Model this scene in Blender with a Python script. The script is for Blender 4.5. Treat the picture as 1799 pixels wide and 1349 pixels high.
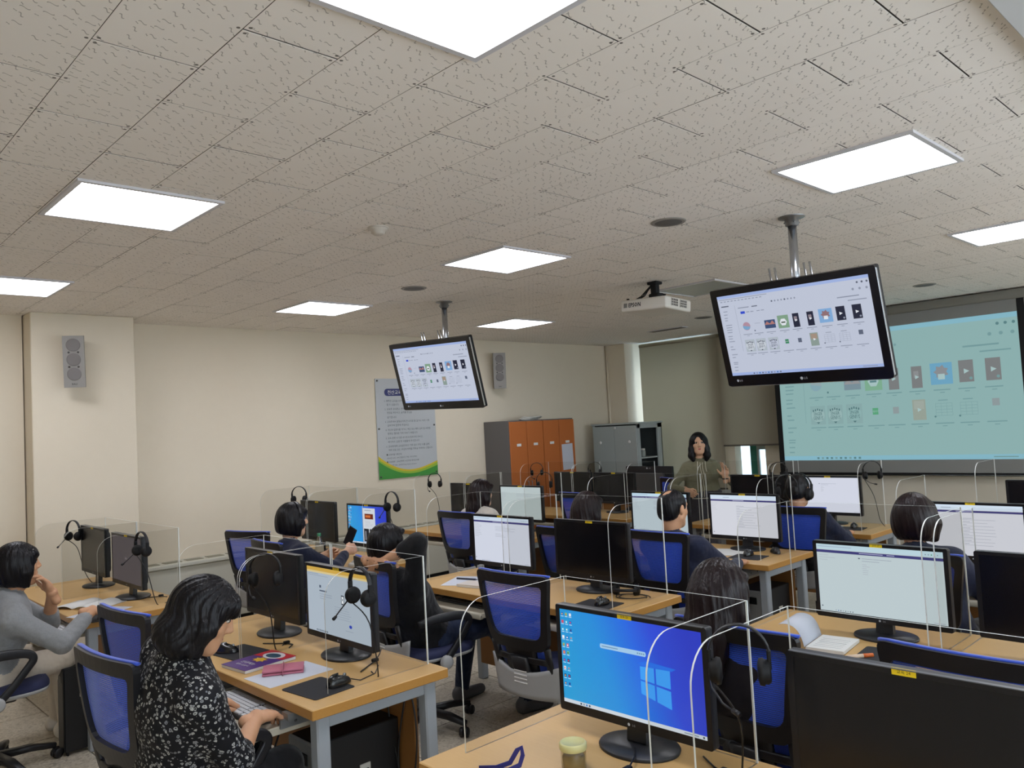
import bpy, bmesh, math, random
import numpy as np
from mathutils import Vector, Matrix

for o in list(bpy.data.objects):
    bpy.data.objects.remove(o)
SC = bpy.context.scene
COL = SC.collection
PI = math.pi
rnd = random.Random(7)

# ---------------------------------------------------------------- camera, world, exposure
CAM_Z = 1.70
cam_data = bpy.data.cameras.new('camera')
cam_data.sensor_fit = 'HORIZONTAL'
cam_data.sensor_width = 36.0
cam_data.lens = 1400.41 / 1799 * 36.0
cam_data.clip_start = 0.05
cam = bpy.data.objects.new('camera', cam_data)
COL.objects.link(cam)
R_ = Vector((0.68895117, 0.72284372, -0.05332204))
U_ = -Vector((-0.07511307, -0.00196732, -0.99717308))
B_ = -Vector((-0.7209052, 0.69100875, 0.05293962))
cam.matrix_world = Matrix(((R_.x, U_.x, B_.x, 0), (R_.y, U_.y, B_.y, 0), (R_.z, U_.z, B_.z, CAM_Z), (0, 0, 0, 1)))
SC.camera = cam

SC.view_settings.view_transform = 'Standard'
SC.view_settings.look = 'None'
SC.view_settings.gamma = 1.0
SC.view_settings.use_curve_mapping = False
SC.view_settings.exposure = 0.18
SCREEN_K = 0.885            # screens keep their own brightness under that exposure
SC.cycles.transparent_max_bounces = 64
SC.cycles.max_bounces = 10
SC.cycles.diffuse_bounces = 6
SC.cycles.sample_clamp_indirect = 4.0

wd = bpy.data.worlds.new('daylight')
SC.world = wd
wd.use_nodes = True
_bg = wd.node_tree.nodes['Background']
_bg.inputs[0].default_value = (0.80, 0.90, 1.0, 1)
_bg.inputs[1].default_value = 5.0
PANEL_LIGHT = 14.5          # radiance of the lit ceiling panels

# ---------------------------------------------------------------- texts are turned into outlines once, up front
TEXTS = ['EPSON', 'LG', 'SINGER', 'GENIUS', 'BALI', '전산교육장 이용수칙', '1. 쾌적한 교육을 위하여 다음 사항을', '할 수 있습니다.',
         '2. 교육중 휴대폰은 진동으로 하거나', '전원을 꺼두시고, 음식물 반입을', '삼가합니다.',
         '3. 교육장에서 불필요하게 큰 소리로 말 걸거나, 자리 이동', '금지하여 집중해 주십시오.',
         '4. 개인용 컴퓨터를 켜거나, 게임 또는 채팅 금지 및 사용법', '변경은 절대로 하지 마시기 바랍니다.',
         '5. 교육 관련 외 다른 사이트에 접속하지 마시고,', '바이러스 감염 등 시설물에 주의합니다.',
         '6. 교육자에게 교육담당자의 허락 없이 무단 외출 금지', '하지 않음 것은, 수업에 방해될 행동을 하여서는 안됩니다.',
         '■ 교육시설 이용안내', '이용시간 09시 - 18시 (점심시간, 주말, 공휴일 제외)', '■ 교육대상 : 교육신청자 우선하며 예약순서제',
         '■ 문의사항 안내 : 교육행사 http://www.education', '광양시 평생교육원 정보화교육장', 'Tel. 061) 797', 'GO!', '인공지능', '활용 입문서']
TEXTS += ['교육 %d' % i for i in range(1, 25)]
TXT = {}
_tmp = []
for s in TEXTS:
    c = bpy.data.curves.new('lettering', 'FONT')
    c.body = s
    c.resolution_u = 1
    o = bpy.data.objects.new('lettering', c)
    COL.objects.link(o)
    _tmp.append((s, o, c))
_dg = bpy.context.evaluated_depsgraph_get()
for s, o, c in _tmp:
    m = bpy.data.meshes.new_from_object(o.evaluated_get(_dg))
    v = np.array([tuple(a.co)[:2] for a in m.vertices]) if len(m.vertices) else np.zeros((0, 2))
    f = [tuple(p.vertices) for p in m.polygons]
    if len(v):
        lo, hi = v.min(0), v.max(0)
        TXT[s] = (v - (lo + hi) / 2, f, hi - lo)
    else:
        TXT[s] = (v, f, np.array([1., 1.]))
    bpy.data.meshes.remove(m)
for s, o, c in _tmp:
    bpy.data.objects.remove(o)
    bpy.data.curves.remove(c)


# ---------------------------------------------------------------- materials
def lin(h):
    h = h.lstrip('#')
    out = []
    for i in (0, 2, 4):
        c = int(h[i:i + 2], 16) / 255
        out.append(c / 12.92 if c <= 0.04045 else ((c + 0.055) / 1.055) ** 2.4)
    return (*out, 1.0)


class NT:
    def __init__(s, name):
        s.m = bpy.data.materials.new(name)
        s.m.use_nodes = True
        s.t = s.m.node_tree
        s.b = s.t.nodes['Principled BSDF']
        s.out = s.t.nodes['Material Output']

    def n(s, typ, **kw):
        nd = s.t.nodes.new(typ)
        for k, v in kw.items():
            if k.startswith('i_'):
                nd.inputs[k[2:].replace('_', ' ')].default_value = v
            else:
                setattr(nd, k, v)
        return nd

    def l(s, a, b):
        s.t.links.new(a, b)

    def math(s, op, a, b=None, c=None):
        nd = s.t.nodes.new('ShaderNodeMath')
        nd.operation = op
        for i, x in enumerate((a, b, c)):
            if x is None:
                continue
            if isinstance(x, (int, float)):
                nd.inputs[i].default_value = x
            else:
                s.l(x, nd.inputs[i])
        return nd.outputs[0]

    def mix(s, fac, a, b):
        nd = s.t.nodes.new('ShaderNodeMix')
        nd.data_type = 'RGBA'
        for sock, x in ((nd.inputs[0], fac), (nd.inputs[6], a), (nd.inputs[7], b)):
            if isinstance(x, (int, float, tuple)):
                sock.default_value = x
            else:
                s.l(x, sock)
        return nd.outputs[2]

    def coord(s, which='Object'):
        return s.n('ShaderNodeTexCoord').outputs[which]

    def noise(s, scale, detail=3, vec=None, stretch=None):
        nd = s.n('ShaderNodeTexNoise')
        nd.inputs['Scale'].default_value = scale
        nd.inputs['Detail'].default_value = detail
        v = vec or s.coord()
        if stretch:
            mp = s.n('ShaderNodeMapping')
            mp.inputs['Scale'].default_value = stretch
            s.l(v, mp.inputs[0])
            v = mp.outputs[0]
        s.l(v, nd.inputs['Vector'])
        return nd.outputs[0]

    def bump(s, h, strength=0.3, dist=0.01):
        nd = s.n('ShaderNodeBump')
        nd.inputs['Strength'].default_value = strength
        nd.inputs['Distance'].default_value = dist
        s.l(h, nd.inputs['Height'])
        s.l(nd.outputs[0], s.b.inputs['Normal'])


def mat(name, col, rough=0.5, metal=0.0, spec=0.5, bump=None, var=None, stretch=None, emit=None, sheen=0):
    t = NT(name)
    c = lin(col)
    t.b.inputs['Base Color'].default_value = c
    t.b.inputs['Roughness'].default_value = rough
    t.b.inputs['Metallic'].default_value = metal
    t.b.inputs['Specular IOR Level'].default_value = spec
    if sheen:
        t.b.inputs['Sheen Weight'].default_value = sheen
    if var:
        nz = t.noise(var[0], 4, stretch=stretch)
        dk = tuple(x * (1 - var[1]) for x in c[:3]) + (1,)
        lt = tuple(min(1, x * (1 + var[1])) for x in c[:3]) + (1,)
        t.l(t.mix(nz, dk, lt), t.b.inputs['Base Color'])
    if bump:
        t.bump(t.noise(bump[0], 5, stretch=stretch), bump[1], 0.004)
    if emit is not None:
        t.b.inputs['Emission Color'].default_value = c
        t.b.inputs['Emission Strength'].default_value = emit
        t.b.inputs['Base Color'].default_value = (0.01, 0.01, 0.01, 1)
    return t.m


def em(name, col, k=1.0):
    return mat(name, col, 0.5, spec=0.06, emit=k)


# ---------------------------------------------------------------- mesh building
class MB:
    def __init__(s):
        s.v, s.f, s.mi, s.sm = [], [], [], []

    def add(s, verts, faces, m=0, smooth=False):
        o = len(s.v)
        s.v.extend([tuple(p) for p in verts])
        for f in faces:
            s.f.append(tuple(i + o for i in f))
            s.mi.append(m)
            s.sm.append(smooth)

    def box(s, c, size, m=0, bevel=0.0, rot=None, seg=1):
        bm = bmesh.new()
        bmesh.ops.create_cube(bm, size=1.0)
        for v in bm.verts:
            v.co = Vector((v.co.x * size[0], v.co.y * size[1], v.co.z * size[2]))
        if bevel > 0:
            bmesh.ops.bevel(bm, geom=list(bm.edges), offset=min(bevel, min(size) * 0.49), segments=seg, affect='EDGES', profile=0.5)
        s.from_bm(bm, m, Matrix.Translation(c) @ (rot.to_4x4() if rot else Matrix()), smooth=bevel > 0 and seg > 1)

    def from_bm(s, bm, m=0, mx=None, smooth=False):
        bm.verts.index_update()
        vs = [(mx @ v.co) if mx else v.co.copy() for v in bm.verts]
        s.add(vs, [[v.index for v in f.verts] for f in bm.faces], m, smooth)
        bm.free()

    def quad(s, a, b, c, d, m=0):
        s.add([a, b, c, d], [(0, 1, 2, 3)], m)

    def tube(s, pts, r, n=8, m=0, closed=False, flat=None, caps=True, smooth=True):
        """sweep a round (or flat=(w,h), with up hint) section along pts; r is a number or one per point"""
        P = [Vector(p) for p in pts]
        k = len(P)
        rr = [r] * k if isinstance(r, (int, float)) else list(r)
        T = []
        for i in range(k):
            if closed:
                t = P[(i + 1) % k] - P[i - 1]
            else:
                t = P[min(i + 1, k - 1)] - P[max(i - 1, 0)]
            T.append(t.normalized() if t.length > 1e-9 else Vector((0, 0, 1)))
        nrm = T[0].orthogonal().normalized()
        if flat and len(flat) > 2:
            nrm = Vector(flat[2])
            nrm = (nrm - T[0] * nrm.dot(T[0])).normalized()
        vs = []
        for i in range(k):
            nrm = (nrm - T[i] * nrm.dot(T[i]))
            nrm = nrm.normalized() if nrm.length > 1e-6 else T[i].orthogonal().normalized()
            b = T[i].cross(nrm)
            for j in range(n):
                a = 2 * PI * (j + 0.5) / n
                if flat:
                    ca, sa = math.cos(a), math.sin(a)
                    q = 0.45
                    ca = math.copysign(abs(ca) ** q, ca)
                    sa = math.copysign(abs(sa) ** q, sa)
                    vs.append(P[i] + nrm * (flat[1] / 2 * ca * rr[i]) + b * (flat[0] / 2 * sa * rr[i]))
                else:
                    vs.append(P[i] + (nrm * math.cos(a) + b * math.sin(a)) * rr[i])
        fs = []
        for i in range(k if closed else k - 1):
            i2 = (i + 1) % k
            for j in range(n):
                j2 = (j + 1) % n
                fs.append((i * n + j, i * n + j2, i2 * n + j2, i2 * n + j))
        if caps and not closed:
            fs.append(tuple(range(n))[::-1])
            fs.append(tuple((k - 1) * n + j for j in range(n)))
        s.add(vs, fs, m, smooth)

    def cyl(s, p0, p1, r0, r1=None, n=16, m=0, smooth=True):
        s.tube([p0, p1], [r0, r0 if r1 is None else r1], n, m, smooth=smooth)

    def lathe(s, prof, n=24, m=0, c=(0, 0, 0), smooth=True, mats=None, rot=None, sc=(1, 1)):
        vs, fs, k = [], [], len(prof)
        for r, z in prof:
            for j in range(n):
                a = 2 * PI * j / n
                p = Vector((r * math.cos(a) * sc[0], r * math.sin(a) * sc[1], z))
                if rot:
                    p = rot @ p
                vs.append(p + Vector(c))
        ms = []
        for i in range(k - 1):
            for j in range(n):
                j2 = (j + 1) % n
                fs.append((i * n + j, i * n + j2, (i + 1) * n + j2, (i + 1) * n + j))
                ms.append(mats[i] if mats else m)
        o = len(s.f)
        s.add(vs, fs, m, smooth)
        if mats:
            s.mi[o:] = ms
        if prof[0][0] > 1e-6:
            s.add(vs[:n], [tuple(range(n))[::-1]], mats[0] if mats else m)
        if prof[-1][0] > 1e-6:
            s.add(vs[-n:], [tuple(range(n))], mats[-1] if mats else m)

    def prism(s, poly, d0, d1, fn, m=0, rim=None, smooth=False):
        """poly in 2D, extruded from depth d0 to d1; fn(a, b, d) -> point"""
        k = len(poly)
        vs = [fn(a, b, d0) for a, b in poly] + [fn(a, b, d1) for a, b in poly]
        s.add(vs, [tuple(range(k))[::-1], tuple(range(k, 2 * k))], m)
        s.add(vs, [(i, (i + 1) % k, k + (i + 1) % k, k + i) for i in range(k)], m if rim is None else rim, smooth)

    def ring(s, outer, inner, d0, d1, fn, m=0):
        """frame between two loops of equal length"""
        k = len(outer)
        vs = [fn(*p, d0) for p in outer] + [fn(*p, d0) for p in inner] + [fn(*p, d1) for p in outer] + [fn(*p, d1) for p in inner]
        fs = []
        for i in range(k):
            j = (i + 1) % k
            fs += [(i, k + i, k + j, j), (2 * k + i, 2 * k + j, 3 * k + j, 3 * k + i), (i, j, 2 * k + j, 2 * k + i), (k + i, 3 * k + i, 3 * k + j, k + j)]
        s.add(vs, fs, m)

    def surf(s, fn, nu, nv, m=0, smooth=True, thick=None):
        vs = [fn(i / nu, j / nv) for j in range(nv + 1) for i in range(nu + 1)]
        fs = [(j * (nu + 1) + i, j * (nu + 1) + i + 1, (j + 1) * (nu + 1) + i + 1, (j + 1) * (nu + 1) + i) for j in range(nv) for i in range(nu)]
        if thick:
            k = len(vs)
            t = Vector(thick)
            vs2 = [Vector(p) + t for p in vs]
            b = [i for i in range(nu + 1)] + [j * (nu + 1) + nu for j in range(1, nv + 1)] + [nv * (nu + 1) + i for i in range(nu - 1, -1, -1)] + [j * (nu + 1) for j in range(nv - 1, 0, -1)]
            f2 = [tuple(i + k for i in f[::-1]) for f in fs]
            sides = [(b[i], b[(i + 1) % len(b)], b[(i + 1) % len(b)] + k, b[i] + k) for i in range(len(b))]
            s.add(list(vs) + vs2, fs + f2 + sides, m, smooth)
        else:
            s.add(vs, fs, m, smooth)

    def sphere(s, c, r, m=0, nu=16, nv=10):
        rx, ry, rz = (r, r, r) if isinstance(r, (int, float)) else r
        prof = [(max(1e-7, math.sin(PI * j / nv)), -math.cos(PI * j / nv)) for j in range(nv + 1)]
        vs, fs = [], []
        for q, z in prof:
            for j in range(nu):
                a = 2 * PI * j / nu
                vs.append((c[0] + rx * q * math.cos(a), c[1] + ry * q * math.sin(a), c[2] + rz * z))
        for i in range(nv):
            for j in range(nu):
                j2 = (j + 1) % nu
                fs.append((i * nu + j, i * nu + j2, (i + 1) * nu + j2, (i + 1) * nu + j))
        s.add(vs, fs, m, True)

    def text(s, body, c, xd, yd, h=None, w=None, m=0):
        v, f, ext = TXT[body]
        k = (h / ext[1]) if h else (w / ext[0])
        kx = k if not (h and w) else w / ext[0]
        xd, yd, c = Vector(xd), Vector(yd), Vector(c)
        s.add([c + xd * (p[0] * kx) + yd * (p[1] * k) for p in v], f, m)

    def mesh(s, name, mats):
        me = bpy.data.meshes.new(name)
        me.from_pydata(s.v, [], s.f)
        for x in (mats if isinstance(mats, (list, tuple)) else [mats]):
            me.materials.append(x)
        me.polygons.foreach_set('material_index', s.mi)
        me.polygons.foreach_set('use_smooth', s.sm)
        bm = bmesh.new()
        bm.from_mesh(me)
        bmesh.ops.recalc_face_normals(bm, faces=bm.faces)
        bm.to_mesh(me)
        bm.free()
        return me

    def build(s, name, mats, parent=None, loc=(0, 0, 0), rot=(0, 0, 0)):
        return link(name, s.mesh(name, mats), parent, loc, rot)


def link(name, me, parent=None, loc=(0, 0, 0), rot=(0, 0, 0)):
    o = bpy.data.objects.new(name, me)
    COL.objects.link(o)
    o.location = loc
    o.rotation_euler = rot
    if parent:
        o.parent = parent
    return o


def tag(o, label=None, cat=None, group=None, kind=None):
    for k, v in (('label', label), ('category', cat), ('group', group), ('kind', kind)):
        if v:
            o[k] = v
    return o


def thing(name, label, cat, loc=(0, 0, 0), rotz=0.0, group=None):
    o = bpy.data.objects.new(name, None)
    COL.objects.link(o)
    o.empty_display_size = 0.1
    o.location = loc
    o.rotation_euler = (0, 0, rotz)
    return tag(o, label, cat, group)


def struct(name, mb, mats, parent=None, loc=(0, 0, 0)):
    o = mb.build(name, mats, parent, loc)
    if parent is None:
        o['kind'] = 'structure'
    return o


def dup(root, loc, rotz=0.0, label=None, group=None):
    r = root.copy()
    COL.objects.link(r)
    r.location = loc
    r.rotation_euler = (0, 0, rotz)
    if label:
        r['label'] = label
    if group:
        r['group'] = group

    def kids(a, b):
        for ch in KIDS.get(a.name, ()):
            c = ch.copy()
            COL.objects.link(c)
            c.parent = b
            kids(ch, c)
    kids(root, r)
    return r


KIDS = {}


def note_kids(root):
    """remember a finished thing's parts, so that copies need no scene search"""
    for o in COL.objects:
        if o.parent:
            KIDS.setdefault(o.parent.name, [])
            if o not in KIDS[o.parent.name]:
                KIDS[o.parent.name].append(o)
    return root
# ================================================================= THE ROOM
CEIL = CAM_Z + 1.1347
XL, XR, YB, YF = -7.69, 1.6, -1.6, 9.36      # main wall planes
YW = 9.78                                     # window wall plane behind the corner pillar


def wall_mat():
    t = NT('wall_paint')
    n1 = t.noise(1.3, 4)
    n2 = t.noise(14, 3)
    c = t.mix(n1, lin('d8cdb9'), lin('dfd5c2'))
    c = t.mix(t.math('MULTIPLY', n2, 0.25), c, lin('d0c5b0'))
    t.l(c, t.b.inputs['Base Color'])
    t.b.inputs['Roughness'].default_value = 0.75
    t.b.inputs['Specular IOR Level'].default_value = 0.2
    t.bump(t.noise(90, 3), 0.12, 0.003)
    return t.m


def ceiling_mat():
    """acoustic tile: rows of small S-shaped fissures, pin holes, screw dots at the tile corners (all in tile space)"""
    t = NT('acoustic_tile')
    co = t.coord('Object')
    geo = t.n('ShaderNodeObjectInfo')
    rndv = geo.outputs['Random']
    sp = t.n('ShaderNodeSeparateXYZ')
    t.l(co, sp.inputs[0])
    x, y = sp.outputs[0], sp.outputs[1]
    hole = None
    for cell, off, ln, amp, wd_ in ((0.052, 0.0, 0.30, 0.20, 0.045), (0.047, 0.41, 0.11, 0.10, 0.05)):
        u = t.math('ADD', t.math('MULTIPLY', x, 1 / cell), off)
        v = t.math('ADD', t.math('MULTIPLY', y, 1 / cell), off)
        fu, fv = t.math('FLOOR', u), t.math('FLOOR', v)
        cv = t.n('ShaderNodeCombineXYZ')
        t.l(fu, cv.inputs[0])
        t.l(fv, cv.inputs[1])
        t.l(t.math('MULTIPLY', rndv, 57.0), cv.inputs[2])
        wn = t.n('ShaderNodeTexWhiteNoise')
        t.l(cv.outputs[0], wn.inputs['Vector'])
        ws = t.n('ShaderNodeSeparateColor')
        t.l(wn.outputs['Color'], ws.inputs[0])
        a = t.math('MULTIPLY_ADD', ws.outputs[0], 1.3, 0.95)
        px = t.math('SUBTRACT', t.math('FRACT', u), t.math('MULTIPLY_ADD', ws.outputs[1], 0.3, 0.35))
        py = t.math('SUBTRACT', t.math('FRACT', v), t.math('MULTIPLY_ADD', ws.outputs[2], 0.3, 0.35))
        ca, sa = t.math('COSINE', a), t.math('SINE', a)
        qx = t.math('ADD', t.math('MULTIPLY', px, ca), t.math('MULTIPLY', py, sa))
        qy = t.math('SUBTRACT', t.math('MULTIPLY', py, ca), t.math('MULTIPLY', px, sa))
        wave = t.math('MULTIPLY', t.math('SINE', t.math('MULTIPLY', qx, 3.0 / ln)), amp * 0.8)
        near = t.math('LESS_THAN', t.math('ABSOLUTE', t.math('SUBTRACT', qy, wave)), wd_)
        inl = t.math('LESS_THAN', t.math('ABSOLUTE', qx), ln * 0.75)
        h = t.math('MULTIPLY', near, inl)
        h = t.math('MULTIPLY', h, t.math('LESS_THAN', wn.outputs['Value'], 0.8 if ln > 0.2 else 0.55))
        hole = h if hole is None else t.math('MAXIMUM', hole, h)
    # screw dots in every corner of the tile and at the middle of its long sides
    ax, ay = t.math('ABSOLUTE', x), t.math('ABSOLUTE', y)
    dots = None
    for sx, sy in ((0.282, 0.136), (0.0, 0.137)):
        dx, dy = t.math('SUBTRACT', ax, sx), t.math('SUBTRACT', ay, sy)
        d2 = t.math('ADD', t.math('MULTIPLY', dx, dx), t.math('MULTIPLY', dy, dy))
        k = t.math('LESS_THAN', d2, 0.0055 ** 2)
        dots = k if dots is None else t.math('MAXIMUM', dots, k)
    base = t.mix(t.noise(3.0, 3), lin('ebe5de'), lin('f1ece6'))
    base = t.mix(t.math('MULTIPLY_ADD', rndv, 0.10, 0.0), base, lin('cdc7be'))
    base = t.mix(t.math('MULTIPLY', hole, 0.56), base, lin('6a635a'))
    t.l(t.mix(t.math('MULTIPLY', dots, 0.85), base, lin('46413b')), t.b.inputs['Base Color'])
    t.b.inputs['Roughness'].default_value = 0.85
    t.b.inputs['Specular IOR Level'].default_value = 0.15
    t.bump(t.math('SUBTRACT', 1.0, hole), 0.5, 0.003)
    return t.m


def terrazzo_mat():
    t = NT('terrazzo')
    v = t.n('ShaderNodeTexVoronoi')
    v.inputs['Scale'].default_value = 85
    t.l(t.coord('Object'), v.inputs['Vector'])
    oi = t.n('ShaderNodeObjectInfo')
    s = t.n('ShaderNodeSeparateColor')
    t.l(v.outputs['Color'], s.inputs[0])
    r = t.n('ShaderNodeValToRGB')
    e = r.color_ramp.elements
    e[0].position, e[0].color = 0.0, lin('6d6557')
    e[1].position, e[1].color = 0.22, lin('a59d8c')
    for p, c in ((0.45, 'c0b8a8'), (0.75, 'cdc6b7'), (1.0, 'e0dacc')):
        k = e.new(p)
        k.color = lin(c)
    t.l(s.outputs[0], r.inputs[0])
    c = t.mix(t.noise(2.5, 4), r.outputs[0], lin('bcb19f'))
    c = t.mix(t.math('MULTIPLY', oi.outputs['Random'], 0.25), c, lin('aaa08e'))
    t.l(c, t.b.inputs['Base Color'])
    t.b.inputs['Roughness'].default_value = 0.35
    t.b.inputs['Specular IOR Level'].default_value = 0.4
    return t.m


M_WALL = wall_mat()
M_TILE = ceiling_mat()
M_TERR = terrazzo_mat()
M_JOINT = mat('dark_joint', '3a332b', 0.9)
M_CJOINT = mat('ceiling_joint', '54504a', 0.9)
M_WHITE = mat('white_plastic', 'd5d3cc', 0.4)
M_FRAMEW = mat('light_frame', 'c9c8cc', 0.4)
M_BLACK = mat('black_plastic', '15151a', 0.38, spec=0.4)
M_BLACKM = mat('black_matte', '121214', 0.6, spec=0.3)
M_CHROME = mat('chrome', 'b8bcc2', 0.22, 1.0)
M_STEEL = mat('brushed_steel', '8b8d90', 0.4, 0.9)
M_GREYP = mat('grey_paint', '9a9da0', 0.45)
M_CASING = mat('cream_casing', 'c5c4b8', 0.5)

# ---- floor: joints below, tiles as pieces
mb = MB()
mb.box(((XL + XR) / 2, (YB + YW) / 2, -0.06), (XR - XL + 0.4, YW - YB + 0.4, 0.1), 0)
floor = struct('floor', mb, [M_JOINT])
TS, TX0, TY0 = 0.572, -3.75, 3.10
tile_mb = MB()
tile_mb.box((0, 0, -0.006), (TS - 0.006, TS - 0.006, 0.012), 0, bevel=0.0015)
tile_me = tile_mb.mesh('floor_tile', [M_TERR])
rest = MB()
for i in range(-8, 10):
    for j in range(-9, 12):
        cx, cy = TX0 + (i + 0.5) * TS, TY0 + (j + 0.5) * TS
        if not (XL < cx < XR and YB < cy < YW):
            continue
        if -7.6 < cx < 0.3 and 0.2 < cy < 6.6:
            link('floor_tile', tile_me, floor, (cx, cy, 0))
        else:
            rest.box((cx, cy, -0.006), (TS - 0.006, TS - 0.006, 0.012), 0)
o = rest.build('floor_tiles_rest', [M_TERR], floor)
o['kind'] = 'stuff'

# ---- ceiling: slab, running-bond acoustic tiles
mb = MB()
mb.box(((XL + XR) / 2, (YB + YW) / 2, CEIL + 0.056), (XR - XL + 0.4, YW - YB + 0.4, 0.1), 0)
ceiling = struct('ceiling', mb, [M_CJOINT])
GX, GY = -2.028, 0.987
ct = MB()
ct.box((0, 0, 0.006), (0.5945, 0.2976, 0.012), 0, bevel=0.0008)
for i, f in enumerate(ct.f):          # raw board at the edges
    if max(ct.v[k][2] for k in f) > 0.005:
        ct.mi[i] = 1
ct_me = ct.mesh('ceiling_tile', [M_TILE, M_CJOINT])
cand = []
for j in range(-9, 30):
    for i in range(-22, 16):
        if (i + j) % 2:
            continue
        cx, cy = GX + 0.3 * i + 0.3, GY + 0.3 * j + 0.15
        if XL - 0.28 < cx < XR + 0.2 and YB < cy < YW + 0.1:
            d = Vector((cx, cy, CEIL - CAM_Z))
            c = Vector((R_.dot(d), U_.dot(d), -B_.dot(d)))
            vis = c.z > 0.2 and abs(c.x / c.z) < 0.74 and -0.1 < c.y / c.z < 0.60
            cand.append((0 if vis else 1, d.length, cx, cy))
cand.sort()
rest = MB()
for k, (hid, _d, cx, cy) in enumerate(cand):
    if k < 300 and not hid:
        link('ceiling_tile', ct_me, ceiling, (cx, cy, CEIL + rnd.uniform(-0.0006, 0.0006)))
    else:
        rest.box((cx, cy, CEIL + 0.006), (0.5975, 0.2975, 0.012), 0)
o = rest.build('ceiling_tiles_rest', [M_TILE], ceiling)
o['kind'] = 'stuff'

# ---- walls
mb = MB()
mb.box((XL - 0.1, (YB + YW) / 2, CEIL / 2), (0.2, YW - YB + 0.4, CEIL + 0.02), 0)
wall_left = struct('wall_left', mb, [M_WALL])
# side and back walls behind the camera, side windows added unseen to let daylight in
def wall_with_openings(name, fn, length, openings, z0=0.95, z1=2.55):
    mb = MB()
    edges = [0.0]
    for a, b in openings:
        edges += [a, b]
    edges.append(length)
    def piece(a, b, c, d):
        p, q = Vector(fn(a, 0.0, c)), Vector(fn(b, 0.2, d))
        mb.box((p + q) / 2, [abs(x) for x in (q - p)], 0)
    for i in range(0, len(edges), 2):
        piece(edges[i], edges[i + 1], 0, CEIL + 0.01)
    for a, b in openings:
        piece(a, b, 0, z0)
        piece(a, b, z1, CEIL + 0.01)
    o = struct(name, mb, [M_WALL])
    for k, (a, b) in enumerate(openings):
        mb = MB()
        def bar(a0, b0, c0, d0):
            p, q = Vector(fn(a0, 0.08, c0)), Vector(fn(b0, 0.14, d0))
            mb.box((p + q) / 2, [abs(x) for x in (q - p)], 0, bevel=0.003)
        bar(a, b, z0, z0 + 0.06)
        bar(a, b, z1 - 0.06, z1)
        n = 3
        for q in range(n + 1):
            x = a + (b - a - 0.05) * q / n
            bar(x, x + 0.05, z0 + 0.06, z1 - 0.06)
        mb.build('window_frame', [mat('side_window_frame', '1d6a58', 0.4) if 'side_window_frame' not in bpy.data.materials else bpy.data.materials['side_window_frame']], o)
    return o


wall_with_openings('wall_right', lambda a, d, z: (XR + d, YB + a, z), YW - YB, [(0.3, 3.3), (3.9, 6.9), (7.5, 10.5)])  # openings added out of view to brighten the ceiling and front wall
mb = MB()
mb.box(((XL + XR) / 2, YB - 0.1, CEIL / 2), (XR - XL, 0.2, CEIL + 0.02), 0)
struct('wall_back', mb, [M_WALL])
# front wall with a window opening
WX0, WX1, WZ0, WZ1 = -7.46, -5.40, 0.62, CEIL - 0.04
mb = MB()
mb.box(((WX0 + XL) / 2, YW + 0.1, CEIL / 2), (WX0 - XL, 0.2, CEIL + 0.02), 0)
mb.box(((WX1 + XR) / 2, YW + 0.1, CEIL / 2), (XR - WX1, 0.2, CEIL + 0.02), 0)
mb.box(((WX0 + WX1) / 2, YW + 0.1, WZ0 / 2), (WX1 - WX0, 0.2, WZ0), 0)
mb.box(((WX0 + WX1) / 2, YW + 0.1, (WZ1 + CEIL) / 2 + 0.005), (WX1 - WX0, 0.2, CEIL - WZ1 + 0.01), 0)
wall_front = struct('wall_front', mb, [M_WALL])
# corner pillar at the front, engaged pillar with the loudspeaker at the side, wall lining before it
mb = MB()
mb.box(((XL - 7.33) / 2, (YF + YW) / 2, CEIL / 2), (-7.33 - XL, YW - YF, CEIL), 0, bevel=0.004)
mb.cyl((XL + 0.03, YF - 0.012, 0), (XL + 0.03, YF - 0.012, CEIL), 0.016, n=10)
struct('trim_1', mb, [M_WALL])
PX = -7.30
mb = MB()
mb.box(((XL + PX) / 2, 2.04, CEIL / 2), (PX - XL, 0.80, CEIL), 0, bevel=0.006)
struct('trim_2', mb, [M_WALL])
mb = MB()
mb.box((XL + 0.08, (YB + 1.63) / 2, CEIL / 2), (0.16, 1.63 - YB, CEIL), 0)
struct('trim_3', mb, [M_WALL])
# projecting front wall the screen hangs on
mb = MB()
mb.box(((-4.55 + XR) / 2, (YW + 9.45) / 2, CEIL / 2), (XR + 4.55, YW - 9.45, CEIL), 0)
struct('trim_4', mb, [mat('front_wall_paint', 'dcd4c4', 0.8, spec=0.2, bump=(60, 0.1))])
# plastered soffit edge above the camera's side
mb = MB()
mb.box((0.5, 1.5, CEIL - 0.02), (2.2, 6.2, 0.04), 0, bevel=0.004)
struct('trim_5', mb, [mat('soffit_paint', 'c4c6c8', 0.7)])

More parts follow.
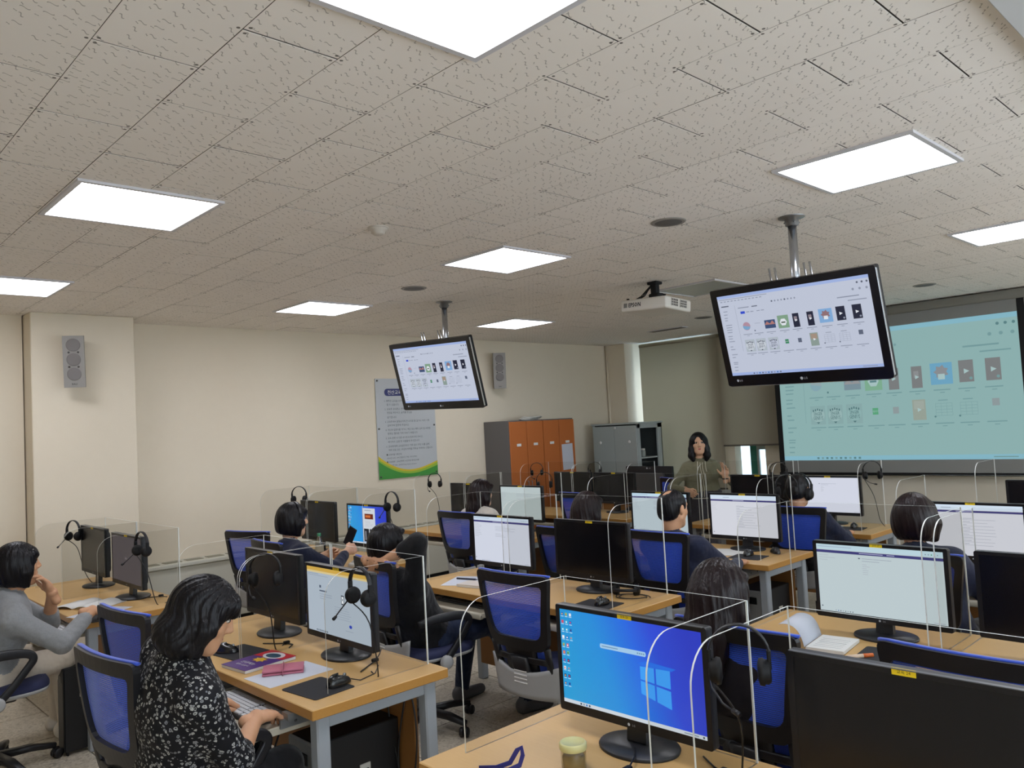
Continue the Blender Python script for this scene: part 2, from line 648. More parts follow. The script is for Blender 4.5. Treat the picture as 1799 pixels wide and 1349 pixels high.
# ---- window: green frame, glass, mullions, white reveal, bright yard wall outside
M_GREEN = mat('green_window_frame', '1d6a58', 0.4)
M_REVEAL = mat('window_reveal', 'dcd8c4', 0.6)
tg = NT('window_glass')
mixn = tg.n('ShaderNodeMixShader')
tr = tg.n('ShaderNodeBsdfTransparent')
gl = tg.n('ShaderNodeBsdfGlossy')
gl.inputs['Roughness'].default_value = 0.02
mixn.inputs[0].default_value = 0.06
tg.l(tr.outputs[0], mixn.inputs[1])
tg.l(gl.outputs[0], mixn.inputs[2])
tg.l(mixn.outputs[0], tg.out.inputs[0])
mb = MB()
for cx, w in ((WX0 + 0.02, 0.04), (-5.62, 0.11), (WX1 + 0.01, 0.03)):
    mb.box((cx, YW + 0.12, (WZ0 + WZ1) / 2), (w, 0.07, WZ1 - WZ0), 0, bevel=0.004)
for cz in (WZ0 + 0.04, 1.30, WZ1 - 0.04):
    mb.box(((WX0 + WX1) / 2, YW + 0.125, cz), (WX1 - WX0, 0.06, 0.08), 0, bevel=0.004)
window_1 = struct('window_1', mb, [M_GREEN])
mb = MB()
mb.box(((WX0 + WX1) / 2, YW + 0.13, (WZ0 + WZ1) / 2), (WX1 - WX0 - 0.02, 0.006, WZ1 - WZ0 - 0.02), 0)
mb.build('glass', [tg.m], window_1)
mb = MB()
mb.ring([(-0.085, -0.36), (0.085, -0.36), (0.085, 0.33), (-0.085, 0.33)], [(-0.055, -0.33), (0.055, -0.33), (0.055, 0.25), (-0.055, 0.25)], YW + 0.075, YW + 0.105,
        lambda a, b, d: (-5.485 + a, d, 0.96 + b))
mb.build('sash', [mat('sash_grey', '8e958f', 0.4)], window_1)
mb = MB()
mb.box(((WX0 + WX1) / 2, YW - 0.02, WZ0 - 0.02), (WX1 - WX0 + 0.1, 0.24, 0.04), 0, bevel=0.006)
mb.build('sill', [M_REVEAL], window_1)
mb = MB()
mb.box((-5.945, YW - 0.02, (WZ0 + WZ1) / 2), (0.30, 0.16, WZ1 - WZ0 - 0.01), 0, bevel=0.003)
mb.build('pier', [M_WALL], window_1)
mb = MB()
mb.box((-6, 14.0, 2.0), (16, 0.3, 6), 0)
mb.box((-6, 12.0, -0.2), (16, 4.4, 0.2), 0)
yard = struct('exterior_wall', mb, [mat('outside_render', 'b9c8d2', 0.8)])

# ---- roller blinds
def blind_mat():
    t = NT('blind_fabric')
    df, tl, mx = t.n('ShaderNodeBsdfDiffuse'), t.n('ShaderNodeBsdfTranslucent'), t.n('ShaderNodeMixShader')
    c = t.mix(t.noise(3, 3), lin('b7b09d'), lin('c0b9a7'))
    t.l(c, df.inputs[0])
    tl.inputs[0].default_value = lin('bdb6a6')
    mx.inputs[0].default_value = 0.48
    t.l(df.outputs[0], mx.inputs[1])
    t.l(tl.outputs[0], mx.inputs[2])
    t.l(mx.outputs[0], t.out.inputs[0])
    return t.m


M_BLIND = blind_mat()


def blind(x0, x1, z0, y, label):
    t = thing('roller_blind', label, 'blind', ((x0 + x1) / 2, y, z0), 0, 'roller blinds on the front window')
    w = x1 - x0
    mb = MB()
    mb.box((0, 0, (CEIL - 0.05 - z0) / 2), (w, 0.003, CEIL - 0.05 - z0), 0)
    mb.build('fabric', [M_BLIND], t)
    mb = MB()
    mb.box((0, -0.002, 0.0), (w + 0.01, 0.02, 0.022), 0, bevel=0.004)
    mb.build('bottom_bar', [mat('blind_bar', '5d584e', 0.5)], t)
    mb = MB()
    mb.cyl((-w / 2, 0.01, CEIL - 0.05 - z0), (w / 2, 0.01, CEIL - 0.05 - z0), 0.024, n=12)
    mb.build('roller', [M_BLIND], t)
    return t


blind(-7.235, -5.895, 0.70, 9.60, 'long beige roller blind hanging behind the standing lecturer')
blind(-5.880, -4.62, 1.285, 9.56, 'shorter greyish roller blind ending above the green window frame')

# ---- convector casing along the side wall
t = thing('heater_casing', 'long cream convector casing running low along the side wall', 'heater', (XL + 0.002, 4.6, 0))
mb = MB()
mb.box((0.112, 0, 0.31), (0.22, 4.2, 0.54), 0, bevel=0.008)
mb.box((0.126, 0, 0.60), (0.25, 4.24, 0.035), 0, bevel=0.006)
mb.build('body', [M_CASING], t)
mb = MB()
for k in range(21):
    mb.box((0.13, -2.0 + k * 0.2, 0.6195), (0.10, 0.15, 0.006), 0)
mb.build('grille', [mat('grille_shadow', '8b8878', 0.6)], t)  # grille strips in a darker tone than the casing
mb = MB()
mb.box((0.10, 0, 0.02), (0.18, 4.15, 0.06), 0)
mb.build('plinth', [M_BLACKM], t)

# ================================================================= CEILING FITTINGS
M_LIT = em('lit_diffuser', 'f4f6ff', PANEL_LIGHT)
M_UNLIT = mat('unlit_diffuser', 'aab0ae', 0.22, spec=0.6)


def panel_light(label, x, y, lit=True, w=0.59):
    t = thing('ceiling_light', label, 'light', (x, y, CEIL), 0, 'square ceiling panel lights')
    h = w / 2
    fo = h + 0.022
    mb = MB()
    sq = lambda a: [(-a, -a), (a, -a), (a, a), (-a, a)]
    mb.ring(sq(fo), sq(h), -0.012, 0.002, lambda a, b, d: (a, b, d))
    mb.build('frame', [M_FRAMEW], t)
    mb = MB()
    mb.box((0, 0, -0.004), (w, w, 0.006), 0)
    mb.build('diffuser', [M_LIT if lit else M_UNLIT], t)
    return t


panel_light('big lit panel cut by the top edge of the picture', -1.455, 1.30)
panel_light('lit panel above the floral-blouse woman, before the beige pillar', -3.91, 1.31)
panel_light('lit panel beside the beige pillar wall, cut by the picture edge', -6.19, 1.27)
panel_light('lit panel above and before the larger hanging television', -1.47, 3.79)
panel_light('lit panel in the ceiling middle between both hanging televisions', -3.89, 3.73)
panel_light('lit panel above the poster and the smaller hanging television', -6.20, 3.67)
panel_light('lit panel over the projection screen side, cut by the picture edge', -1.46, 6.15)
panel_light('small-looking lit panel furthest along the side wall, above the lockers', -6.30, 6.13)
panel_light('unlit panel reflecting teal behind the ceiling projector', -3.87, 6.12, lit=False)


M_SPRIM = mat('speaker_rim', '8d8882', 0.6)


def ceiling_disc(name, label, cat, x, y, r, col, drop=0.006, group=None):
    t = thing(name, label, cat, (x, y, CEIL), 0, group)
    mb = MB()
    mb.lathe([(r * 1.09, 0.001), (r * 1.09, -0.002), (r * 1.02, -drop), (r, -drop)], 32)
    mb.build('rim', [M_SPRIM], t)
    mb = MB()
    mb.lathe([(r, -drop + 0.002), (r * 0.6, -drop - 0.003), (0.0001, -drop - 0.005)], 32)
    mb.build('grille', [col], t)
    return t


M_GRILLE = mat('speaker_grille', '5d5a58', 0.6, bump=(900, 0.5))
ceiling_disc('ceiling_speaker', 'round ceiling speaker above and beside the white projector', 'speaker', -2.64, 3.855, 0.094, M_GRILLE, group='round ceiling speakers')
ceiling_disc('ceiling_speaker', 'round ceiling speaker by the pole of the smaller television', 'speaker', -5.04, 3.81, 0.094, M_GRILLE, group='round ceiling speakers')
ceiling_disc('ceiling_speaker', 'round ceiling speaker over the projection screen', 'speaker', -2.70, 8.10, 0.094, M_GRILLE, group='round ceiling speakers')
ceiling_disc('ceiling_speaker', 'round ceiling speaker beyond the projector toward the blinds', 'speaker', -5.05, 7.95, 0.094, M_GRILLE, group='round ceiling speakers')
t = thing('smoke_detector', 'small cream smoke detector on the ceiling in front of the middle panel light', 'detector', (-3.62, 2.51, CEIL))
mb = MB()
mb.lathe([(0.052, 0), (0.052, -0.012), (0.040, -0.018), (0.036, -0.034), (0.026, -0.042), (0.0001, -0.043)], 24)
mb.build('head', [mat('cream_plastic', 'c2bbb0', 0.5)], t)
mb = MB()
mb.lathe([(0.058, 0.001), (0.058, -0.006), (0.050, -0.008)], 24)
mb.build('base', [mat('cream_plastic_base', 'bab3a8', 0.5)], t)
t = thing('ceiling_vent', 'slim slot vent in the ceiling beyond the projector', 'vent', (-5.93, 8.48, CEIL))
mb = MB()
mb.box((0, 0, -0.004), (0.55, 0.14, 0.012), 0, bevel=0.003)
mb.build('frame', [M_FRAMEW], t)
for k in range(4):
    mb = MB()
    mb.box((0, -0.045 + 0.03 * k, -0.011), (0.5, 0.012, 0.004), 0)
    mb.build('slat', [mat('vent_slot', '6b675f', 0.6)] if k == 0 else [bpy.data.materials['vent_slot']], t)
# ================================================================= MATERIALS FOR FURNITURE
def wood_mat(name, a, b, c, rough=0.38):
    t = NT(name)
    n1 = t.noise(6, 5, stretch=(1.0, 14.0, 14.0))
    n2 = t.noise(40, 4, stretch=(1.0, 12.0, 12.0))
    k = t.mix(n1, lin(a), lin(b))
    k = t.mix(t.math('MULTIPLY', n2, 0.45), k, lin(c))
    t.l(k, t.b.inputs['Base Color'])
    t.b.inputs['Roughness'].default_value = rough
    t.b.inputs['Specular IOR Level'].default_value = 0.35
    return t.m


M_TOP = wood_mat('beech_laminate', 'c69f66', 'cfaa71', 'bb935b')
M_EDGE = wood_mat('beech_edge', 'b1803f', 'b98a4a', 'a57234')
M_PANEL = wood_mat('modesty_board', '8a5e30', '946838', '7d5229', 0.5)
M_LEG = mat('table_grey', '9aa0a6', 0.42, spec=0.4)
M_TRAY = mat('tray_beige', 'b7b09f', 0.45)
M_RAIL = mat('rail_zinc', '8f9294', 0.35, 0.8)
M_PCB = mat('pc_black', '16171a', 0.45)
M_PCG = mat('pc_grey', 'a3a4a3', 0.45)
M_LABEL = mat('yellow_label', 'f2d21c', 0.5)
M_INK = mat('label_ink', '4a3c10', 0.6)
M_LOGO = mat('logo_grey', 'b9bcc4', 0.4)
M_SHELLG = mat('shell_grey', '24252a', 0.4, spec=0.5)
M_BASE = mat('stand_black', '1d1e22', 0.42, spec=0.5, bump=(250, 0.05))
M_CABLE = mat('cable_black', '17171a', 0.5)
M_PAPER = mat('paper', 'd9d9d6', 0.7)
M_PAPERB = mat('paper_bluish', 'c3c7d2', 0.7)
M_SILVER = mat('silver_plastic', 'a9aaab', 0.35, spec=0.5)
M_KEYG = mat('key_grey', 'c6c8cc', 0.5)
M_KEYB = mat('key_black', '25262a', 0.5)


def acrylic_mat():
    t = NT('clear_acrylic')
    fr = t.n('ShaderNodeFresnel')
    fr.inputs[0].default_value = 1.45
    ge = t.n('ShaderNodeNewGeometry')
    tr = t.n('ShaderNodeBsdfTransparent')
    tr.inputs[0].default_value = (0.955, 0.955, 0.95, 1)
    gl = t.n('ShaderNodeBsdfGlossy')
    gl.inputs['Roughness'].default_value = 0.03
    df = t.n('ShaderNodeBsdfDiffuse')
    df.inputs[0].default_value = (0.6, 0.6, 0.6, 1)
    m1 = t.n('ShaderNodeMixShader')
    m1.inputs[0].default_value = 0.0
    t.l(tr.outputs[0], m1.inputs[1])
    t.l(df.outputs[0], m1.inputs[2])
    m2 = t.n('ShaderNodeMixShader')
    t.l(t.math('MULTIPLY', t.math('MINIMUM', t.math('MULTIPLY', fr.outputs[0], 0.4), 0.006), t.math('SUBTRACT', 1.0, ge.outputs['Backfacing'])), m2.inputs[0])
    t.l(m1.outputs[0], m2.inputs[1])
    t.l(gl.outputs[0], m2.inputs[2])
    t.l(m2.outputs[0], t.out.inputs[0])
    return t.m


M_ACRYL = acrylic_mat()
M_ACEDGE = mat('acrylic_cut_edge', 'dfe3e0', 0.25, spec=0.8)  # near-white colour stands for light gathered along the cut edges

# ================================================================= TABLES
TW, TD, TH = 1.68, 0.62, 0.73


def make_table():
    t = thing('computer_table', '', 'table')
    mb = MB()
    mb.box((0, TD / 2, TH - 0.019), (TW, TD, 0.038), 0, bevel=0.003)
    for i in range(len(mb.f)):
        zs = [mb.v[k][2] for k in mb.f[i]]
        if min(zs) < TH - 0.01:
            mb.mi[i] = 1
    mb.build('tabletop', [M_TOP, M_EDGE], t)
    for sx in (-1, 1):
        for y in (0.065, TD - 0.065):
            mb = MB()
            mb.box((sx * (TW / 2 - 0.065), y, (TH - 0.038) / 2), (0.055, 0.055, TH - 0.038), 0, bevel=0.006)
            mb.build('leg', [M_LEG], t)
        mb = MB()
        mb.box((sx * (TW / 2 - 0.065), TD / 2, TH - 0.038 - 0.028), (0.04, TD - 0.18, 0.055), 0, bevel=0.004)
        mb.build('side_rail', [M_LEG], t)
    mb = MB()
    mb.box((0, TD - 0.10, 0.40), (TW - 0.20, 0.018, 0.56), 0, bevel=0.002)
    mb.build('modesty_panel', [M_PANEL], t)
    return note_kids(t)


def make_tray(parent, cx, dy):
    key = 'tray'
    if key not in TRAY:
        mb = MB()
        mb.box((0, 0.17, 0.628), (0.60, 0.34, 0.018), 0, bevel=0.004)
        mb.tube([(-0.30, 0.005, 0.629), (0.30, 0.005, 0.629)], 1.0, 12, 0, flat=(0.036, 0.034, (0, 0, 1)))
        for k in (-1, 1):
            mb.box((k * 0.298, 0.17, 0.632), (0.012, 0.32, 0.03), 0, bevel=0.003)
        TRAY[key] = mb.mesh('keyboard_tray', [M_TRAY])
        mb = MB()
        mb.box((0, 0.22, 0.655), (0.012, 0.40, 0.032), 0)
        mb.box((0, 0.22, 0.68), (0.05, 0.36, 0.024), 0)
        for q in (0.08, 0.16, 0.30):
            mb.cyl((-0.007, q, 0.657), (0.007, q, 0.657), 0.006, n=8, m=1)
        TRAY['rail'] = mb.mesh('slide_rail', [M_RAIL, M_SCREW])
    tr = link('keyboard_tray', TRAY[key], parent, (cx, -dy, 0))
    for k in (-1, 1):
        link('slide_rail', TRAY['rail'], tr, (k * 0.312, dy * 0.7, 0))


TRAY = {}
M_SCREW = mat('rail_hole', '3c3e40', 0.5)
PULL = {'A1': (0.0, 0.17), 'A2': (0.02, 0.20), 'B2': (0.06, 0.0), 'C2': (0.0, 0.05), 'B1': (0, 0.1), 'B3': (0.1, 0.0)}


TABLES = {  # centre x, front edge y
    'A1': (-5.81, 1.34), 'A2': (-3.455, 1.44), 'A3': (-1.125, 1.42),
    'B1': (-5.76, 3.06), 'B2': (-3.43, 3.06), 'B3': (-1.14, 3.08),
    'C1': (-5.74, 4.70), 'C2': (-3.46, 4.68), 'C3': (-1.10, 4.70),
    'D1': (-5.80, 6.20), 'D2': (-3.42, 6.17), 'D3': (-1.10, 6.20)}
TLABEL = {
    'A1': 'beech computer table where the woman in grey cardigan sits',
    'A2': 'beech computer table with the purple and red book and pink phone case',
    'A3': 'beech computer table carrying the blue desktop monitor and a cream-lidded jar',
    'B1': 'beech computer table of the woman wearing a headset, with a green-capped bottle',
    'B2': 'beech computer table with a tangled headset on its corner',
    'B3': 'beech computer table with an open notebook and an orange highlighter',
    'C1': 'beech computer table of the long-haired woman in white, below the poster side',
    'C2': 'beech computer table with loose sheets before the balding man in navy',
    'C3': 'beech computer table of the woman with a round brown bob',
    'D1': 'beech computer table with two black blank monitors before the orange lockers',
    'D2': 'beech computer table of the headphone-wearing man, before the lecturer',
    'D3': 'beech computer table in the front row at the picture edge under the projection screen'}
tab0 = make_table()
first = True
for k, (x, y) in TABLES.items():
    if first:
        tab0.location = (x, y, 0)
        tab0['label'] = TLABEL[k]
        tab0['group'] = 'computer tables in rows'
        first = False
        now = tab0
    else:
        now = dup(tab0, (x, y, 0), 0, TLABEL[k], 'computer tables in rows')
    for q, sx in enumerate((-0.36, 0.36)):
        make_tray(now, sx, PULL.get(k, (0, 0))[q])

# ================================================================= MONITORS
MW, MH = 0.556, 0.330
SW, SH = 0.522, 0.290


class Screen:
    """flat picture of a screen built from thin coloured shapes; x to the side, z up, facing -y"""
    def __init__(s, w, h, cols, k=1.0, pre='screen', jitter=0):
        s.w, s.h, s.cols, s.k, s.pre = w, h, [], k, pre
        s.mb = MB()
        s.layer = 0

    def m(s, col, k=None):
        key = (col, k if k is not None else s.k)
        if key not in s.cols:
            s.cols.append(key)
        return s.cols.index(key)

    def rect(s, x0, z0, x1, z1, col, L=1, k=None):
        """fractions of the screen, z measured from the TOP"""
        X0, X1 = (x0 - 0.5) * s.w, (x1 - 0.5) * s.w
        Z0, Z1 = (0.5 - z0) * s.h, (0.5 - z1) * s.h
        y = -0.00035 * L * max(1, s.w / 0.8)
        s.mb.quad((X0, y, Z1), (X1, y, Z1), (X1, y, Z0), (X0, y, Z0), s.m(col, k))

    def disc(s, x, z, r, col, L=1, n=16, asp=None):
        y = -0.00035 * L * max(1, s.w / 0.8)
        cx, cz = (x - 0.5) * s.w, (0.5 - z) * s.h
        s.mb.add([(cx + r * s.w * math.cos(2 * PI * i / n), y, cz + r * s.w * math.sin(2 * PI * i / n)) for i in range(n)], [tuple(range(n))], s.m(col))

    def poly(s, pts, col, L=1):
        y = -0.00035 * L * max(1, s.w / 0.8)
        s.mb.add([((a - 0.5) * s.w, y, (0.5 - b) * s.h) for a, b in pts], [tuple(range(len(pts)))], s.m(col))

    def text(s, body, x, z, h, col, L=2, w=None):
        y = -0.00035 * L * max(1, s.w / 0.8)
        s.mb.text(body, ((x - 0.5) * s.w, y, (0.5 - z) * s.h), (1, 0, 0), (0, 0, 1), h=h * s.h, w=w and w * s.w, m=s.m(col))

    def lines(s, x0, x1, z0, n, dz, col, th=0.006, rr=None):
        r = rr or rnd
        for i in range(n):
            s.rect(x0, z0 + i * dz, x0 + (x1 - x0) * r.uniform(0.45, 1.0), z0 + i * dz + th, col, 2)

    def mats(s):
        out = []
        for c, k in s.cols:
            nm = '%s_%s_%d' % (s.pre, c, int(k * 100))
            m_ = bpy.data.materials.get(nm)
            if m_ is None:
                m_ = desktop_mat(nm, k * SCREEN_K) if c == 'desktop' else em(nm, c, k * SCREEN_K)
            out.append(m_)
        return out


def desktop_mat(nm, k):
    t = NT(nm)
    g = t.coord('Generated')
    sp = t.n('ShaderNodeSeparateXYZ')
    t.l(g, sp.inputs[0])
    r = t.n('ShaderNodeValToRGB')
    e = r.color_ramp.elements
    e[0].position, e[0].color = 0.0, lin('1f97d2')
    e[1].position, e[1].color = 1.0, lin('2338c4')
    for p, c in ((0.35, '1b8ad8'), (0.62, '1e63dc'), (0.78, '2546d2')):
        q = e.new(p)
        q.color = lin(c)
    f = t.math('ADD', sp.outputs[0], t.math('MULTIPLY', t.math('SUBTRACT', sp.outputs[2], 0.45), 0.22))
    t.l(f, r.inputs[0])
    t.l(r.outputs[0], t.b.inputs['Emission Color'])
    t.b.inputs['Emission Strength'].default_value = k
    t.b.inputs['Base Color'].default_value = (0.01, 0.01, 0.01, 1)
    t.b.inputs['Roughness'].default_value = 0.3
    return t.m


def scr_off(w, h, faint=False):
    s = Screen(w, h, [])
    s.mb.quad((-w / 2, 0, -h / 2), (w / 2, 0, -h / 2), (w / 2, 0, h / 2), (-w / 2, 0, h / 2), 0)
    return s.mb, [mat('dark_glass', '0b0c12', 0.22, spec=0.45) if 'dark_glass' not in bpy.data.materials else bpy.data.materials['dark_glass']]


def scr_dim(w, h):
    s = Screen(w, h, [], 1.0)
    s.rect(0, 0, 1, 1, '4b4547', 0)
    s.rect(0.46, 0.46, 0.475, 0.5, '8d878a', 1)
    s.rect(0.50, 0.46, 0.515, 0.5, '8d878a', 1)
    return s.mb, s.mats()


def scr_desktop(w, h, icons=True, window=False):
    s = Screen(w, h, [], 1.0)
    s.rect(0, 0, 1, 1, 'desktop', 0)
    s.rect(0, 0.962, 1, 1, 'c9d2da', 1)
    for i in range(4):
        s.rect(0.13 + i * 0.022, 0.972, 0.142 + i * 0.022, 0.991, ('23364a', '8896a4', '2a78c0', '22395a')[i], 2)
    s.rect(0.86, 0.975, 0.95, 0.987, '8c98a2', 2)
    s.rect(0.975, 0.972, 0.985, 0.99, '39434e', 2)
    r = random.Random(3)
    if icons:
        for c in range(3):
            for q in range(10):
                if c == 2 and q > 3:
                    continue
                x, z = 0.022 + c * 0.032, 0.035 + q * 0.083
                s.rect(x - 0.010, z, x + 0.008, z + 0.032, r.choice(['c9d6e6', '2c6fc0', 'd0526a', '1f3b77', 'e3e6ea', '49b5d8', '7ac47a']), 2)
                s.rect(x - 0.006, z + 0.010, x + 0.003, z + 0.024, r.choice(['f2f4f8', 'e0b24a', '263a66', 'd84a58']), 3)
                s.rect(x - 0.012, z + 0.038, x + 0.010, z + 0.046, 'b7d9ee', 2)
    if not window:
        pts = [(0.315 + 0.008 * math.cos(a), 0.315 + 0.024 * math.sin(a)) for a in np.linspace(PI / 2, 1.5 * PI, 8)]
        pts += [(0.628 + 0.008 * math.cos(a), 0.315 + 0.024 * math.sin(a)) for a in np.linspace(-PI / 2, PI / 2, 8)]
        s.poly(pts, '9fc6e6', 2)
        s.rect(0.322, 0.310, 0.44, 0.320, '6f93b4', 3)
        for i in range(4):
            s.rect(0.575 + 0.014 * i, 0.307, 0.584 + 0.014 * i, 0.323, '6c90b2', 3)
        for (a, b, c_, d_) in ((0, 0, 0.47, 0.47), (0.53, 0, 1, 0.47), (0, 0.53, 0.47, 1), (0.53, 0.53, 1, 1)):
            f = lambda u, v: (0.59 + 0.20 * u, 0.44 - 0.012 * u + (0.27 + 0.10 * u) * v)
            s.poly([f(a, b), f(c_, b), f(c_, d_), f(a, d_)], '3f9cf2', 2)
        s.poly([(0.57, 0.41), (0.64, 0.38), (0.83, 0.40), (0.80, 0.43), (0.6, 0.435)], '2a6fe4', 1)
    else:
        s.rect(0.40, 0.05, 0.72, 0.95, 'd4d9e2', 2)
        s.rect(0.45, 0.10, 0.62, 0.12, '9aa0b0', 3)
        s.rect(0.45, 0.20, 0.67, 0.34, '6e2c1e', 3)
        s.rect(0.47, 0.24, 0.60, 0.30, 'd0703a', 4)
        s.lines(0.45, 0.66, 0.40, 5, 0.035, '8a90a0')
        s.rect(0.42, 0.60, 0.55, 0.94, '23242c', 3)
        s.rect(0.57, 0.60, 0.69, 0.94, '2c2d36', 3)
        s.rect(0.45, 0.66, 0.48, 0.9, '8f929c', 4)
        s.rect(0.61, 0.62, 0.65, 0.85, 'a0a2aa', 4)
    return s.mb, s.mats()


def scr_web(w, h, seed=1, bar=True, bg='c9cdd9', dense=True, top='c6d6e6'):
    s = Screen(w, h, [], 1.0)
    r = random.Random(seed)
    s.rect(0, 0, 1, 1, bg, 0)
    if bar:
        s.rect(0, 0, 1, 0.075, top, 1)
        s.rect(0.01, 0.028, 0.3, 0.04, '9fb0c2', 2)
        for i in range(5):
            s.rect(0.87 + 0.022 * i, 0.04, 0.878 + 0.022 * i, 0.055, ('7f8b9c', '7f8b9c', '3c8a4c', '7f8b9c', '8b93a0')[i], 2)
        s.rect(0, 0.085, 1, 0.125, '3b3a72', 1)
        s.rect(0.36, 0.098, 0.55, 0.108, 'a9aacb', 2)
        s.rect(0.58, 0.098, 0.64, 0.108, 'a9aacb', 2)
    s.lines(0.02, 0.16, 0.16, 9 if dense else 3, 0.035, 'a7acb8', 0.006, r)
    if dense:
        s.lines(0.40, 0.80, 0.20, 4, 0.03, '9ea4b2', 0.006, r)
        s.lines(0.40, 0.62, 0.36, 3, 0.03, '9ea4b2', 0.006, r)
    else:
        s.rect(0.35, 0.17, 0.365, 0.185, '4f5668', 2)
        s.lines(0.38, 0.66, 0.175, 2, 0.035, '8d94a4', 0.006, r)
        s.lines(0.38, 0.44, 0.26, 6, 0.028, 'a7acb8', 0.006, r)
    s.disc(0.02, 0.93, 0.006, '555b6a', 2)
    for i in range(8):
        s.rect(0.13 + i * 0.02, 0.972, 0.138 + i * 0.02, 0.986, r.choice(['4a5060', '8a90a0', '3a66a8']), 2)
    s.rect(0.9, 0.975, 0.98, 0.984, '9ea4b0', 2)
    return s.mb, s.mats()


def scr_lines(w, h, seed):
    s = Screen(w, h, [], 1.0)
    r = random.Random(seed)
    s.rect(0, 0, 1, 1, 'cfd1da', 0)
    s.rect(0, 0, 1, 0.10, 'cddcec', 1)
    s.rect(0, 0.11, 1, 0.15, '3b3a72', 1)
    s.rect(0.35, 0.122, 0.52, 0.135, 'a9aacb', 2)
    s.rect(0.2, 0.05, 0.3, 0.06, '8795a8', 2)
    for i in range(9):
        z = 0.26 + i * 0.062
        s.rect(0.40, z, 0.40 + r.uniform(0.05, 0.12), z + 0.008, '9398a6', 2)
        s.rect(0.40, z + 0.026, r.uniform(0.62, 0.76), z + 0.034, 'a9adb9', 2)
    s.lines(0.02, 0.14, 0.2, 5, 0.04, 'b2b6c2', 0.006, r)
    s.disc(0.03, 0.93, 0.006, '555b6a', 2)
    return s.mb, s.mats()


def scr_signin(w, h):
    s = Screen(w, h, [], 1.0)
    s.rect(0, 0, 1, 1, 'a6b2be', 0)
    s.rect(0, 0, 1, 0.055, 'c8a24a', 1)
    s.rect(0, 0.055, 1, 0.085, 'd3c08a', 1)
    s.rect(0.02, 0.10, 0.2, 0.108, '8794a2', 2)
    s.rect(0.02, 0.125, 0.36, 0.132, '8b97a5', 2)
    s.rect(0.21, 0.27, 0.24, 0.31, '4d586a', 2)
    s.rect(0.21, 0.345, 0.33, 0.365, '4d586a', 2)
    s.lines(0.21, 0.42, 0.40, 3, 0.035, '8792a2', 0.008, random.Random(2))
    s.rect(0.565, 0.36, 0.612, 0.50, '39424e', 2)
    s.rect(0.573, 0.378, 0.604, 0.482, 'dfe5ea', 3)
    s.rect(0.582, 0.41, 0.595, 0.44, '5d6a78', 4)
    s.lines(0.45, 0.72, 0.55, 6, 0.034, '8f9aa8', 0.006, random.Random(5))
    s.poly([(0.70 + 0.022 * math.cos(a), 0.80 + 0.026 * math.sin(a)) for a in np.linspace(0, 2 * PI, 12)[:-1]], '2c3fae', 3)
    s.rect(0.62, 0.87, 0.74, 0.878, '8f9aa8', 2)
    for i in range(8):
        s.rect(0.14 + i * 0.025, 0.962, 0.152 + i * 0.025, 0.985, ('202a36', '5a6674', '3b4654', '22303f')[i % 4], 2)
    return s.mb, s.mats()


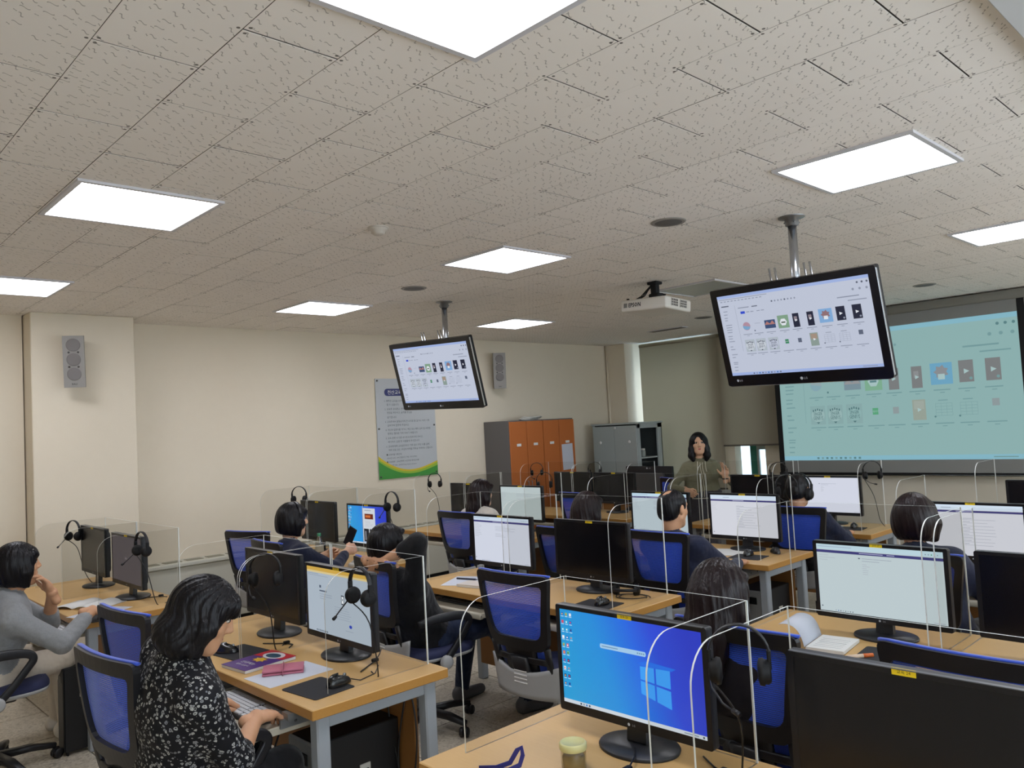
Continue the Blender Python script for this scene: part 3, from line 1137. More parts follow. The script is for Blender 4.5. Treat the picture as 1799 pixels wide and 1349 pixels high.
def gallery(w, h, teal=False):
    s = Screen(w, h, [], 0.92 if teal else 0.95, 'projected' if teal else 'tv')
    if teal:
        bg, bar, ink, ink2 = '8fb3b2', '86b8c8', '5c8386', '769c9e'
        dark, sky, green, tan, grey, gn = '7c7f80', '6ea6c4', '7fae92', '98a398', '8f9c9e', '5ba47c'
        white = 'a8c4c4'
    else:
        bg, bar, ink, ink2 = 'bfc6d8', '9fb2e0', '5a6070', '8d94a6'
        dark, sky, green, tan, grey, gn = '23263a', '7fa9d6', '7f9f86', '8a9a94', '5b6478', '2f8058'
        white = 'dfe3ea'
    s.rect(0, 0, 1, 1, bg, 0)
    s.rect(0, 0, 1, 0.035, bar, 1)
    s.rect(0.01, 0.045, 0.36, 0.052, ink2, 2)
    for i in range(12):
        s.rect(0.02 + 0.026 * i, 0.068, 0.036 + 0.026 * i, 0.078, ink2, 2)
    s.rect(0, 0.965, 1, 1, bar, 1)
    for i in range(10):
        s.rect(0.16 + 0.021 * i, 0.975, 0.17 + 0.021 * i, 0.99, (ink, ink2, '3a6fa8' if not teal else ink)[i % 3], 2)
    s.rect(0.88, 0.978, 0.965, 0.986, ink2, 2)
    for i in range(3):
        s.disc(0.93 + 0.028 * i, 0.068, 0.006, ink, 2)
        s.disc(0.90 + 0.04 * i, 0.135, 0.007, ink2, 2)
    for i in range(8):
        s.disc(0.385 + 0.022 * i, 0.14, 0.0055, ink if i in (0, 4) else ink2, 2)
    s.rect(0.80, 0.20, 0.93, 0.212, ink2, 2)
    s.rect(0.86, 0.245, 0.97, 0.255, ink2, 2)
    s.rect(0.02, 0.125, 0.075, 0.138, ink, 2)
    for z in (0.19, 0.23, 0.27, 0.30, 0.36, 0.39, 0.42, 0.45, 0.50, 0.53, 0.565, 0.63, 0.665, 0.73, 0.765, 0.83, 0.85, 0.89, 0.93):
        s.rect(0.028, z, 0.028 + 0.018 + 0.03 * ((z * 97) % 1), z + 0.009, ink2, 2)
    s.rect(0.118, 0.13, 0.1195, 0.70, ink2, 2)
    for i, a in enumerate((0.14, 0.18, 0.24)):
        s.rect(a, 0.165, a + 0.04, 0.176, ink if i == 2 else ink2, 2)
    s.rect(0.153, 0.215, 0.185, 0.245, '2f49c8' if not teal else '5a86b4', 2)
    for a in (0.195, 0.225, 0.27, 0.30):
        s.rect(a, 0.225, a + 0.022, 0.234, ink2, 2)
    # first row of thumbnails
    xs = [0.195, 0.275, 0.365, 0.45, 0.535, 0.63, 0.73, 0.83, 0.93]
    xs = [0.178, 0.258, 0.345, 0.437, 0.523, 0.617, 0.713, 0.806, 0.903]
    z0, z1 = 0.315, 0.475
    s.disc(xs[0], 0.40, 0.027, 'b08e9e' if not teal else '94a9ae', 2)
    s.poly([(xs[0] + 0.027 * math.cos(a), 0.40 + 0.045 * math.sin(a)) for a in np.linspace(0.2, PI + 0.2, 10)], '7aa3c8' if not teal else '86a9b4', 3)
    s.rect(xs[1] - 0.02, 0.375, xs[1] + 0.02, 0.379, ink2, 2)
    s.rect(xs[1] - 0.03, 0.455, xs[1] - 0.022, 0.47, ink, 2)
    s.rect(xs[2] - 0.037, 0.355, xs[2] + 0.037, 0.455, '3c4f74' if not teal else '7c929c', 2)
    s.poly([(xs[2] - 0.037, 0.41), (xs[2] - 0.02, 0.37), (xs[2], 0.40), (xs[2] + 0.018, 0.365), (xs[2] + 0.037, 0.41)], 'b07a74' if not teal else '96989a', 3)
    s.rect(xs[3] - 0.037, 0.32, xs[3] + 0.037, 0.47, green, 2)
    s.poly([(xs[3] + 0.024 * math.cos(a), 0.40 + 0.045 * math.sin(a)) for a in np.linspace(0, 2 * PI, 7)[:-1]], white, 3)
    s.rect(xs[3] - 0.014, 0.395, xs[3] + 0.014, 0.41, '40503f' if not teal else ink, 4)
    for q in (4, 5):
        s.rect(xs[q] - 0.021, z0, xs[q] + 0.021, z1, dark, 2)
        s.rect(xs[q] - 0.012, 0.35, xs[q] + 0.008, 0.40, '8a7f88' if not teal else '8d9092', 3)
        s.poly([(xs[q] - 0.006, 0.38), (xs[q] + 0.01, 0.395), (xs[q] - 0.006, 0.41)], white, 4)
    s.rect(xs[6] - 0.042, 0.305, xs[6] + 0.042, 0.46, sky, 2)
    s.poly([(xs[6] + (0.030 if i % 2 else 0.020) * math.cos(2 * PI * i / 14), 0.37 + (0.052 if i % 2 else 0.036) * math.sin(2 * PI * i / 14)) for i in range(14)], '8f6f74' if not teal else '8b8f93', 3)
    s.rect(xs[6] - 0.013, 0.385, xs[6] + 0.013, 0.425, white, 4)
    for q in (7, 8):
        s.rect(xs[q] - 0.027, 0.30, xs[q] + 0.027, 0.455, dark, 2)
        s.poly([(xs[q] - 0.008, 0.36), (xs[q] + 0.012, 0.378), (xs[q] - 0.008, 0.396)], white, 3)
        s.disc(xs[q] + 0.016, 0.43, 0.006, ink2, 3)
    for x in xs:
        s.rect(x - 0.034, 0.495, x + 0.03, 0.503, ink2, 2)
        s.rect(x - 0.01, 0.515, x + 0.008, 0.521, ink2, 2)
    # second row
    for q in range(3):
        x = xs[q]
        s.rect(x - 0.035, 0.565, x + 0.035, 0.715, 'aeb8c2' if not teal else '8aabab', 1)
        s.disc(x, 0.64, 0.031, bg if q == 2 else ('c9d0da' if not teal else '98b7b6'), 2, 24)
        s.text('SINGER', x, 0.628, 0.026, '2c3242' if not teal else '46696d', 3, 0.040)
        s.text('GENIUS', x, 0.662, 0.030, '2c3242' if not teal else '46696d', 3, 0.047)
        for a in (-0.02, -0.01, 0.0, 0.01, 0.02):
            s.rect(x + a - 0.003, 0.585 + abs(a) * 0.5, x + a + 0.003, 0.602 + abs(a) * 0.5, '3a4152' if not teal else '527578', 3)
        s.poly([(x - 0.008, 0.695), (x + 0.008, 0.695), (x, 0.71)], '3a4152' if not teal else '527578', 3)
    s.rect(xs[3] - 0.012, 0.605, xs[3] + 0.012, 0.655, gn, 2)
    s.text('GO!', xs[3], 0.63, 0.016, white, 3)
    s.rect(xs[4] - 0.012, 0.605, xs[4] + 0.012, 0.655, grey, 2)
    s.rect(xs[5] - 0.026, 0.56, xs[5] + 0.026, 0.71, tan, 2)
    s.rect(xs[5] - 0.02, 0.57, xs[5] + 0.02, 0.63, 'a28f80' if not teal else 'a0aaa2', 3)
    s.poly([(xs[5] - 0.006, 0.62), (xs[5] + 0.01, 0.635), (xs[5] - 0.006, 0.65)], white, 4)
    for q in (6, 7):
        s.rect(xs[q] - 0.02, 0.57, xs[q] + 0.016, 0.577, ink2, 2)
        for i in range(5):
            s.rect(xs[q] - 0.032, 0.595 + 0.022 * i, xs[q] + 0.032, 0.597 + 0.022 * i, ink2, 2)
        for i in range(4):
            s.rect(xs[q] - 0.032 + 0.021 * i, 0.595, xs[q] - 0.031 + 0.021 * i, 0.683, ink2, 2)
        s.disc(xs[q] - 0.035, 0.69, 0.004, ink, 2)
    s.rect(xs[8] - 0.013, 0.58, xs[8] + 0.013, 0.63, grey, 2)
    for x in xs:
        s.rect(x - 0.036, 0.735, x + 0.034, 0.743, ink2, 2)
        s.rect(x - 0.01, 0.755, x + 0.008, 0.761, ink2, 2)
    return s.mb, s.mats()


SCR_CACHE = {}


def screen_mesh(kind):
    if kind not in SCR_CACHE:
        f = {'off': lambda: scr_off(SW, SH), 'dim': lambda: scr_dim(SW, SH), 'desktop': lambda: scr_desktop(SW, SH), 'article': lambda: scr_desktop(SW, SH, True, True),
             'web1': lambda: scr_web(SW, SH, 1, True, 'cdd2e0', True), 'web2': lambda: scr_web(SW, SH, 4, True, 'bccbd4', True, 'bcd8e8'),
             'web3': lambda: scr_web(SW, SH, 8, True, 'bac8cc', False, 'b6d0da'), 'plain': lambda: scr_web(SW, SH, 3, False, 'b9c6c8', True),
             'white': lambda: scr_web(SW, SH, 9, False, 'd0d4e2', False), 'lines': lambda: scr_lines(SW, SH, 2), 'lines2': lambda: scr_lines(SW, SH, 6),
             'signin': lambda: scr_signin(SW, SH)}[kind]
        mb, ms = f()
        SCR_CACHE[kind] = mb.mesh('screen', ms)
    return SCR_CACHE[kind]


def rrect(w, h, r, n=5):
    pts = []
    for cx, cz, a0 in ((w / 2 - r, h / 2 - r, 0), (-w / 2 + r, h / 2 - r, 90), (-w / 2 + r, -h / 2 + r, 180), (w / 2 - r, -h / 2 + r, 270)):
        for i in range(n):
            a = math.radians(a0 + 90 * i / (n - 1))
            pts.append((cx + r * math.cos(a), cz + r * math.sin(a)))
    return pts


MESHES = {}


def mon_meshes():
    # bezel origin: centre of the visible frame's front plane
    mb = MB()
    f = lambda a, b, d: (a, d, b)
    mb.ring(rrect(MW, MH, 0.008), [(p[0], p[1] + 0.006) for p in rrect(SW, SH, 0.001)], 0.0, 0.012, f)
    mb.prism(rrect(MW, MH, 0.008), 0.010, 0.030, f, 1)
    mb.prism(rrect(MW * 0.86, MH * 0.82, 0.03), 0.030, 0.050, f, 1)
    mb.box((0, 0.0, MH / 2 + 0.0005), (MW - 0.02, 0.012, 0.002), 2)
    MESHES['bezel'] = mb.mesh('bezel', [M_BLACK, M_SHELLG, mat('bezel_edge', '55575c', 0.35)])
    mb = MB()
    mb.lathe([(0.128, 0.0), (0.130, 0.006), (0.126, 0.011), (0.05, 0.019), (0.0001, 0.020)], 40, sc=(1.0, 0.80))
    MESHES['base'] = mb.mesh('stand_base', [M_BASE])
    mb = MB()
    mb.text('LG', (0.012, -0.0006, -MH / 2 + 0.0105), (1, 0, 0), (0, 0, 1), h=0.0062, m=0)
    n = 14
    mb.add([(-0.006 + 0.0045 * math.cos(2 * PI * i / n), -0.0006, -MH / 2 + 0.0105 + 0.0045 * math.sin(2 * PI * i / n)) for i in range(n)], [tuple(range(n))], 0)
    MESHES['logo'] = mb.mesh('logo', [M_LOGO])


mon_meshes()
TAGS = {}


def tag_mesh(n):
    if n not in TAGS:
        mb = MB()
        mb.box((0, -0.0006, MH / 2 - 0.006), (0.052, 0.0012, 0.016), 0)
        mb.text('교육 %d' % n, (0, -0.0014, MH / 2 - 0.006), (1, 0, 0), (0, 0, 1), h=0.0085, m=1)
        TAGS[n] = mb.mesh('name_tag', [M_LABEL, M_INK])
    return TAGS[n]


def monitor(label, x, y, ztop, kind, num=None, rz=0.0, group='student monitors'):
    t = thing('monitor', label, 'monitor', (x, y, TH), rz, group)
    zc = ztop - TH - MH / 2
    link('bezel', MESHES['bezel'], t, (0, -0.035, zc))
    link('screen', screen_mesh(kind), t, (0, -0.0345, zc + 0.006))
    link('stand_base', MESHES['base'], t, (0, 0, 0))
    mb = MB()
    mb.prism([(-0.036, 0), (0.036, 0), (0.028, 1), (-0.028, 1)], -0.012, 0.014, lambda a, b, d: (a, d + 0.012 * b, 0.016 + b * (zc - 0.06)), 0)
    mb.box((0, 0.008, zc - 0.02), (0.09, 0.03, 0.12), 0, bevel=0.006)
    mb.build('stand_neck', [M_BASE], t)
    link('logo', MESHES['logo'], t, (0, -0.0353, zc))
    if num:
        link('name_tag', tag_mesh(num), t, (0, -0.0353, zc))
    return t


MON = [
    ('A1a', -6.20, 1.75, 1.147, 'off', 19, 'blank dark monitor nearest the beige pillar'),
    ('A1b', -5.50, 1.75, 1.136, 'dim', 20, 'dim grey-screened monitor with a headset hanging before it, near the pillar'),
    ('A2a', -3.775, 1.88, 1.141, 'off', 21, "blank dark monitor beside the floral-blouse woman's lit one"),
    ('A2b', -3.137, 1.87, 1.120, 'signin', 22, 'lit monitor with a yellow top bar and phone sign-in page'),
    ('A3a', -1.525, 1.87, 1.126, 'desktop', 23, 'large lit monitor showing a blue desktop with icons'),
    ('A3b', -0.725, 1.85, 1.115, 'off', 24, 'big black switched-off monitor filling the bottom corner of the picture'),
    ('B1a', -6.07, 3.46, 1.158, 'off', 13, 'blank dark monitor behind the headset-wearing woman and bottle'),
    ('B1b', -5.32, 3.46, 1.155, 'article', 14, 'lit monitor with blue desktop and a white article window'),
    ('B2a', -3.831, 3.50, 1.130, 'web1', 15, 'lit white-page monitor in front of the person clasping hands behind head'),
    ('B2b', -3.074, 3.50, 1.132, 'off', 16, 'black blank monitor behind the empty chair with silver shell'),
    ('B3a', -1.414, 3.42, 1.124, 'web3', 17, 'lit white-page monitor standing behind the open notebook'),
    ('B3b', -0.765, 3.42, 1.125, 'off', 18, 'black blank monitor at the picture edge beyond the empty blue chair'),
    ('C1a', -6.069, 5.14, 1.160, 'off', 7, 'dark monitor half hidden by the long-haired woman in white'),
    ('C1b', -5.332, 5.14, 1.150, 'plain', 8, 'pale lit monitor with a headset hanging at its corner'),
    ('C2a', -3.777, 5.14, 1.127, 'web2', 9, "lit monitor partly covered by the balding man's head"),
    ('C2b', -3.046, 5.14, 1.131, 'lines', 10, 'lit monitor listing text lines, below the lecturer'),
    ('C3a', -1.539, 5.06, 1.123, 'lines2', 11, 'lit monitor listing text lines, beyond the brown bob of hair'),
    ('D1a', -6.02, 6.62, 1.158, 'off', 1, 'small-looking black monitor in front of the orange lockers'),
    ('D1b', -5.431, 6.62, 1.154, 'off', 2, 'black monitor in front of the grey steel cabinet'),
    ('D2a', -3.754, 6.62, 1.141, 'off', 3, 'black monitor just beside the lecturer, under the window'),
    ('D2b', -3.10, 6.62, 1.136, 'white', 4, "lit white monitor before the headphone-wearing man"),
    ('D3a', -1.49, 6.62, 1.118, 'off', 5, 'black monitor below the projection screen at the picture edge'),
]
MONPOS = {}
for key, x, y, z, kind, num, lab in MON:
    MONPOS[key] = (x, y, z)
    monitor(lab, x, y + 0.035, z, kind, num, rnd.uniform(-0.012, 0.012))

# ================================================================= ACRYLIC PARTITIONS
PD = 0.47      # depth of the side panes


def side_mesh(hh):
    key = 'side%.3f' % hh
    if key not in MESHES:
        r = 0.10
        poly = [(0, 0), (PD, 0), (PD, hh)]
        poly += [(r - r * math.sin(a), hh - r + r * math.cos(a)) for a in np.linspace(0, PI / 2, 9)]
        mb = MB()
        mb.prism(poly, -0.0025, 0.0025, lambda a, b, d: (d, a, b), 0, rim=1)
        MESHES[key] = mb.mesh('side_pane', [M_ACRYL, M_ACEDGE])
    return MESHES[key]


def back_mesh(w, hh):
    key = 'back%.3f_%.3f' % (w, hh)
    if key not in MESHES:
        mb = MB()
        mb.prism([(-w / 2, 0), (w / 2, 0), (w / 2, hh), (-w / 2, hh)], -0.0025, 0.0025, lambda a, b, d: (a, d, b), 0, rim=1)
        MESHES[key] = mb.mesh('back_pane', [M_ACRYL, M_ACEDGE])
    return MESHES[key]


def partition(label, x0, x1, y0, hh):
    w = x1 - x0
    t = thing('acrylic_partition', label, 'partition', ((x0 + x1) / 2, y0, TH), 0, 'clear acrylic desk partitions')
    link('back_pane', back_mesh(w, hh), t, (0, PD + 0.003, 0))
    for s_ in (-1, 1):
        link('side_pane', side_mesh(hh), t, (s_ * (w / 2 - 0.0025), 0, 0))


PART = {'A1a': (-6.55, -5.88), 'A1b': (-5.865, -5.12), 'A2a': (-4.17, -3.472), 'A2b': (-3.458, -2.725), 'A3a': (-1.905, -1.205), 'A3b': (-1.085, -0.36),
        'B1a': (-6.55, -5.765), 'B1b': (-5.75, -4.955), 'B2a': (-4.20, -3.475), 'B2b': (-3.43, -2.67), 'B3a': (-1.94, -1.155), 'B3b': (-1.115, -0.35),
        'C1a': (-6.55, -5.765), 'C1b': (-5.75, -4.955), 'C2a': (-4.22, -3.475), 'C2b': (-3.43, -2.74), 'C3a': (-1.86, -1.12),
        'D1a': (-6.55, -5.765), 'D1b': (-5.75, -5.02), 'D2a': (-4.18, -3.475), 'D2b': (-3.43, -2.70), 'D3a': (-1.88, -1.12)}
PWHERE = {'A1a': 'the blank monitor nearest the beige pillar', 'A1b': 'the dim grey monitor of the woman in cardigan', 'A2a': "the blank monitor on the floral-blouse woman's table",
          'A2b': 'the sign-in page monitor with yellow bar', 'A3a': 'the large blue desktop monitor', 'A3b': 'the big black monitor in the bottom corner',
          'B1a': 'the blank monitor and the green-capped bottle', 'B1b': 'the blue desktop with white article', 'B2a': 'the white-page monitor of the person clasping hands behind head',
          'B2b': 'the black monitor with a tangled headset beside it', 'B3a': 'the lit monitor with the open notebook', 'B3b': 'the black monitor behind the empty blue chair',
          'C1a': 'the dark monitor hidden by the woman in white', 'C1b': 'the pale monitor of the woman in white', 'C2a': "the monitor covered by the balding man's head",
          'C2b': 'the text-line monitor below the lecturer', 'C3a': 'the text-line monitor beyond the brown bob', 'D1a': 'the black monitor before the orange lockers',
          'D1b': 'the black monitor before the grey cabinet', 'D2a': 'the black monitor under the window', 'D2b': 'the white monitor of the headphone-wearing man',
          'D3a': 'the black monitor under the projection screen'}
PH = {}
for k, (a, b) in PART.items():
    yb = TABLES[k[:2]][1] + TD - 0.02
    hh = 0.447 if k[0] == 'A' else 0.53
    PH[k] = TH + hh
    partition('clear acrylic partition around ' + PWHERE[k], a, b, yb - PD, hh)
# ================================================================= CHAIRS
def mesh_fabric():
    t = NT('blue_mesh_fabric')
    sp = t.n('ShaderNodeSeparateXYZ')
    t.l(t.coord('Object'), sp.inputs[0])
    st = t.math('FRACT', t.math('MULTIPLY', sp.outputs[2], 145.0))
    gap = t.math('LESS_THAN', st, 0.30)
    t.b.inputs['Base Color'].default_value = lin('3159de')
    t.b.inputs['Roughness'].default_value = 0.55
    t.b.inputs['Sheen Weight'].default_value = 0.2
    tr = t.n('ShaderNodeBsdfTransparent')
    mx = t.n('ShaderNodeMixShader')
    t.l(t.math('MULTIPLY', gap, 0.62), mx.inputs[0])
    t.l(t.b.outputs[0], mx.inputs[1])
    t.l(tr.outputs[0], mx.inputs[2])
    t.l(mx.outputs[0], t.out.inputs[0])
    return t.m


M_MESH = mesh_fabric()
M_BLUEF = mat('blue_fabric', '2c4fc4', 0.7, sheen=0.3, bump=(500, 0.2))
M_SEATF = mat('seat_fabric', '20264a', 0.8, bump=(400, 0.3))
M_CHB = mat('chair_black', '17171b', 0.42, spec=0.45)


def backc(x, z):
    """y of the chair back's rear face at local x, height z"""
    q = (z - 0.45) / 0.55
    return -0.215 - 0.10 * q - 0.02 * math.sin(q * PI) + 0.42 * x * x


def make_chair():
    t = thing('office_chair', '', 'chair')
    # five-star base
    mb = MB()
    mb.lathe([(0.055, 0.055), (0.055, 0.10), (0.035, 0.115)], 16)
    for k in range(5):
        a = 2 * PI * k / 5 + 0.3
        c, s_ = math.cos(a), math.sin(a)
        mb.tube([(0.03 * c, 0.03 * s_, 0.095), (0.17 * c, 0.17 * s_, 0.092), (0.29 * c, 0.29 * s_, 0.072)], [1.0, 0.9, 0.65], 10, 0, flat=(0.055, 0.04, (0, 0, 1)))
    mb.build('star_base', [M_CHB], t)
    cm = MB()
    for s_ in (-1, 1):
        cm.lathe([(0.0001, -0.011), (0.022, -0.011), (0.027, -0.006), (0.027, 0.006), (0.022, 0.011), (0.0001, 0.011)], 14, c=(s_ * 0.014, -0.012, 0.0275), rot=Matrix.Rotation(PI / 2, 3, 'Y'))
    cm.box((0, -0.006, 0.047), (0.018, 0.04, 0.03), 0, bevel=0.006)
    cm.cyl((0, 0, 0.05), (0, 0, 0.082), 0.007, n=8)
    cme = cm.mesh('caster', [M_CHB])
    for k in range(5):
        a = 2 * PI * k / 5 + 0.3
        link('caster', cme, t, (0.285 * math.cos(a), 0.285 * math.sin(a), 0), (0, 0, a * 2.3))
    mb = MB()
    mb.cyl((0, 0, 0.10), (0, 0, 0.26), 0.026, n=16)
    mb.cyl((0, 0, 0.24), (0, 0, 0.40), 0.014, n=12, m=1)
    mb.build('gas_column', [M_CHB, M_CHROME], t)
    mb = MB()
    mb.box((0, -0.01, 0.395), (0.15, 0.22, 0.045), 0, bevel=0.012, seg=2)
    mb.tube([(0, -0.10, 0.39), (0, -0.20, 0.40), (0, backc(0, 0.50) - 0.012, 0.48), (0, backc(0, 0.60) - 0.014, 0.60)], 1.0, 10, 0, flat=(0.11, 0.03, (0, 1, 0)))
    mb.build('tilt_mechanism', [M_CHB], t)
    # seat pad and its shell
    def se(r, a, w, d):
        c, s_ = math.cos(a), math.sin(a)
        return (w * r * math.copysign(abs(c) ** 0.55, c), 0.015 + d * r * math.copysign(abs(s_) ** 0.55, s_))
    mb = MB()
    prof = [(0.90, 0.432), (1.0, 0.445), (1.0, 0.465), (0.96, 0.482), (0.80, 0.492), (0.40, 0.490), (0.001, 0.488)]
    n = 36
    vs = [(*se(r, 2 * PI * j / n, 0.245, 0.235), z) for r, z in prof for j in range(n)]
    fs = [(i * n + j, i * n + (j + 1) % n, (i + 1) * n + (j + 1) % n, (i + 1) * n + j) for i in range(len(prof) - 1) for j in range(n)]
    mb.add(vs, fs + [tuple(range(n))[::-1]], 0, True)
    mb.build('seat', [M_SEATF], t)
    mb = MB()
    prof = [(0.30, 0.405), (0.75, 0.412), (0.98, 0.430), (1.01, 0.447), (0.99, 0.450)]
    vs = [(*se(r, 2 * PI * j / n, 0.245, 0.235), z) for r, z in prof for j in range(n)]
    fs = [(i * n + j, i * n + (j + 1) % n, (i + 1) * n + (j + 1) % n, (i + 1) * n + j) for i in range(len(prof) - 1) for j in range(n)]
    mb.add(vs, fs + [tuple(range(n))[::-1]], 0, True)
    mb.build('seat_shell', [M_SILVER], t)
    # silver rear shroud with four slots
    mb = MB()
    f = lambda u, v: ((u - 0.5) * (0.47 - 0.07 * v), -0.225 - 0.03 * (1 - (2 * u - 1) ** 2) + 0.42 * ((u - 0.5) * 0.4) ** 2 - 0.014, 0.405 + 0.17 * (1 - v) - 0.05 * math.sin(PI * u) * (1 - v))
    mb.surf(f, 14, 6, 0, thick=(0, 0.012, 0))
    sh = mb.build('rear_shroud', [M_SILVER], t)
    for k in range(4):
        mb = MB()
        z = 0.475 + 0.018 * k
        mb.box((0, -0.268, z), (0.085, 0.006, 0.007), 0, bevel=0.002)
        mb.build('slot', [mat('slot_white', 'd8d8d6', 0.4) if 'slot_white' not in bpy.data.materials else bpy.data.materials['slot_white']], sh)
    # back frame: trapezoid ring bent round the sitter
    def bend(x, z, d):
        return (x, backc(x, z) + d, z)
    zt, zb = 1.0, 0.60
    def loop(wt, wb, z1, z0, r):
        pts = []
        raw = [(-wt, z1), (wt, z1), (wb, z0), (-wb, z0)]
        for i in range(4):
            p, q, s_ = Vector(raw[i - 1]), Vector(raw[i]), Vector(raw[(i + 1) % 4])
            a, b = (p - q).normalized(), (s_ - q).normalized()
            rr = r if i >= 2 else r * 0.45
            for k in range(5):
                u = k / 4
                p0, p1, p2 = q + a * rr, q, q + b * rr
                pts.append(tuple(p0 * (1 - u) ** 2 + p1 * 2 * u * (1 - u) + p2 * u * u))
        out = []
        for i in range(len(pts)):
            p, q = Vector(pts[i]), Vector(pts[(i + 1) % len(pts)])
            m_ = 8 if (q - p).length > 0.1 else 1
            for k in range(m_):
                out.append(tuple(p + (q - p) * k / m_))
        return out
    outer = loop(0.240, 0.188, 1.0, 0.635, 0.07)
    inner = loop(0.202, 0.158, 0.950, 0.690, 0.055)
    mb = MB()
    mb.ring(outer, inner, -0.012, 0.012, bend)
    mb.build('back_frame', [M_CHB], t)
    # blue mesh panel, wrapped over the top edge
    def mf(u, v):
        w = 0.168 + 0.050 * v
        z = 0.665 + 0.31 * v
        x = (2 * u - 1) * w
        return (x, backc(x, z) + 0.006, z)
    mb = MB()
    mb.surf(mf, 12, 10, 0)
    mb.build('back_mesh', [M_MESH], t)
    mb = MB()
    pts = [(x, backc(x, 1.0) + 0.009, 1.0005 - 0.06 * max(0, abs(x) - 0.2)) for x in np.linspace(-0.236, 0.236, 15)]
    mb.tube(pts, 1.0, 8, 0, flat=(0.016, 0.009, (0, 0, 1)))
    mb.build('top_piping', [M_BLUEF], t)
    # lumbar plate and stays below the mesh
    mb = MB()
    lf = lambda u, v: ((2 * u - 1) * (0.10 - 0.015 * v), backc((2 * u - 1) * 0.10, 0.66 - 0.20 * v) - 0.004, 0.66 - 0.20 * v)
    mb.surf(lf, 10, 6, 0, thick=(0, 0.016, 0))
    mb.lathe([(0.035, -0.03), (0.04, 0.0), (0.0001, 0.004)], 16, c=(-0.05, backc(0, 0.55) - 0.02, 0.565), rot=Matrix.Rotation(PI / 2, 3, 'X'))
    for e in (-1, 1):
        mb.tube([(e * 0.175, backc(0.17, 0.655), 0.655), (e * 0.172, backc(0.17, 0.58) - 0.002, 0.58), (e * 0.160, backc(0.16, 0.46) - 0.004, 0.46)], 1.0, 8, 0, flat=(0.035, 0.02, (0, 1, 0)))
    mb.tube([(x, backc(x, 0.585) - 0.004, 0.585) for x in np.linspace(-0.17, 0.17, 9)], 1.0, 8, 0, flat=(0.03, 0.014, (0, 1, 0)))
    mb.build('lumbar_plate', [M_CHB], t)
    mb = MB()
    mb.surf(lambda u, v: ((2 * u - 1) * 0.155, backc((2 * u - 1) * 0.155, 0.63 - 0.18 * v) + 0.014, 0.63 - 0.18 * v), 8, 4, 0, thick=(0, 0.006, 0))
    mb.build('lumbar_fabric', [M_BLUEF], t)
    # armrests: looped arm, silver pivot disc
    for s_ in (-1, 1):
        x = s_ * 0.275
        mb = MB()
        P = [(x, -0.02, 0.43), (x, 0.05, 0.50), (x, 0.12, 0.585), (x, 0.145, 0.625), (x, 0.12, 0.655), (x, 0.04, 0.668), (x, -0.08, 0.668), (x, -0.18, 0.655)]
        Q, rr = [], []
        w8 = [1.0, 0.9, 0.9, 0.95, 1.05, 1.2, 1.2, 0.9]
        V = [Vector(p) for p in P]
        for q in range(len(V) - 1):
            p0, p1, p2, p3 = V[max(q - 1, 0)], V[q], V[q + 1], V[min(q + 2, len(V) - 1)]
            for k in range(4):
                u = k / 4
                Q.append(0.5 * ((2 * p1) + (p2 - p0) * u + (2 * p0 - 5 * p1 + 4 * p2 - p3) * u * u + (3 * p1 - p0 - 3 * p2 + p3) * u ** 3))
                rr.append(w8[q] + (w8[q + 1] - w8[q]) * u)
        Q.append(V[-1])
        rr.append(w8[-1])
        mb.tube(Q, rr, 10, 0, flat=(0.042, 0.024, (1, 0, 0)))
        mb.tube([(s_ * 0.15, -0.02, 0.405), (s_ * 0.24, -0.02, 0.412), (x, -0.02, 0.43)], 1.0, 8, 0, flat=(0.06, 0.02, (0, 0, 1)))
        ar = mb.build('armrest', [M_CHB], t)
        mb = MB()
        mb.lathe([(0.0001, 0.030), (0.026, 0.030), (0.036, 0.024), (0.036, 0.0)], 18, c=(x, -0.02, 0.43), rot=Matrix.Rotation(s_ * PI / 2, 3, 'Y'))
        mb.build('pivot_disc', [M_SILVER], ar)
    return note_kids(t)


CHAIRS = [  # top-centre x, top-centre y, facing (0 = to the screen wall), label
    (-5.12, 0.62, -0.05, 'blue-backed chair under the woman in grey cardigan, its castered base showing'),
    (-3.72, 1.14, 0.10, 'blue-backed chair pushed in behind the blank monitor next to the floral-blouse woman'),
    (-2.985, 0.850, 0.10, 'blue-backed chair the floral-blouse woman sits on'),
    (-5.93, 2.75, 0.30, 'empty blue-backed chair beside the headset-wearing woman, near the heater casing'),
    (-5.22, 2.55, -0.05, 'blue-backed chair the headset-wearing woman sits on'),
    (-3.83, 2.50, -0.12, 'blue-backed chair of the person clasping hands behind head'),
    (-2.83, 2.62, 0.03, 'empty blue-backed chair with its silver shroud and slots facing the blue desktop monitor'),
    (-1.47, 2.34, -0.04, 'blue-backed chair behind the acrylic pane, of the woman with long dark hair'),
    (-0.80, 2.43, -0.05, 'empty blue-backed chair just beyond the big black monitor'),
    (-5.30, 4.31, 0.0, 'blue-backed chair of the long-haired woman in white'),
    (-3.02, 4.04, 0.0, 'blue-backed chair behind the balding man in navy'),
    (-3.72, 3.93, 0.0, 'blue-backed chair hidden behind the black monitor, of the brown-haired woman'),
    (-5.42, 5.98, 0.0, 'empty blue-backed chair before the black monitor near the grey cabinet'),
    (-2.86, 5.52, 0.02, 'blue-backed chair of the headphone-wearing man'),
    (-1.50, 3.98, 0.0, 'blue-backed chair of the woman with the round brown bob'),
    (-5.50, 7.75, 2.6, "lecturer's empty blue-backed chair beside the standing lecturer"),
]
ch0 = make_chair()
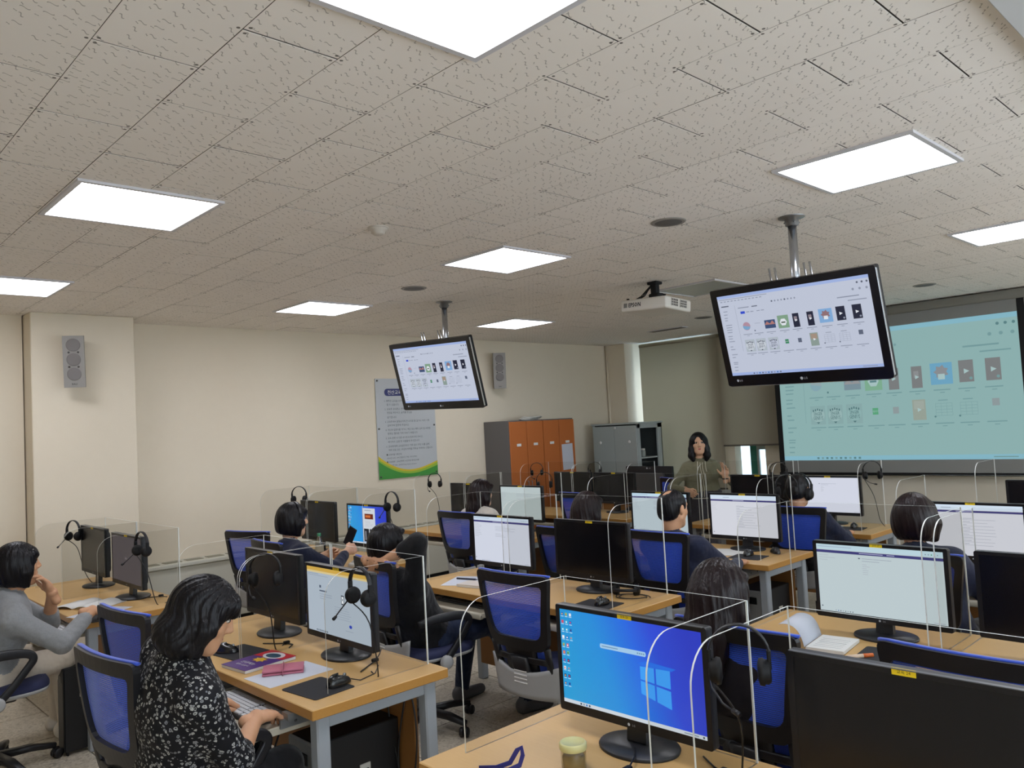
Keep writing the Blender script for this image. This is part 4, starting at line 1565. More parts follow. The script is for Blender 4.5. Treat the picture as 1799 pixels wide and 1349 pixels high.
for i, (x, y, a, lab) in enumerate(CHAIRS):
    off = 0.315
    loc = (x - math.sin(a) * off, y + math.cos(a) * off, 0)
    if i == 0:
        ch0.location, ch0.rotation_euler = loc, (0, 0, a)
        ch0['label'], ch0['group'] = lab, 'blue mesh office chairs'
    else:
        dup(ch0, loc, a, lab, 'blue mesh office chairs')

# ================================================================= HANGING TELEVISIONS
def television(label, c, W, H, yaw, tilt, roll, pole_xy):
    t = thing('ceiling_television', label, 'television', (pole_xy[0], pole_xy[1], CEIL), 0, 'hanging televisions')
    L = Vector((pole_xy[0], pole_xy[1], CEIL))
    r = Vector((math.cos(yaw), math.sin(yaw), 0))
    nrm = Vector((math.sin(yaw), -math.cos(yaw), 0))
    up = Vector((0, 0, 1)) * math.cos(tilt) + nrm * math.sin(tilt)
    r2 = r * math.cos(roll) + up * math.sin(roll)
    u2 = up * math.cos(roll) - r * math.sin(roll)
    n2 = r2.cross(u2)          # towards the viewers
    C = Vector(c) - L

    def place(o, off=(0, 0, 0)):
        m = Matrix((r2, -n2, u2)).transposed().to_4x4()
        o.matrix_local = Matrix.Translation(C) @ m @ Matrix.Translation(off)
        return o
    bz = 0.042
    mb = MB()
    f = lambda a, b, d: (a, d, b)
    mb.ring(rrect(W, H, 0.012), [(p[0], p[1] + 0.012) for p in rrect(W - 2 * bz, H - 2 * bz - 0.024, 0.001)], 0, 0.018, f)
    mb.prism(rrect(W, H, 0.012), 0.016, 0.045, f, 1)
    mb.prism(rrect(W * 0.8, H * 0.75, 0.05), 0.045, 0.085, f, 1)
    mb.box((0, 0.012, -H / 2 - 0.002), (W - 0.03, 0.02, 0.006), 2, bevel=0.002)
    mb.box((W / 2 + 0.001, 0.010, 0), (0.004, 0.016, H - 0.03), 2, bevel=0.001)
    bezel = place(mb.build('bezel', [mat('tv_gloss_black', '0d0d12', 0.2, spec=0.5) if 'tv_gloss_black' not in bpy.data.materials else bpy.data.materials['tv_gloss_black'], M_BLACKM, M_CHROME], t))
    sw, sh = W - 2 * bz, H - 2 * bz - 0.024
    mb, ms = gallery(sw, sh)
    o = mb.build('screen', ms, t)
    place(o, (0, 0.002, 0.012))
    mb = MB()
    k = 14
    mb.add([(-0.012 + 0.009 * math.cos(2 * PI * i / k), -0.001, -H / 2 + 0.028 + 0.009 * math.sin(2 * PI * i / k)) for i in range(k)], [tuple(range(k))], 0)
    mb.text('LG', (0.014, -0.001, -H / 2 + 0.028), (1, 0, 0), (0, 0, 1), h=0.013, m=0)
    mb.add([(-W / 2 + 0.075 + 0.008 * math.cos(2 * PI * i / k), -0.001, -H / 2 + 0.034 + 0.008 * math.sin(2 * PI * i / k)) for i in range(k)], [tuple(range(k))], 0)
    mb.text('LG', (-W / 2 + 0.098, -0.001, -H / 2 + 0.034), (1, 0, 0), (0, 0, 1), h=0.012, m=0)
    place(mb.build('logo', [M_LOGO], t))
    # pole, collar, flange, bracket uprights and arm
    mb = MB()
    back = C - n2 * 0.10 + u2 * 0.02
    top = C - n2 * 0.06 + u2 * (H / 2 + 0.05)
    mb.cyl((0, 0, -0.012), (0, 0, back.z), 0.025, n=18)
    mb.build('pole', [M_CHROME], t)
    mb = MB()
    mb.lathe([(0.075, 0.0), (0.075, -0.006), (0.04, -0.012), (0.038, -0.05), (0.030, -0.055)], 24)
    for k in range(4):
        a = PI / 4 + k * PI / 2
        mb.cyl((0.035 * math.cos(a), 0.035 * math.sin(a), -0.035), (0.046 * math.cos(a), 0.046 * math.sin(a), -0.035), 0.005, n=8)
    mb.build('ceiling_flange', [M_STEEL], t)
    mb = MB()
    a, b = Vector((0, 0, back.z)), back
    mb.tube([a + Vector((0, 0.02, 0)), a, b], 0.02, 10, 0)
    mb.box(tuple(C - n2 * 0.095), (0.30, 0.02, 0.22), 0, rot=Matrix((r2, -n2, u2)).transposed())
    mb.build('mount_arm', [M_STEEL], t)
    for s_ in (-0.11, 0.11):
        for e in (-0.018, 0.018):
            mb = MB()
            p = C + r2 * (s_ + e) - n2 * 0.07 + u2 * 0.10
            q = p + u2 * (H / 2 - 0.03)
            mb.tube([p, q], 1.0, 8, 0, flat=(0.012, 0.006, (0, 1, 0)))
            mb.build('bracket_upright', [M_CHROME], t)
    return t


television('smaller-looking hanging television in front of the poster wall', (-5.516, 4.349, 2.186), 1.05, 0.62, 0.05, 0.268, -0.032, (-5.47, 4.46))
television('larger-looking hanging television before the projection screen', (-2.147, 4.313, 2.154), 1.03, 0.608, -0.082, 0.268, -0.031, (-2.165, 4.41))

# ================================================================= PROJECTOR
t = thing('projector', 'white ceiling projector with grey lettering on its rear panel', 'projector', (-3.90, 5.44, CEIL))
Rp = Matrix.Rotation(-0.04, 3, 'Z') @ Matrix.Rotation(math.radians(3.0), 3, 'Y') @ Matrix.Rotation(math.radians(-4), 3, 'X')
BC = Vector((-0.01, 0.01, -0.205))
mb = MB()
mb.box((0, 0, 0), (0.47, 0.34, 0.100), 0, bevel=0.018, seg=3)
body = mb.build('body', [mat('projector_white', 'd9d6ce', 0.4)], t)
body.matrix_local = Matrix.Translation(BC) @ Rp.to_4x4()
mb = MB()
for dx in (-0.0014, 0.0, 0.0014):
    for dz in (-0.0010, 0.0010):
        mb.text('EPSON', (-0.085 + dx, -0.1708 - abs(dx) * 0.1 - (dz > 0) * 0.0002, 0.002 + dz), (1, 0, 0), (0, 0, 1), h=0.034, w=0.125, m=0)
mb.build('lettering', [mat('print_grey', '2c2c30', 0.5)], body)
mb = MB()
for i in range(7):
    mb.box((-0.198 + 0.0055 * i, -0.1705, 0.002), (0.003, 0.004, 0.036), 0)
mb.build('vent_grille', [mat('vent_grey', '8a8a88', 0.5)], body)
for i in range(2):
    mb = MB()
    mb.box((0.2355, -0.055 + 0.115 * i, 0.006), (0.004, 0.09, 0.062), 0)
    for a in range(5):
        mb.box((0.2375, -0.055 + 0.115 * i - 0.0405 + 0.02 * a, 0.006), (0.004, 0.004, 0.062), 1)
    for b in range(4):
        mb.box((0.2375, -0.055 + 0.115 * i, 0.006 - 0.03 + 0.02 * b), (0.004, 0.09, 0.004), 1)
    mb.build('side_grille', [mat('grille_dark', '26262a', 0.5), bpy.data.materials['projector_white']], body)
mb = MB()
mb.lathe([(0.045, -0.02), (0.045, 0.012), (0.038, 0.014), (0.0001, 0.004)], 20, c=(0.10, 0.172, 0.0), rot=Matrix.Rotation(-PI / 2, 3, 'X'))
mb.build('lens', [M_BLACK], body)
for s_ in (-1, 1):
    mb = MB()
    mb.cyl((s_ * 0.19, -0.13, 0.05), (s_ * 0.19, -0.13, 0.066), 0.012, n=10)
    mb.build('foot', [M_BLACKM], body)
mb = MB()
mb.box((0, 0, -0.012), (0.09, 0.09, 0.024), 0, bevel=0.004)
mb.box((0, 0, -0.06), (0.055, 0.055, 0.09), 0, bevel=0.004)
mb.box((0.01, 0, -0.125), (0.10, 0.09, 0.05), 0, bevel=0.008)
mb.tube([(0, 0, -0.14), (0.12, 0.1, -0.152)], 1.0, 8, 0, flat=(0.02, 0.008, (0, 0, 1)))
mb.tube([(0, 0, -0.14), (-0.13, 0.09, -0.152)], 1.0, 8, 0, flat=(0.02, 0.008, (0, 0, 1)))
mb.tube([(0, 0, -0.14), (0.10, -0.10, -0.152)], 1.0, 8, 0, flat=(0.02, 0.008, (0, 0, 1)))
mb.build('ceiling_mount', [M_BLACKM], t)
for k in range(3):
    mb = MB()
    pts = [(-0.03 - 0.01 * k, 0.03, -0.01), (-0.06 - 0.01 * k, -0.01, -0.06), (-0.07 - 0.02 * k, -0.05, -0.11), (-0.12 - 0.025 * k, -0.11, -0.155)]
    mb.tube(pts, 0.005, 6, 0)
    mb.build('cable', [M_CABLE], t)

# ================================================================= PROJECTION SCREEN
SX0, SX1 = -4.945, -2.18
t = thing('projection_screen', 'large projection screen glowing teal with rows of thumbnails', 'screen', ((SX0 + SX1) / 2, 9.30, 0.94))
w = SX1 - SX0
mb = MB()
mb.box((0, 0.004, 0.92), (w, 0.004, 1.84), 0)
mb.build('fabric', [mat('screen_fabric', '8c8c8a', 0.8, spec=0.1)], t)
M_SBORD = mat('screen_border', '0c0c0e', 0.8)
for s_ in (-1, 1):
    mb = MB()
    mb.box((s_ * (w / 2 - 0.033), 0.001, 0.92), (0.066, 0.004, 1.82), 0)
    mb.build('side_border', [M_SBORD], t)
mb = MB()
mb.box((0, 0, -0.004), (w + 0.02, 0.03, 0.032), 0, bevel=0.006)
mb.build('weight_bar', [M_BLACKM], t)
mb = MB()
mb.box((0, 0.03, 1.835), (w + 0.2, 0.12, 0.10), 0, bevel=0.02, seg=2)
mb.build('housing', [mat('screen_housing', '77746c', 0.6)], t)
iw, ih = w - 0.132 - 0.005, 1.50
mb, ms = gallery(iw, ih, True)  # the projector's light on the fabric is put in as emission
o = mb.build('projected_image', ms, t, (0.0, -0.002, 0.155 + ih / 2))

# ================================================================= WALL LOUDSPEAKERS
M_SPK = mat('speaker_grey', '8d8a86', 0.55)
M_SPKG = mat('speaker_cloth', '7a7675', 0.8, bump=(700, 0.5))


def wall_speaker(label, loc, face, tilt, hgt=0.42, wid=0.155):
    """face: heading of the front (radians about z, 0 = +x)"""
    t = thing('wall_loudspeaker', label, 'loudspeaker', loc, face, 'grey wall loudspeakers')
    Rt = Matrix.Rotation(tilt, 3, 'Y')
    mb = MB()
    poly = [(0.065, -wid / 2), (0.065, wid / 2), (0.03, wid / 2 + 0.0), (-0.05, wid / 2 - 0.03), (-0.05, -wid / 2 + 0.03), (0.03, -wid / 2)]
    mb.prism(poly, -hgt / 2, hgt / 2, lambda a, b, d: Rt @ Vector((a, b, d)), 0)
    mb.build('cabinet', [M_SPK], t, (0.16, 0, 0))
    for k in range(3):
        mb = MB()
        mb.lathe([(0.052, 0.0), (0.052, 0.004), (0.047, 0.005), (0.03, 0.006), (0.0001, 0.0065)], 24, c=Rt @ Vector((0.065, 0, hgt / 2 - 0.075 - k * 0.118)), rot=Rt @ Matrix.Rotation(PI / 2, 3, 'Y'))
        mb.build('driver_cloth', [M_SPKG], t, (0.16, 0, 0))
    mb = MB()
    for k in range(2):
        for s_ in (-1, 1):
            mb.cyl(Rt @ Vector((0.064, s_ * 0.034, hgt / 2 - 0.134 - k * 0.118)), Rt @ Vector((0.069, s_ * 0.034, hgt / 2 - 0.134 - k * 0.118)), 0.008, n=10)
    mb.build('screw_caps', [mat('cap_dark', '4b4846', 0.6) if 'cap_dark' not in bpy.data.materials else bpy.data.materials['cap_dark']], t, (0.16, 0, 0))
    mb = MB()
    mb.text('BALI', Rt @ Vector((0.0662, 0, -hgt / 2 + 0.028)), Rt @ Vector((0, 1, 0)), Rt @ Vector((0, 0, 1)), h=0.014, m=0)
    mb.build('lettering', [M_BLACKM], t, (0.16, 0, 0))
    mb = MB()
    mb.box((0.008, 0, 0.0), (0.016, 0.07, 0.12), 0, bevel=0.003)
    mb.tube([(0.01, 0, 0), (0.07, 0, 0), (0.115, 0, 0)], 0.016, 10, 0)
    mb.build('bracket', [M_BLACKM], t)
    return t


wall_speaker('grey loudspeaker mounted high on the beige pillar', (PX, 1.99, 2.42), -0.42, 0.12)
wall_speaker('grey loudspeaker on the side wall above the orange lockers', (XL, 7.12, 2.43), -0.62, 0.10, 0.46, 0.16)

# ================================================================= NOTICE BOARD POSTER
t = thing('notice_board', 'white rules poster with navy heading and green swoosh on the side wall', 'poster', (XL + 0.002, 5.61, 1.75))
PW, PHH = 0.85, 1.16
fp = lambda a, b, d: (0.004 + d, a, b)      # a along +y, b up, d off the wall
mb = MB()
mb.box((0.006, 0, 0), (0.012, PW, PHH), 0, bevel=0.002)
mb.build('panel', [mat('board_white', 'b3b7ba', 0.45, var=(2, 0.04))], t)
mb = MB()
L = lambda b, k: mb.prism(b, 0.0085, 0.0085 + k, fp, 0)
n = 24
def swoosh(z0, dip, zb, col, k):
    global mb
    mb = MB()
    top = [(-PW / 2 + PW * i / n, zb + z0[0] + (z0[1] - z0[0]) * i / n - dip * math.sin(PI * (i / n) ** 0.9)) for i in range(n + 1)]
    mb.prism(top + [(PW / 2, -PHH / 2), (-PW / 2, -PHH / 2)], 0.0085, 0.0085 + k, fp, 0)
    mb.build('colour_band', [mat(col[0], col[1], 0.5)], t)
swoosh((0.27, 0.17), 0.13, -PHH / 2, ('band_yellow', 'cdb52f'), 0.0006)
swoosh((0.235, 0.15), 0.125, -PHH / 2, ('band_lime', '93b53a'), 0.0012)
swoosh((0.21, 0.115), 0.12, -PHH / 2, ('band_green', '3f8f3a'), 0.0018)
mb = MB()
mb.prism([(p[0] - 0.03, p[1] + 0.42) for p in rrect(0.55, 0.085, 0.04)], 0.0085, 0.0095, fp, 0)
mb.text('전산교육장 이용수칙', fp(-0.03, 0.42, 0.0102), (0, 1, 0), (0, 0, 1), h=0.05, w=0.46, m=1)
mb.build('heading', [mat('heading_navy', '252c66', 0.5), M_PAPER], t)
mb = MB()
z = 0.32
for s_ in TEXTS[TEXTS.index('1. 쾌적한 교육을 위하여 다음 사항을'):TEXTS.index('■ 교육시설 이용안내')]:
    h = 0.026
    ww = TXT[s_][2][0] * h / TXT[s_][2][1]
    ww = min(ww, 0.66)
    ind = 0 if s_[0].isdigit() else 0.03
    mb.text(s_, fp(-0.31 + ind + ww / 2, z, 0.0088), (0, 1, 0), (0, 0, 1), h=h, w=ww)
    z -= 0.043 if (s_[0].isdigit()) else 0.052
for s_ in ('■ 교육시설 이용안내', '이용시간 09시 - 18시 (점심시간, 주말, 공휴일 제외)', '■ 교육대상 : 교육신청자 우선하며 예약순서제', '■ 문의사항 안내 : 교육행사 http://www.education'):
    h = 0.022
    ww = min(TXT[s_][2][0] * h / TXT[s_][2][1], 0.66)
    mb.text(s_, fp(-0.31 + ww / 2, z, 0.0088), (0, 1, 0), (0, 0, 1), h=h, w=ww)
    z -= 0.042
mb.text('광양시 평생교육원 정보화교육장', fp(0.0, z - 0.04, 0.0088), (0, 1, 0), (0, 0, 1), h=0.032, w=0.42)
mb.text('Tel. 061) 797', fp(0.0, z - 0.085, 0.0088), (0, 1, 0), (0, 0, 1), h=0.02, w=0.16)
mb.build('lettering', [mat('print_black', '3a3d44', 0.6)], t)
for a, b in ((-0.40, 0.555), (-0.40, 0), (0.40, 0.02), (-0.40, -0.55), (0.40, -0.545)):
    mb = MB()
    mb.cyl(fp(a, b, 0.006), fp(a, b, 0.014), 0.011, n=10)
    mb.build('screw_cap', [bpy.data.materials['cap_dark']], t)

# ================================================================= LOCKERS
M_LOCK = wood_mat('locker_orange', 'b3652f', 'bb6c34', 'a75d30', 0.45)
M_LOCKS = mat('locker_grey', '5f5d5d', 0.5)
for q, lab in ((0, 'orange-doored locker with a grey side panel, beside the poster wall'), (1, 'orange-doored locker with a notice sheet, nearer the corner')):
    y0 = 6.82 + 0.60 * q
    t = thing('locker_cabinet', lab, 'cabinet', (XL + 0.245, y0 + 0.30, 0), 0, 'orange lockers')
    mb = MB()
    mb.box((-0.01, 0, 0.885), (0.46, 0.594, 1.77), 0, bevel=0.003)
    mb.build('carcass', [M_LOCKS], t)
    for s_ in (-1, 1):
        mb = MB()
        mb.box((0.231, s_ * 0.149, 0.905), (0.02, 0.288, 1.70), 0, bevel=0.003)
        d = mb.build('door', [M_LOCK], t)
        mb = MB()
        mb.box((0.243, s_ * 0.149, 1.46), (0.004, 0.075, 0.032), 0, bevel=0.001)
        mb.build('name_plate', [M_PAPER], d)
        mb = MB()
        mb.tube([(0.241, s_ * 0.03, 0.90), (0.262, s_ * 0.03, 0.90), (0.262, s_ * 0.03, 1.0), (0.241, s_ * 0.03, 1.0)], 0.005, 8, 0)
        mb.build('handle', [M_STEEL], d)
t = tag(MB.build((lambda m: (m.box((0, 0, 0), (0.003, 0.21, 0.34), 0, rot=Matrix.Rotation(0.03, 3, 'X')), m)[1])(MB()), 'notice_sheet', [M_PAPERB], None, (XL + 0.489, 7.86, 1.26)),
        'white notice sheet taped to the orange locker door', 'paper')
t = thing('cable_bundle', 'small pale cable coil lying on top of the lockers', 'cable', (XL + 0.3, 7.35, 1.77))
for k in range(3):
    mb = MB()
    mb.tube([((0.10 + 0.02 * k) * math.cos(a) * 0.6, 0.16 * math.sin(a) + 0.03 * k, 0.012 + 0.012 * k + 0.006 * math.sin(3 * a)) for a in np.linspace(0, 2 * PI, 18)[:-1]], 0.008, 6, 0, closed=True)
    mb.build('loop', [mat('pale_cable', 'b9b7b0', 0.5) if k == 0 else bpy.data.materials['pale_cable']], t)

# ================================================================= GREY STEEL CABINET IN THE CORNER
t = thing('steel_cabinet', 'grey steel cabinet with one side standing open, in the front corner', 'cabinet', (-7.11, 9.03, 0))
M_CAB = mat('cabinet_grey', 'a3abaa', 0.45, spec=0.4)
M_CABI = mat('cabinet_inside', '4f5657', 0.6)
W2, D2, H2 = 0.80, 0.56, 1.665
mb = MB()
for c, sz in (((-W2 / 2 + 0.01, 0, H2 / 2), (0.02, D2, H2)), ((0, D2 / 2 - 0.01, H2 / 2), (W2, 0.02, H2)), ((0, 0, H2 - 0.012), (W2 + 0.03, D2 + 0.03, 0.024)),
              ((0, 0, 0.04), (W2, D2, 0.08)), ((W2 / 2 - 0.015, D2 / 2 - 0.05, H2 / 2), (0.03, 0.10, H2 - 0.02)), ((W2 / 2 - 0.015, -D2 / 2 + 0.03, H2 / 2), (0.03, 0.06, H2 - 0.02)),
              ((W2 / 2 - 0.015, 0, H2 - 0.05), (0.03, D2, 0.07))):
    mb.box(c, sz, 0, bevel=0.003)
mb.build('carcass', [M_CAB], t)
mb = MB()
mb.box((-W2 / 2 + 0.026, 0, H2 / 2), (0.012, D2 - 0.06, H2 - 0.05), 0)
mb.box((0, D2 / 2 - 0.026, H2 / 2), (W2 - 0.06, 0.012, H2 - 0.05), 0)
mb.build('inner_lining', [M_CABI], t)  # dark sheets that make the open inside look dark
for z in (0.45, 0.83, 1.17):
    mb = MB()
    mb.box((0.0, 0.0, z), (W2 - 0.07, D2 - 0.09, 0.02), 0, bevel=0.002)
    mb.build('shelf', [M_CAB], t)
for x0, x1 in ((-W2 / 2 + 0.012, -0.002), (0.002, W2 / 2 - 0.012)):
    mb = MB()
    mb.box(((x0 + x1) / 2, -D2 / 2 - 0.002, H2 / 2 + 0.02), (x1 - x0, 0.02, H2 - 0.12), 0, bevel=0.003)
    d = mb.build('door', [M_CAB], t)
    mb = MB()
    mb.lathe([(0.016, 0), (0.022, 0.008), (0.016, 0.016), (0.0001, 0.017)], 14, c=(x0 + 0.14 if x0 < -0.3 else x1 - 0.12, -D2 / 2 - 0.012, 1.40), rot=Matrix.Rotation(PI / 2, 3, 'X'))
    mb.build('knob', [M_PAPER], d)
mb = MB()
mb.lathe([(0.016, 0), (0.016, 0.004), (0.0001, 0.005)], 14, c=(0.02, -D2 / 2 - 0.012, 1.60), rot=Matrix.Rotation(PI / 2, 3, 'X'))
mb.build('emblem', [M_PAPER], t)
t = thing('storage_jar', 'pale storage jar on the open shelf of the grey cabinet', 'jar', (-6.83, 9.00, 1.18))
mb = MB()
mb.lathe([(0.035, 0), (0.04, 0.01), (0.04, 0.08), (0.03, 0.095)], 16)
mb.build('body', [mat('jar_pale', '9aa09a', 0.4)], t)
mb = MB()
mb.lathe([(0.031, 0.093), (0.033, 0.095), (0.033, 0.115), (0.0001, 0.117)], 16)
mb.build('lid', [M_WHITE], t)

# ================================================================= LECTURER'S DESK AND MONITOR
t = thing('lecturer_desk', "lecturer's low wooden desk behind the front row", 'table', (-5.95, 7.85, 0))
mb = MB()
mb.box((0, 0.1, 0.715), (1.3, 0.6, 0.03), 0, bevel=0.003)
mb.build('tabletop', [M_TOP], t)
mb = MB()
mb.box((0, -0.16, 0.36), (1.2, 0.02, 0.66), 0)
mb.build('front_panel', [M_PANEL], t)
for s_ in (-1, 1):
    mb = MB()
    mb.box((s_ * 0.62, 0.1, 0.35), (0.03, 0.56, 0.70), 0)
    mb.build('side_panel', [M_PANEL], t)
t = thing('monitor', "lecturer's wide monitor seen from behind, before the grey cabinet", 'monitor', (-5.95, 7.93, 0.73))
mb = MB()
f = lambda a, b, d: (a, d, b)
mb.prism(rrect(0.69, 0.36, 0.015), 0.0, 0.035, f, 0)
o = mb.build('back_shell', [mat('shell_dark', '1b1c20', 0.5)], t, (0, 0, 0.215))
mb = MB()
mb.prism(rrect(0.50, 0.27, 0.05), -0.035, 0.0, f, 0)
mb.build('back_bulge', [mat('bulge_grey', '47484b', 0.35, spec=0.6)], t, (0, 0, 0.18))
mb = MB()
mb.text('LG', (0.02, -0.0008, 0.372), (1, 0, 0), (0, 0, 1), h=0.016)
n = 14
mb.add([(-0.02 + 0.011 * math.cos(2 * PI * i / n), -0.0008, 0.372 + 0.011 * math.sin(2 * PI * i / n)) for i in range(n)], [tuple(range(n))], 0)
mb.build('logo', [M_LOGO], t)
mb = MB()
mb.box((0, 0.0, 0.07), (0.09, 0.04, 0.14), 0, bevel=0.008)
mb.lathe([(0.14, 0), (0.14, 0.008), (0.03, 0.018)], 28, sc=(1, 0.8))
mb.build('stand', [M_BASE], t)
# webcam-like document camera by the lecturer
t = thing('document_camera', 'small black desk camera behind the lecturer, near her raised arm', 'camera', (-4.55, 8.2, 0.80))
mb = MB()
mb.box((0, 0, 0.105), (0.10, 0.05, 0.05), 0, bevel=0.012, seg=2)
mb.build('head', [M_BLACKM], t)
mb = MB()
mb.lathe([(0.018, 0), (0.018, 0.012), (0.0001, 0.01)], 16, c=(0, -0.025, 0.105), rot=Matrix.Rotation(PI / 2, 3, 'X'))
mb.build('lens', [M_SILVER], t)
mb = MB()
mb.lathe([(0.055, 0), (0.055, 0.012), (0.012, 0.03), (0.012, 0.085)], 18)
mb.build('stand', [M_BLACKM], t)
t = thing('side_shelf', 'low wooden shelf unit under the window behind the lecturer', 'shelf', (-4.6, 8.3, 0))
mb = MB()
mb.box((0, 0, 0.785), (1.3, 0.45, 0.03), 0, bevel=0.003)
mb.build('top', [M_GREYP], t)
for s_ in (-1, 1):
    mb = MB()
    mb.box((s_ * 0.62, 0, 0.385), (0.03, 0.43, 0.77), 0)
    mb.build('side_panel', [M_GREYP], t)
mb = MB()
mb.box((0, 0.0, 0.40), (1.2, 0.4, 0.02), 0)
mb.build('shelf_board', [M_GREYP], t)
# ================================================================= PEOPLE: smooth bodies drawn as distance fields
def A3(p):
    return np.array([p[0], p[1], p[2]], dtype=np.float32)


class Field:
    def __init__(s, h, groups):
        s.h, s.groups, s.prims = h, groups, []

    def cap(s, g, a, b, ra, rb=None, k=0.03):
        s.prims.append(('cap', g, A3(a), A3(b), ra, ra if rb is None else rb, k))

    def ell(s, g, c, r, k=0.03, rot=None):
        s.prims.append(('ell', g, A3(c), A3(r if not isinstance(r, (int, float)) else (r, r, r)), rot, None, k))

    def chain(s, g, pts, rad, k=0.03):
        for i in range(len(pts) - 1):
            s.cap(g, pts[i], pts[i + 1], rad[i], rad[i + 1], k)

    def cut(s, g, c, r, k=0.01, rot=None):
        s.prims.append(('cut', g, A3(c), A3(r), rot, None, k))

    def plane(s, g, c, n, k=0.01):
        """remove what lies on the side n points to"""
        s.prims.append(('pl', g, A3(c), A3(n), None, None, k))

    def bounds(s, p):
        if p[0] == 'cap':
            r = max(p[4], p[5])
            return np.minimum(p[2], p[3]) - r, np.maximum(p[2], p[3]) + r
        r = float(p[3].max()) if p[4] is not None else p[3]
        return p[2] - r, p[2] + r

    def solve(s, cuts_post=()):
        h = s.h
        solid = [p for p in s.prims if p[0] in ('cap', 'ell')]
        lo = np.min([s.bounds(p)[0] for p in solid], 0) - 3 * h - 0.01
        hi = np.max([s.bounds(p)[1] for p in solid], 0) + 3 * h + 0.01
        n = np.ceil((hi - lo) / h).astype(int) + 1
        ax = [lo[i] + h * np.arange(n[i], dtype=np.float32) for i in range(3)]
        G = np.full((len(s.groups), *n), 1.0, dtype=np.float32)
        for p in s.prims:
            gi = s.groups.index(p[1])
            if p[0] == 'pl':
                sl = (slice(None),) * 3
            else:
                m = 0.07 if p[0] != 'cut' else 0.02
                b0, b1 = s.bounds(p)
                i0 = np.maximum(np.floor((b0 - m - lo) / h).astype(int), 0)
                i1 = np.minimum(np.ceil((b1 + m - lo) / h).astype(int) + 1, n)
                if (i1 <= i0).any():
                    continue
                sl = tuple(slice(i0[k], i1[k]) for k in range(3))
            X, Y, Z = ax[0][sl[0]][:, None, None], ax[1][sl[1]][None, :, None], ax[2][sl[2]][None, None, :]
            if p[0] == 'cap':
                a, b, ra, rb = p[2], p[3], p[4], p[5]
                d = b - a
                dd = float(d @ d) + 1e-12
                px, py, pz = X - a[0], Y - a[1], Z - a[2]
                t = np.clip((px * d[0] + py * d[1] + pz * d[2]) / dd, 0, 1)
                D = np.sqrt((px - t * d[0]) ** 2 + (py - t * d[1]) ** 2 + (pz - t * d[2]) ** 2) - (ra + (rb - ra) * t)
            elif p[0] in ('ell', 'cut'):
                c, r = p[2], p[3]
                px, py, pz = X - c[0], Y - c[1], Z - c[2]
                if p[4] is not None:
                    R = np.array(p[4].transposed(), dtype=np.float32)
                    px, py, pz = (R[0, 0] * px + R[0, 1] * py + R[0, 2] * pz, R[1, 0] * px + R[1, 1] * py + R[1, 2] * pz, R[2, 0] * px + R[2, 1] * py + R[2, 2] * pz)
                k0 = np.sqrt((px / r[0]) ** 2 + (py / r[1]) ** 2 + (pz / r[2]) ** 2)
                k1 = np.sqrt((px / r[0] ** 2) ** 2 + (py / r[1] ** 2) ** 2 + (pz / r[2] ** 2) ** 2) + 1e-9
                D = k0 * (k0 - 1) / k1
            else:
                D = -((X - p[2][0]) * p[3][0] + (Y - p[2][1]) * p[3][1] + (Z - p[2][2]) * p[3][2])
            V = G[gi][sl]
            k = p[6]
            if p[0] in ('cap', 'ell'):
                q = np.clip(0.5 + 0.5 * (V - D) / k, 0, 1)
                G[gi][sl] = V * (1 - q) + D * q - k * q * (1 - q)
            else:
                D = -D
                q = np.clip(0.5 - 0.5 * (V - D) / k, 0, 1)
                G[gi][sl] = V * (1 - q) + D * q + k * q * (1 - q)
        F = G.min(0)
        S = F < 0
        c8 = [S[i:n[0] - 1 + i, j:n[1] - 1 + j, k:n[2] - 1 + k] for i in (0, 1) for j in (0, 1) for k in (0, 1)]
        cnt = sum(c.astype(np.int8) for c in c8)
        act = (cnt > 0) & (cnt < 8)
        I, J, K = np.nonzero(act)
        idx = np.full(act.shape, -1, dtype=np.int64)
        idx[I, J, K] = np.arange(len(I))
        off = [(i, j, k) for i in (0, 1) for j in (0, 1) for k in (0, 1)]
        val = {o: F[I + o[0], J + o[1], K + o[2]] for o in off}
        P = np.zeros((len(I), 3))
        W = np.zeros(len(I))
        for o in off:
            for a in range(3):
                if o[a] == 0:
                    o2 = tuple(o[b] + (b == a) for b in range(3))
                    v0, v1 = val[o], val[o2]
                    x = (v0 < 0) != (v1 < 0)
                    t = np.where(x, v0 / np.where(x, v0 - v1, 1), 0)
                    q = np.tile(np.array(o, float), (len(I), 1))
                    q[:, a] += t
                    P += q * x[:, None]
                    W += x
        P = P / W[:, None]
        co = lo + h * (np.stack([I, J, K], 1) + P)
        gl = np.array([sum(G[g][I + o[0], J + o[1], K + o[2]] for o in off) for g in range(len(s.groups))]).argmin(0)
        faces = []
        for a in range(3):
            sl0 = [slice(1, n[b] - 1) for b in range(3)]
            sl1 = list(sl0)
            sl0[a], sl1[a] = slice(0, n[a] - 1), slice(1, n[a])
            s0, s1 = S[tuple(sl0)], S[tuple(sl1)]
            b, c = (a + 1) % 3, (a + 2) % 3
            for sign in (True, False):
                e = np.nonzero((s0 == sign) & (s1 != sign))
                if not len(e[0]):
                    continue
                base = [e[0].copy(), e[1].copy(), e[2].copy()]
                base[b] += 1
                base[c] += 1
                def cell(db, dc):
                    q = [x.copy() for x in base]
                    q[b] += db
                    q[c] += dc
                    return idx[q[0], q[1], q[2]]
                quad = [cell(-1, -1), cell(0, -1), cell(0, 0), cell(-1, 0)]
                if not sign:
                    quad = quad[::-1]
                faces.append(np.stack(quad, 1))
        fa = np.concatenate(faces)
        fa = fa[(fa >= 0).all(1)]
        return co, fa, gl


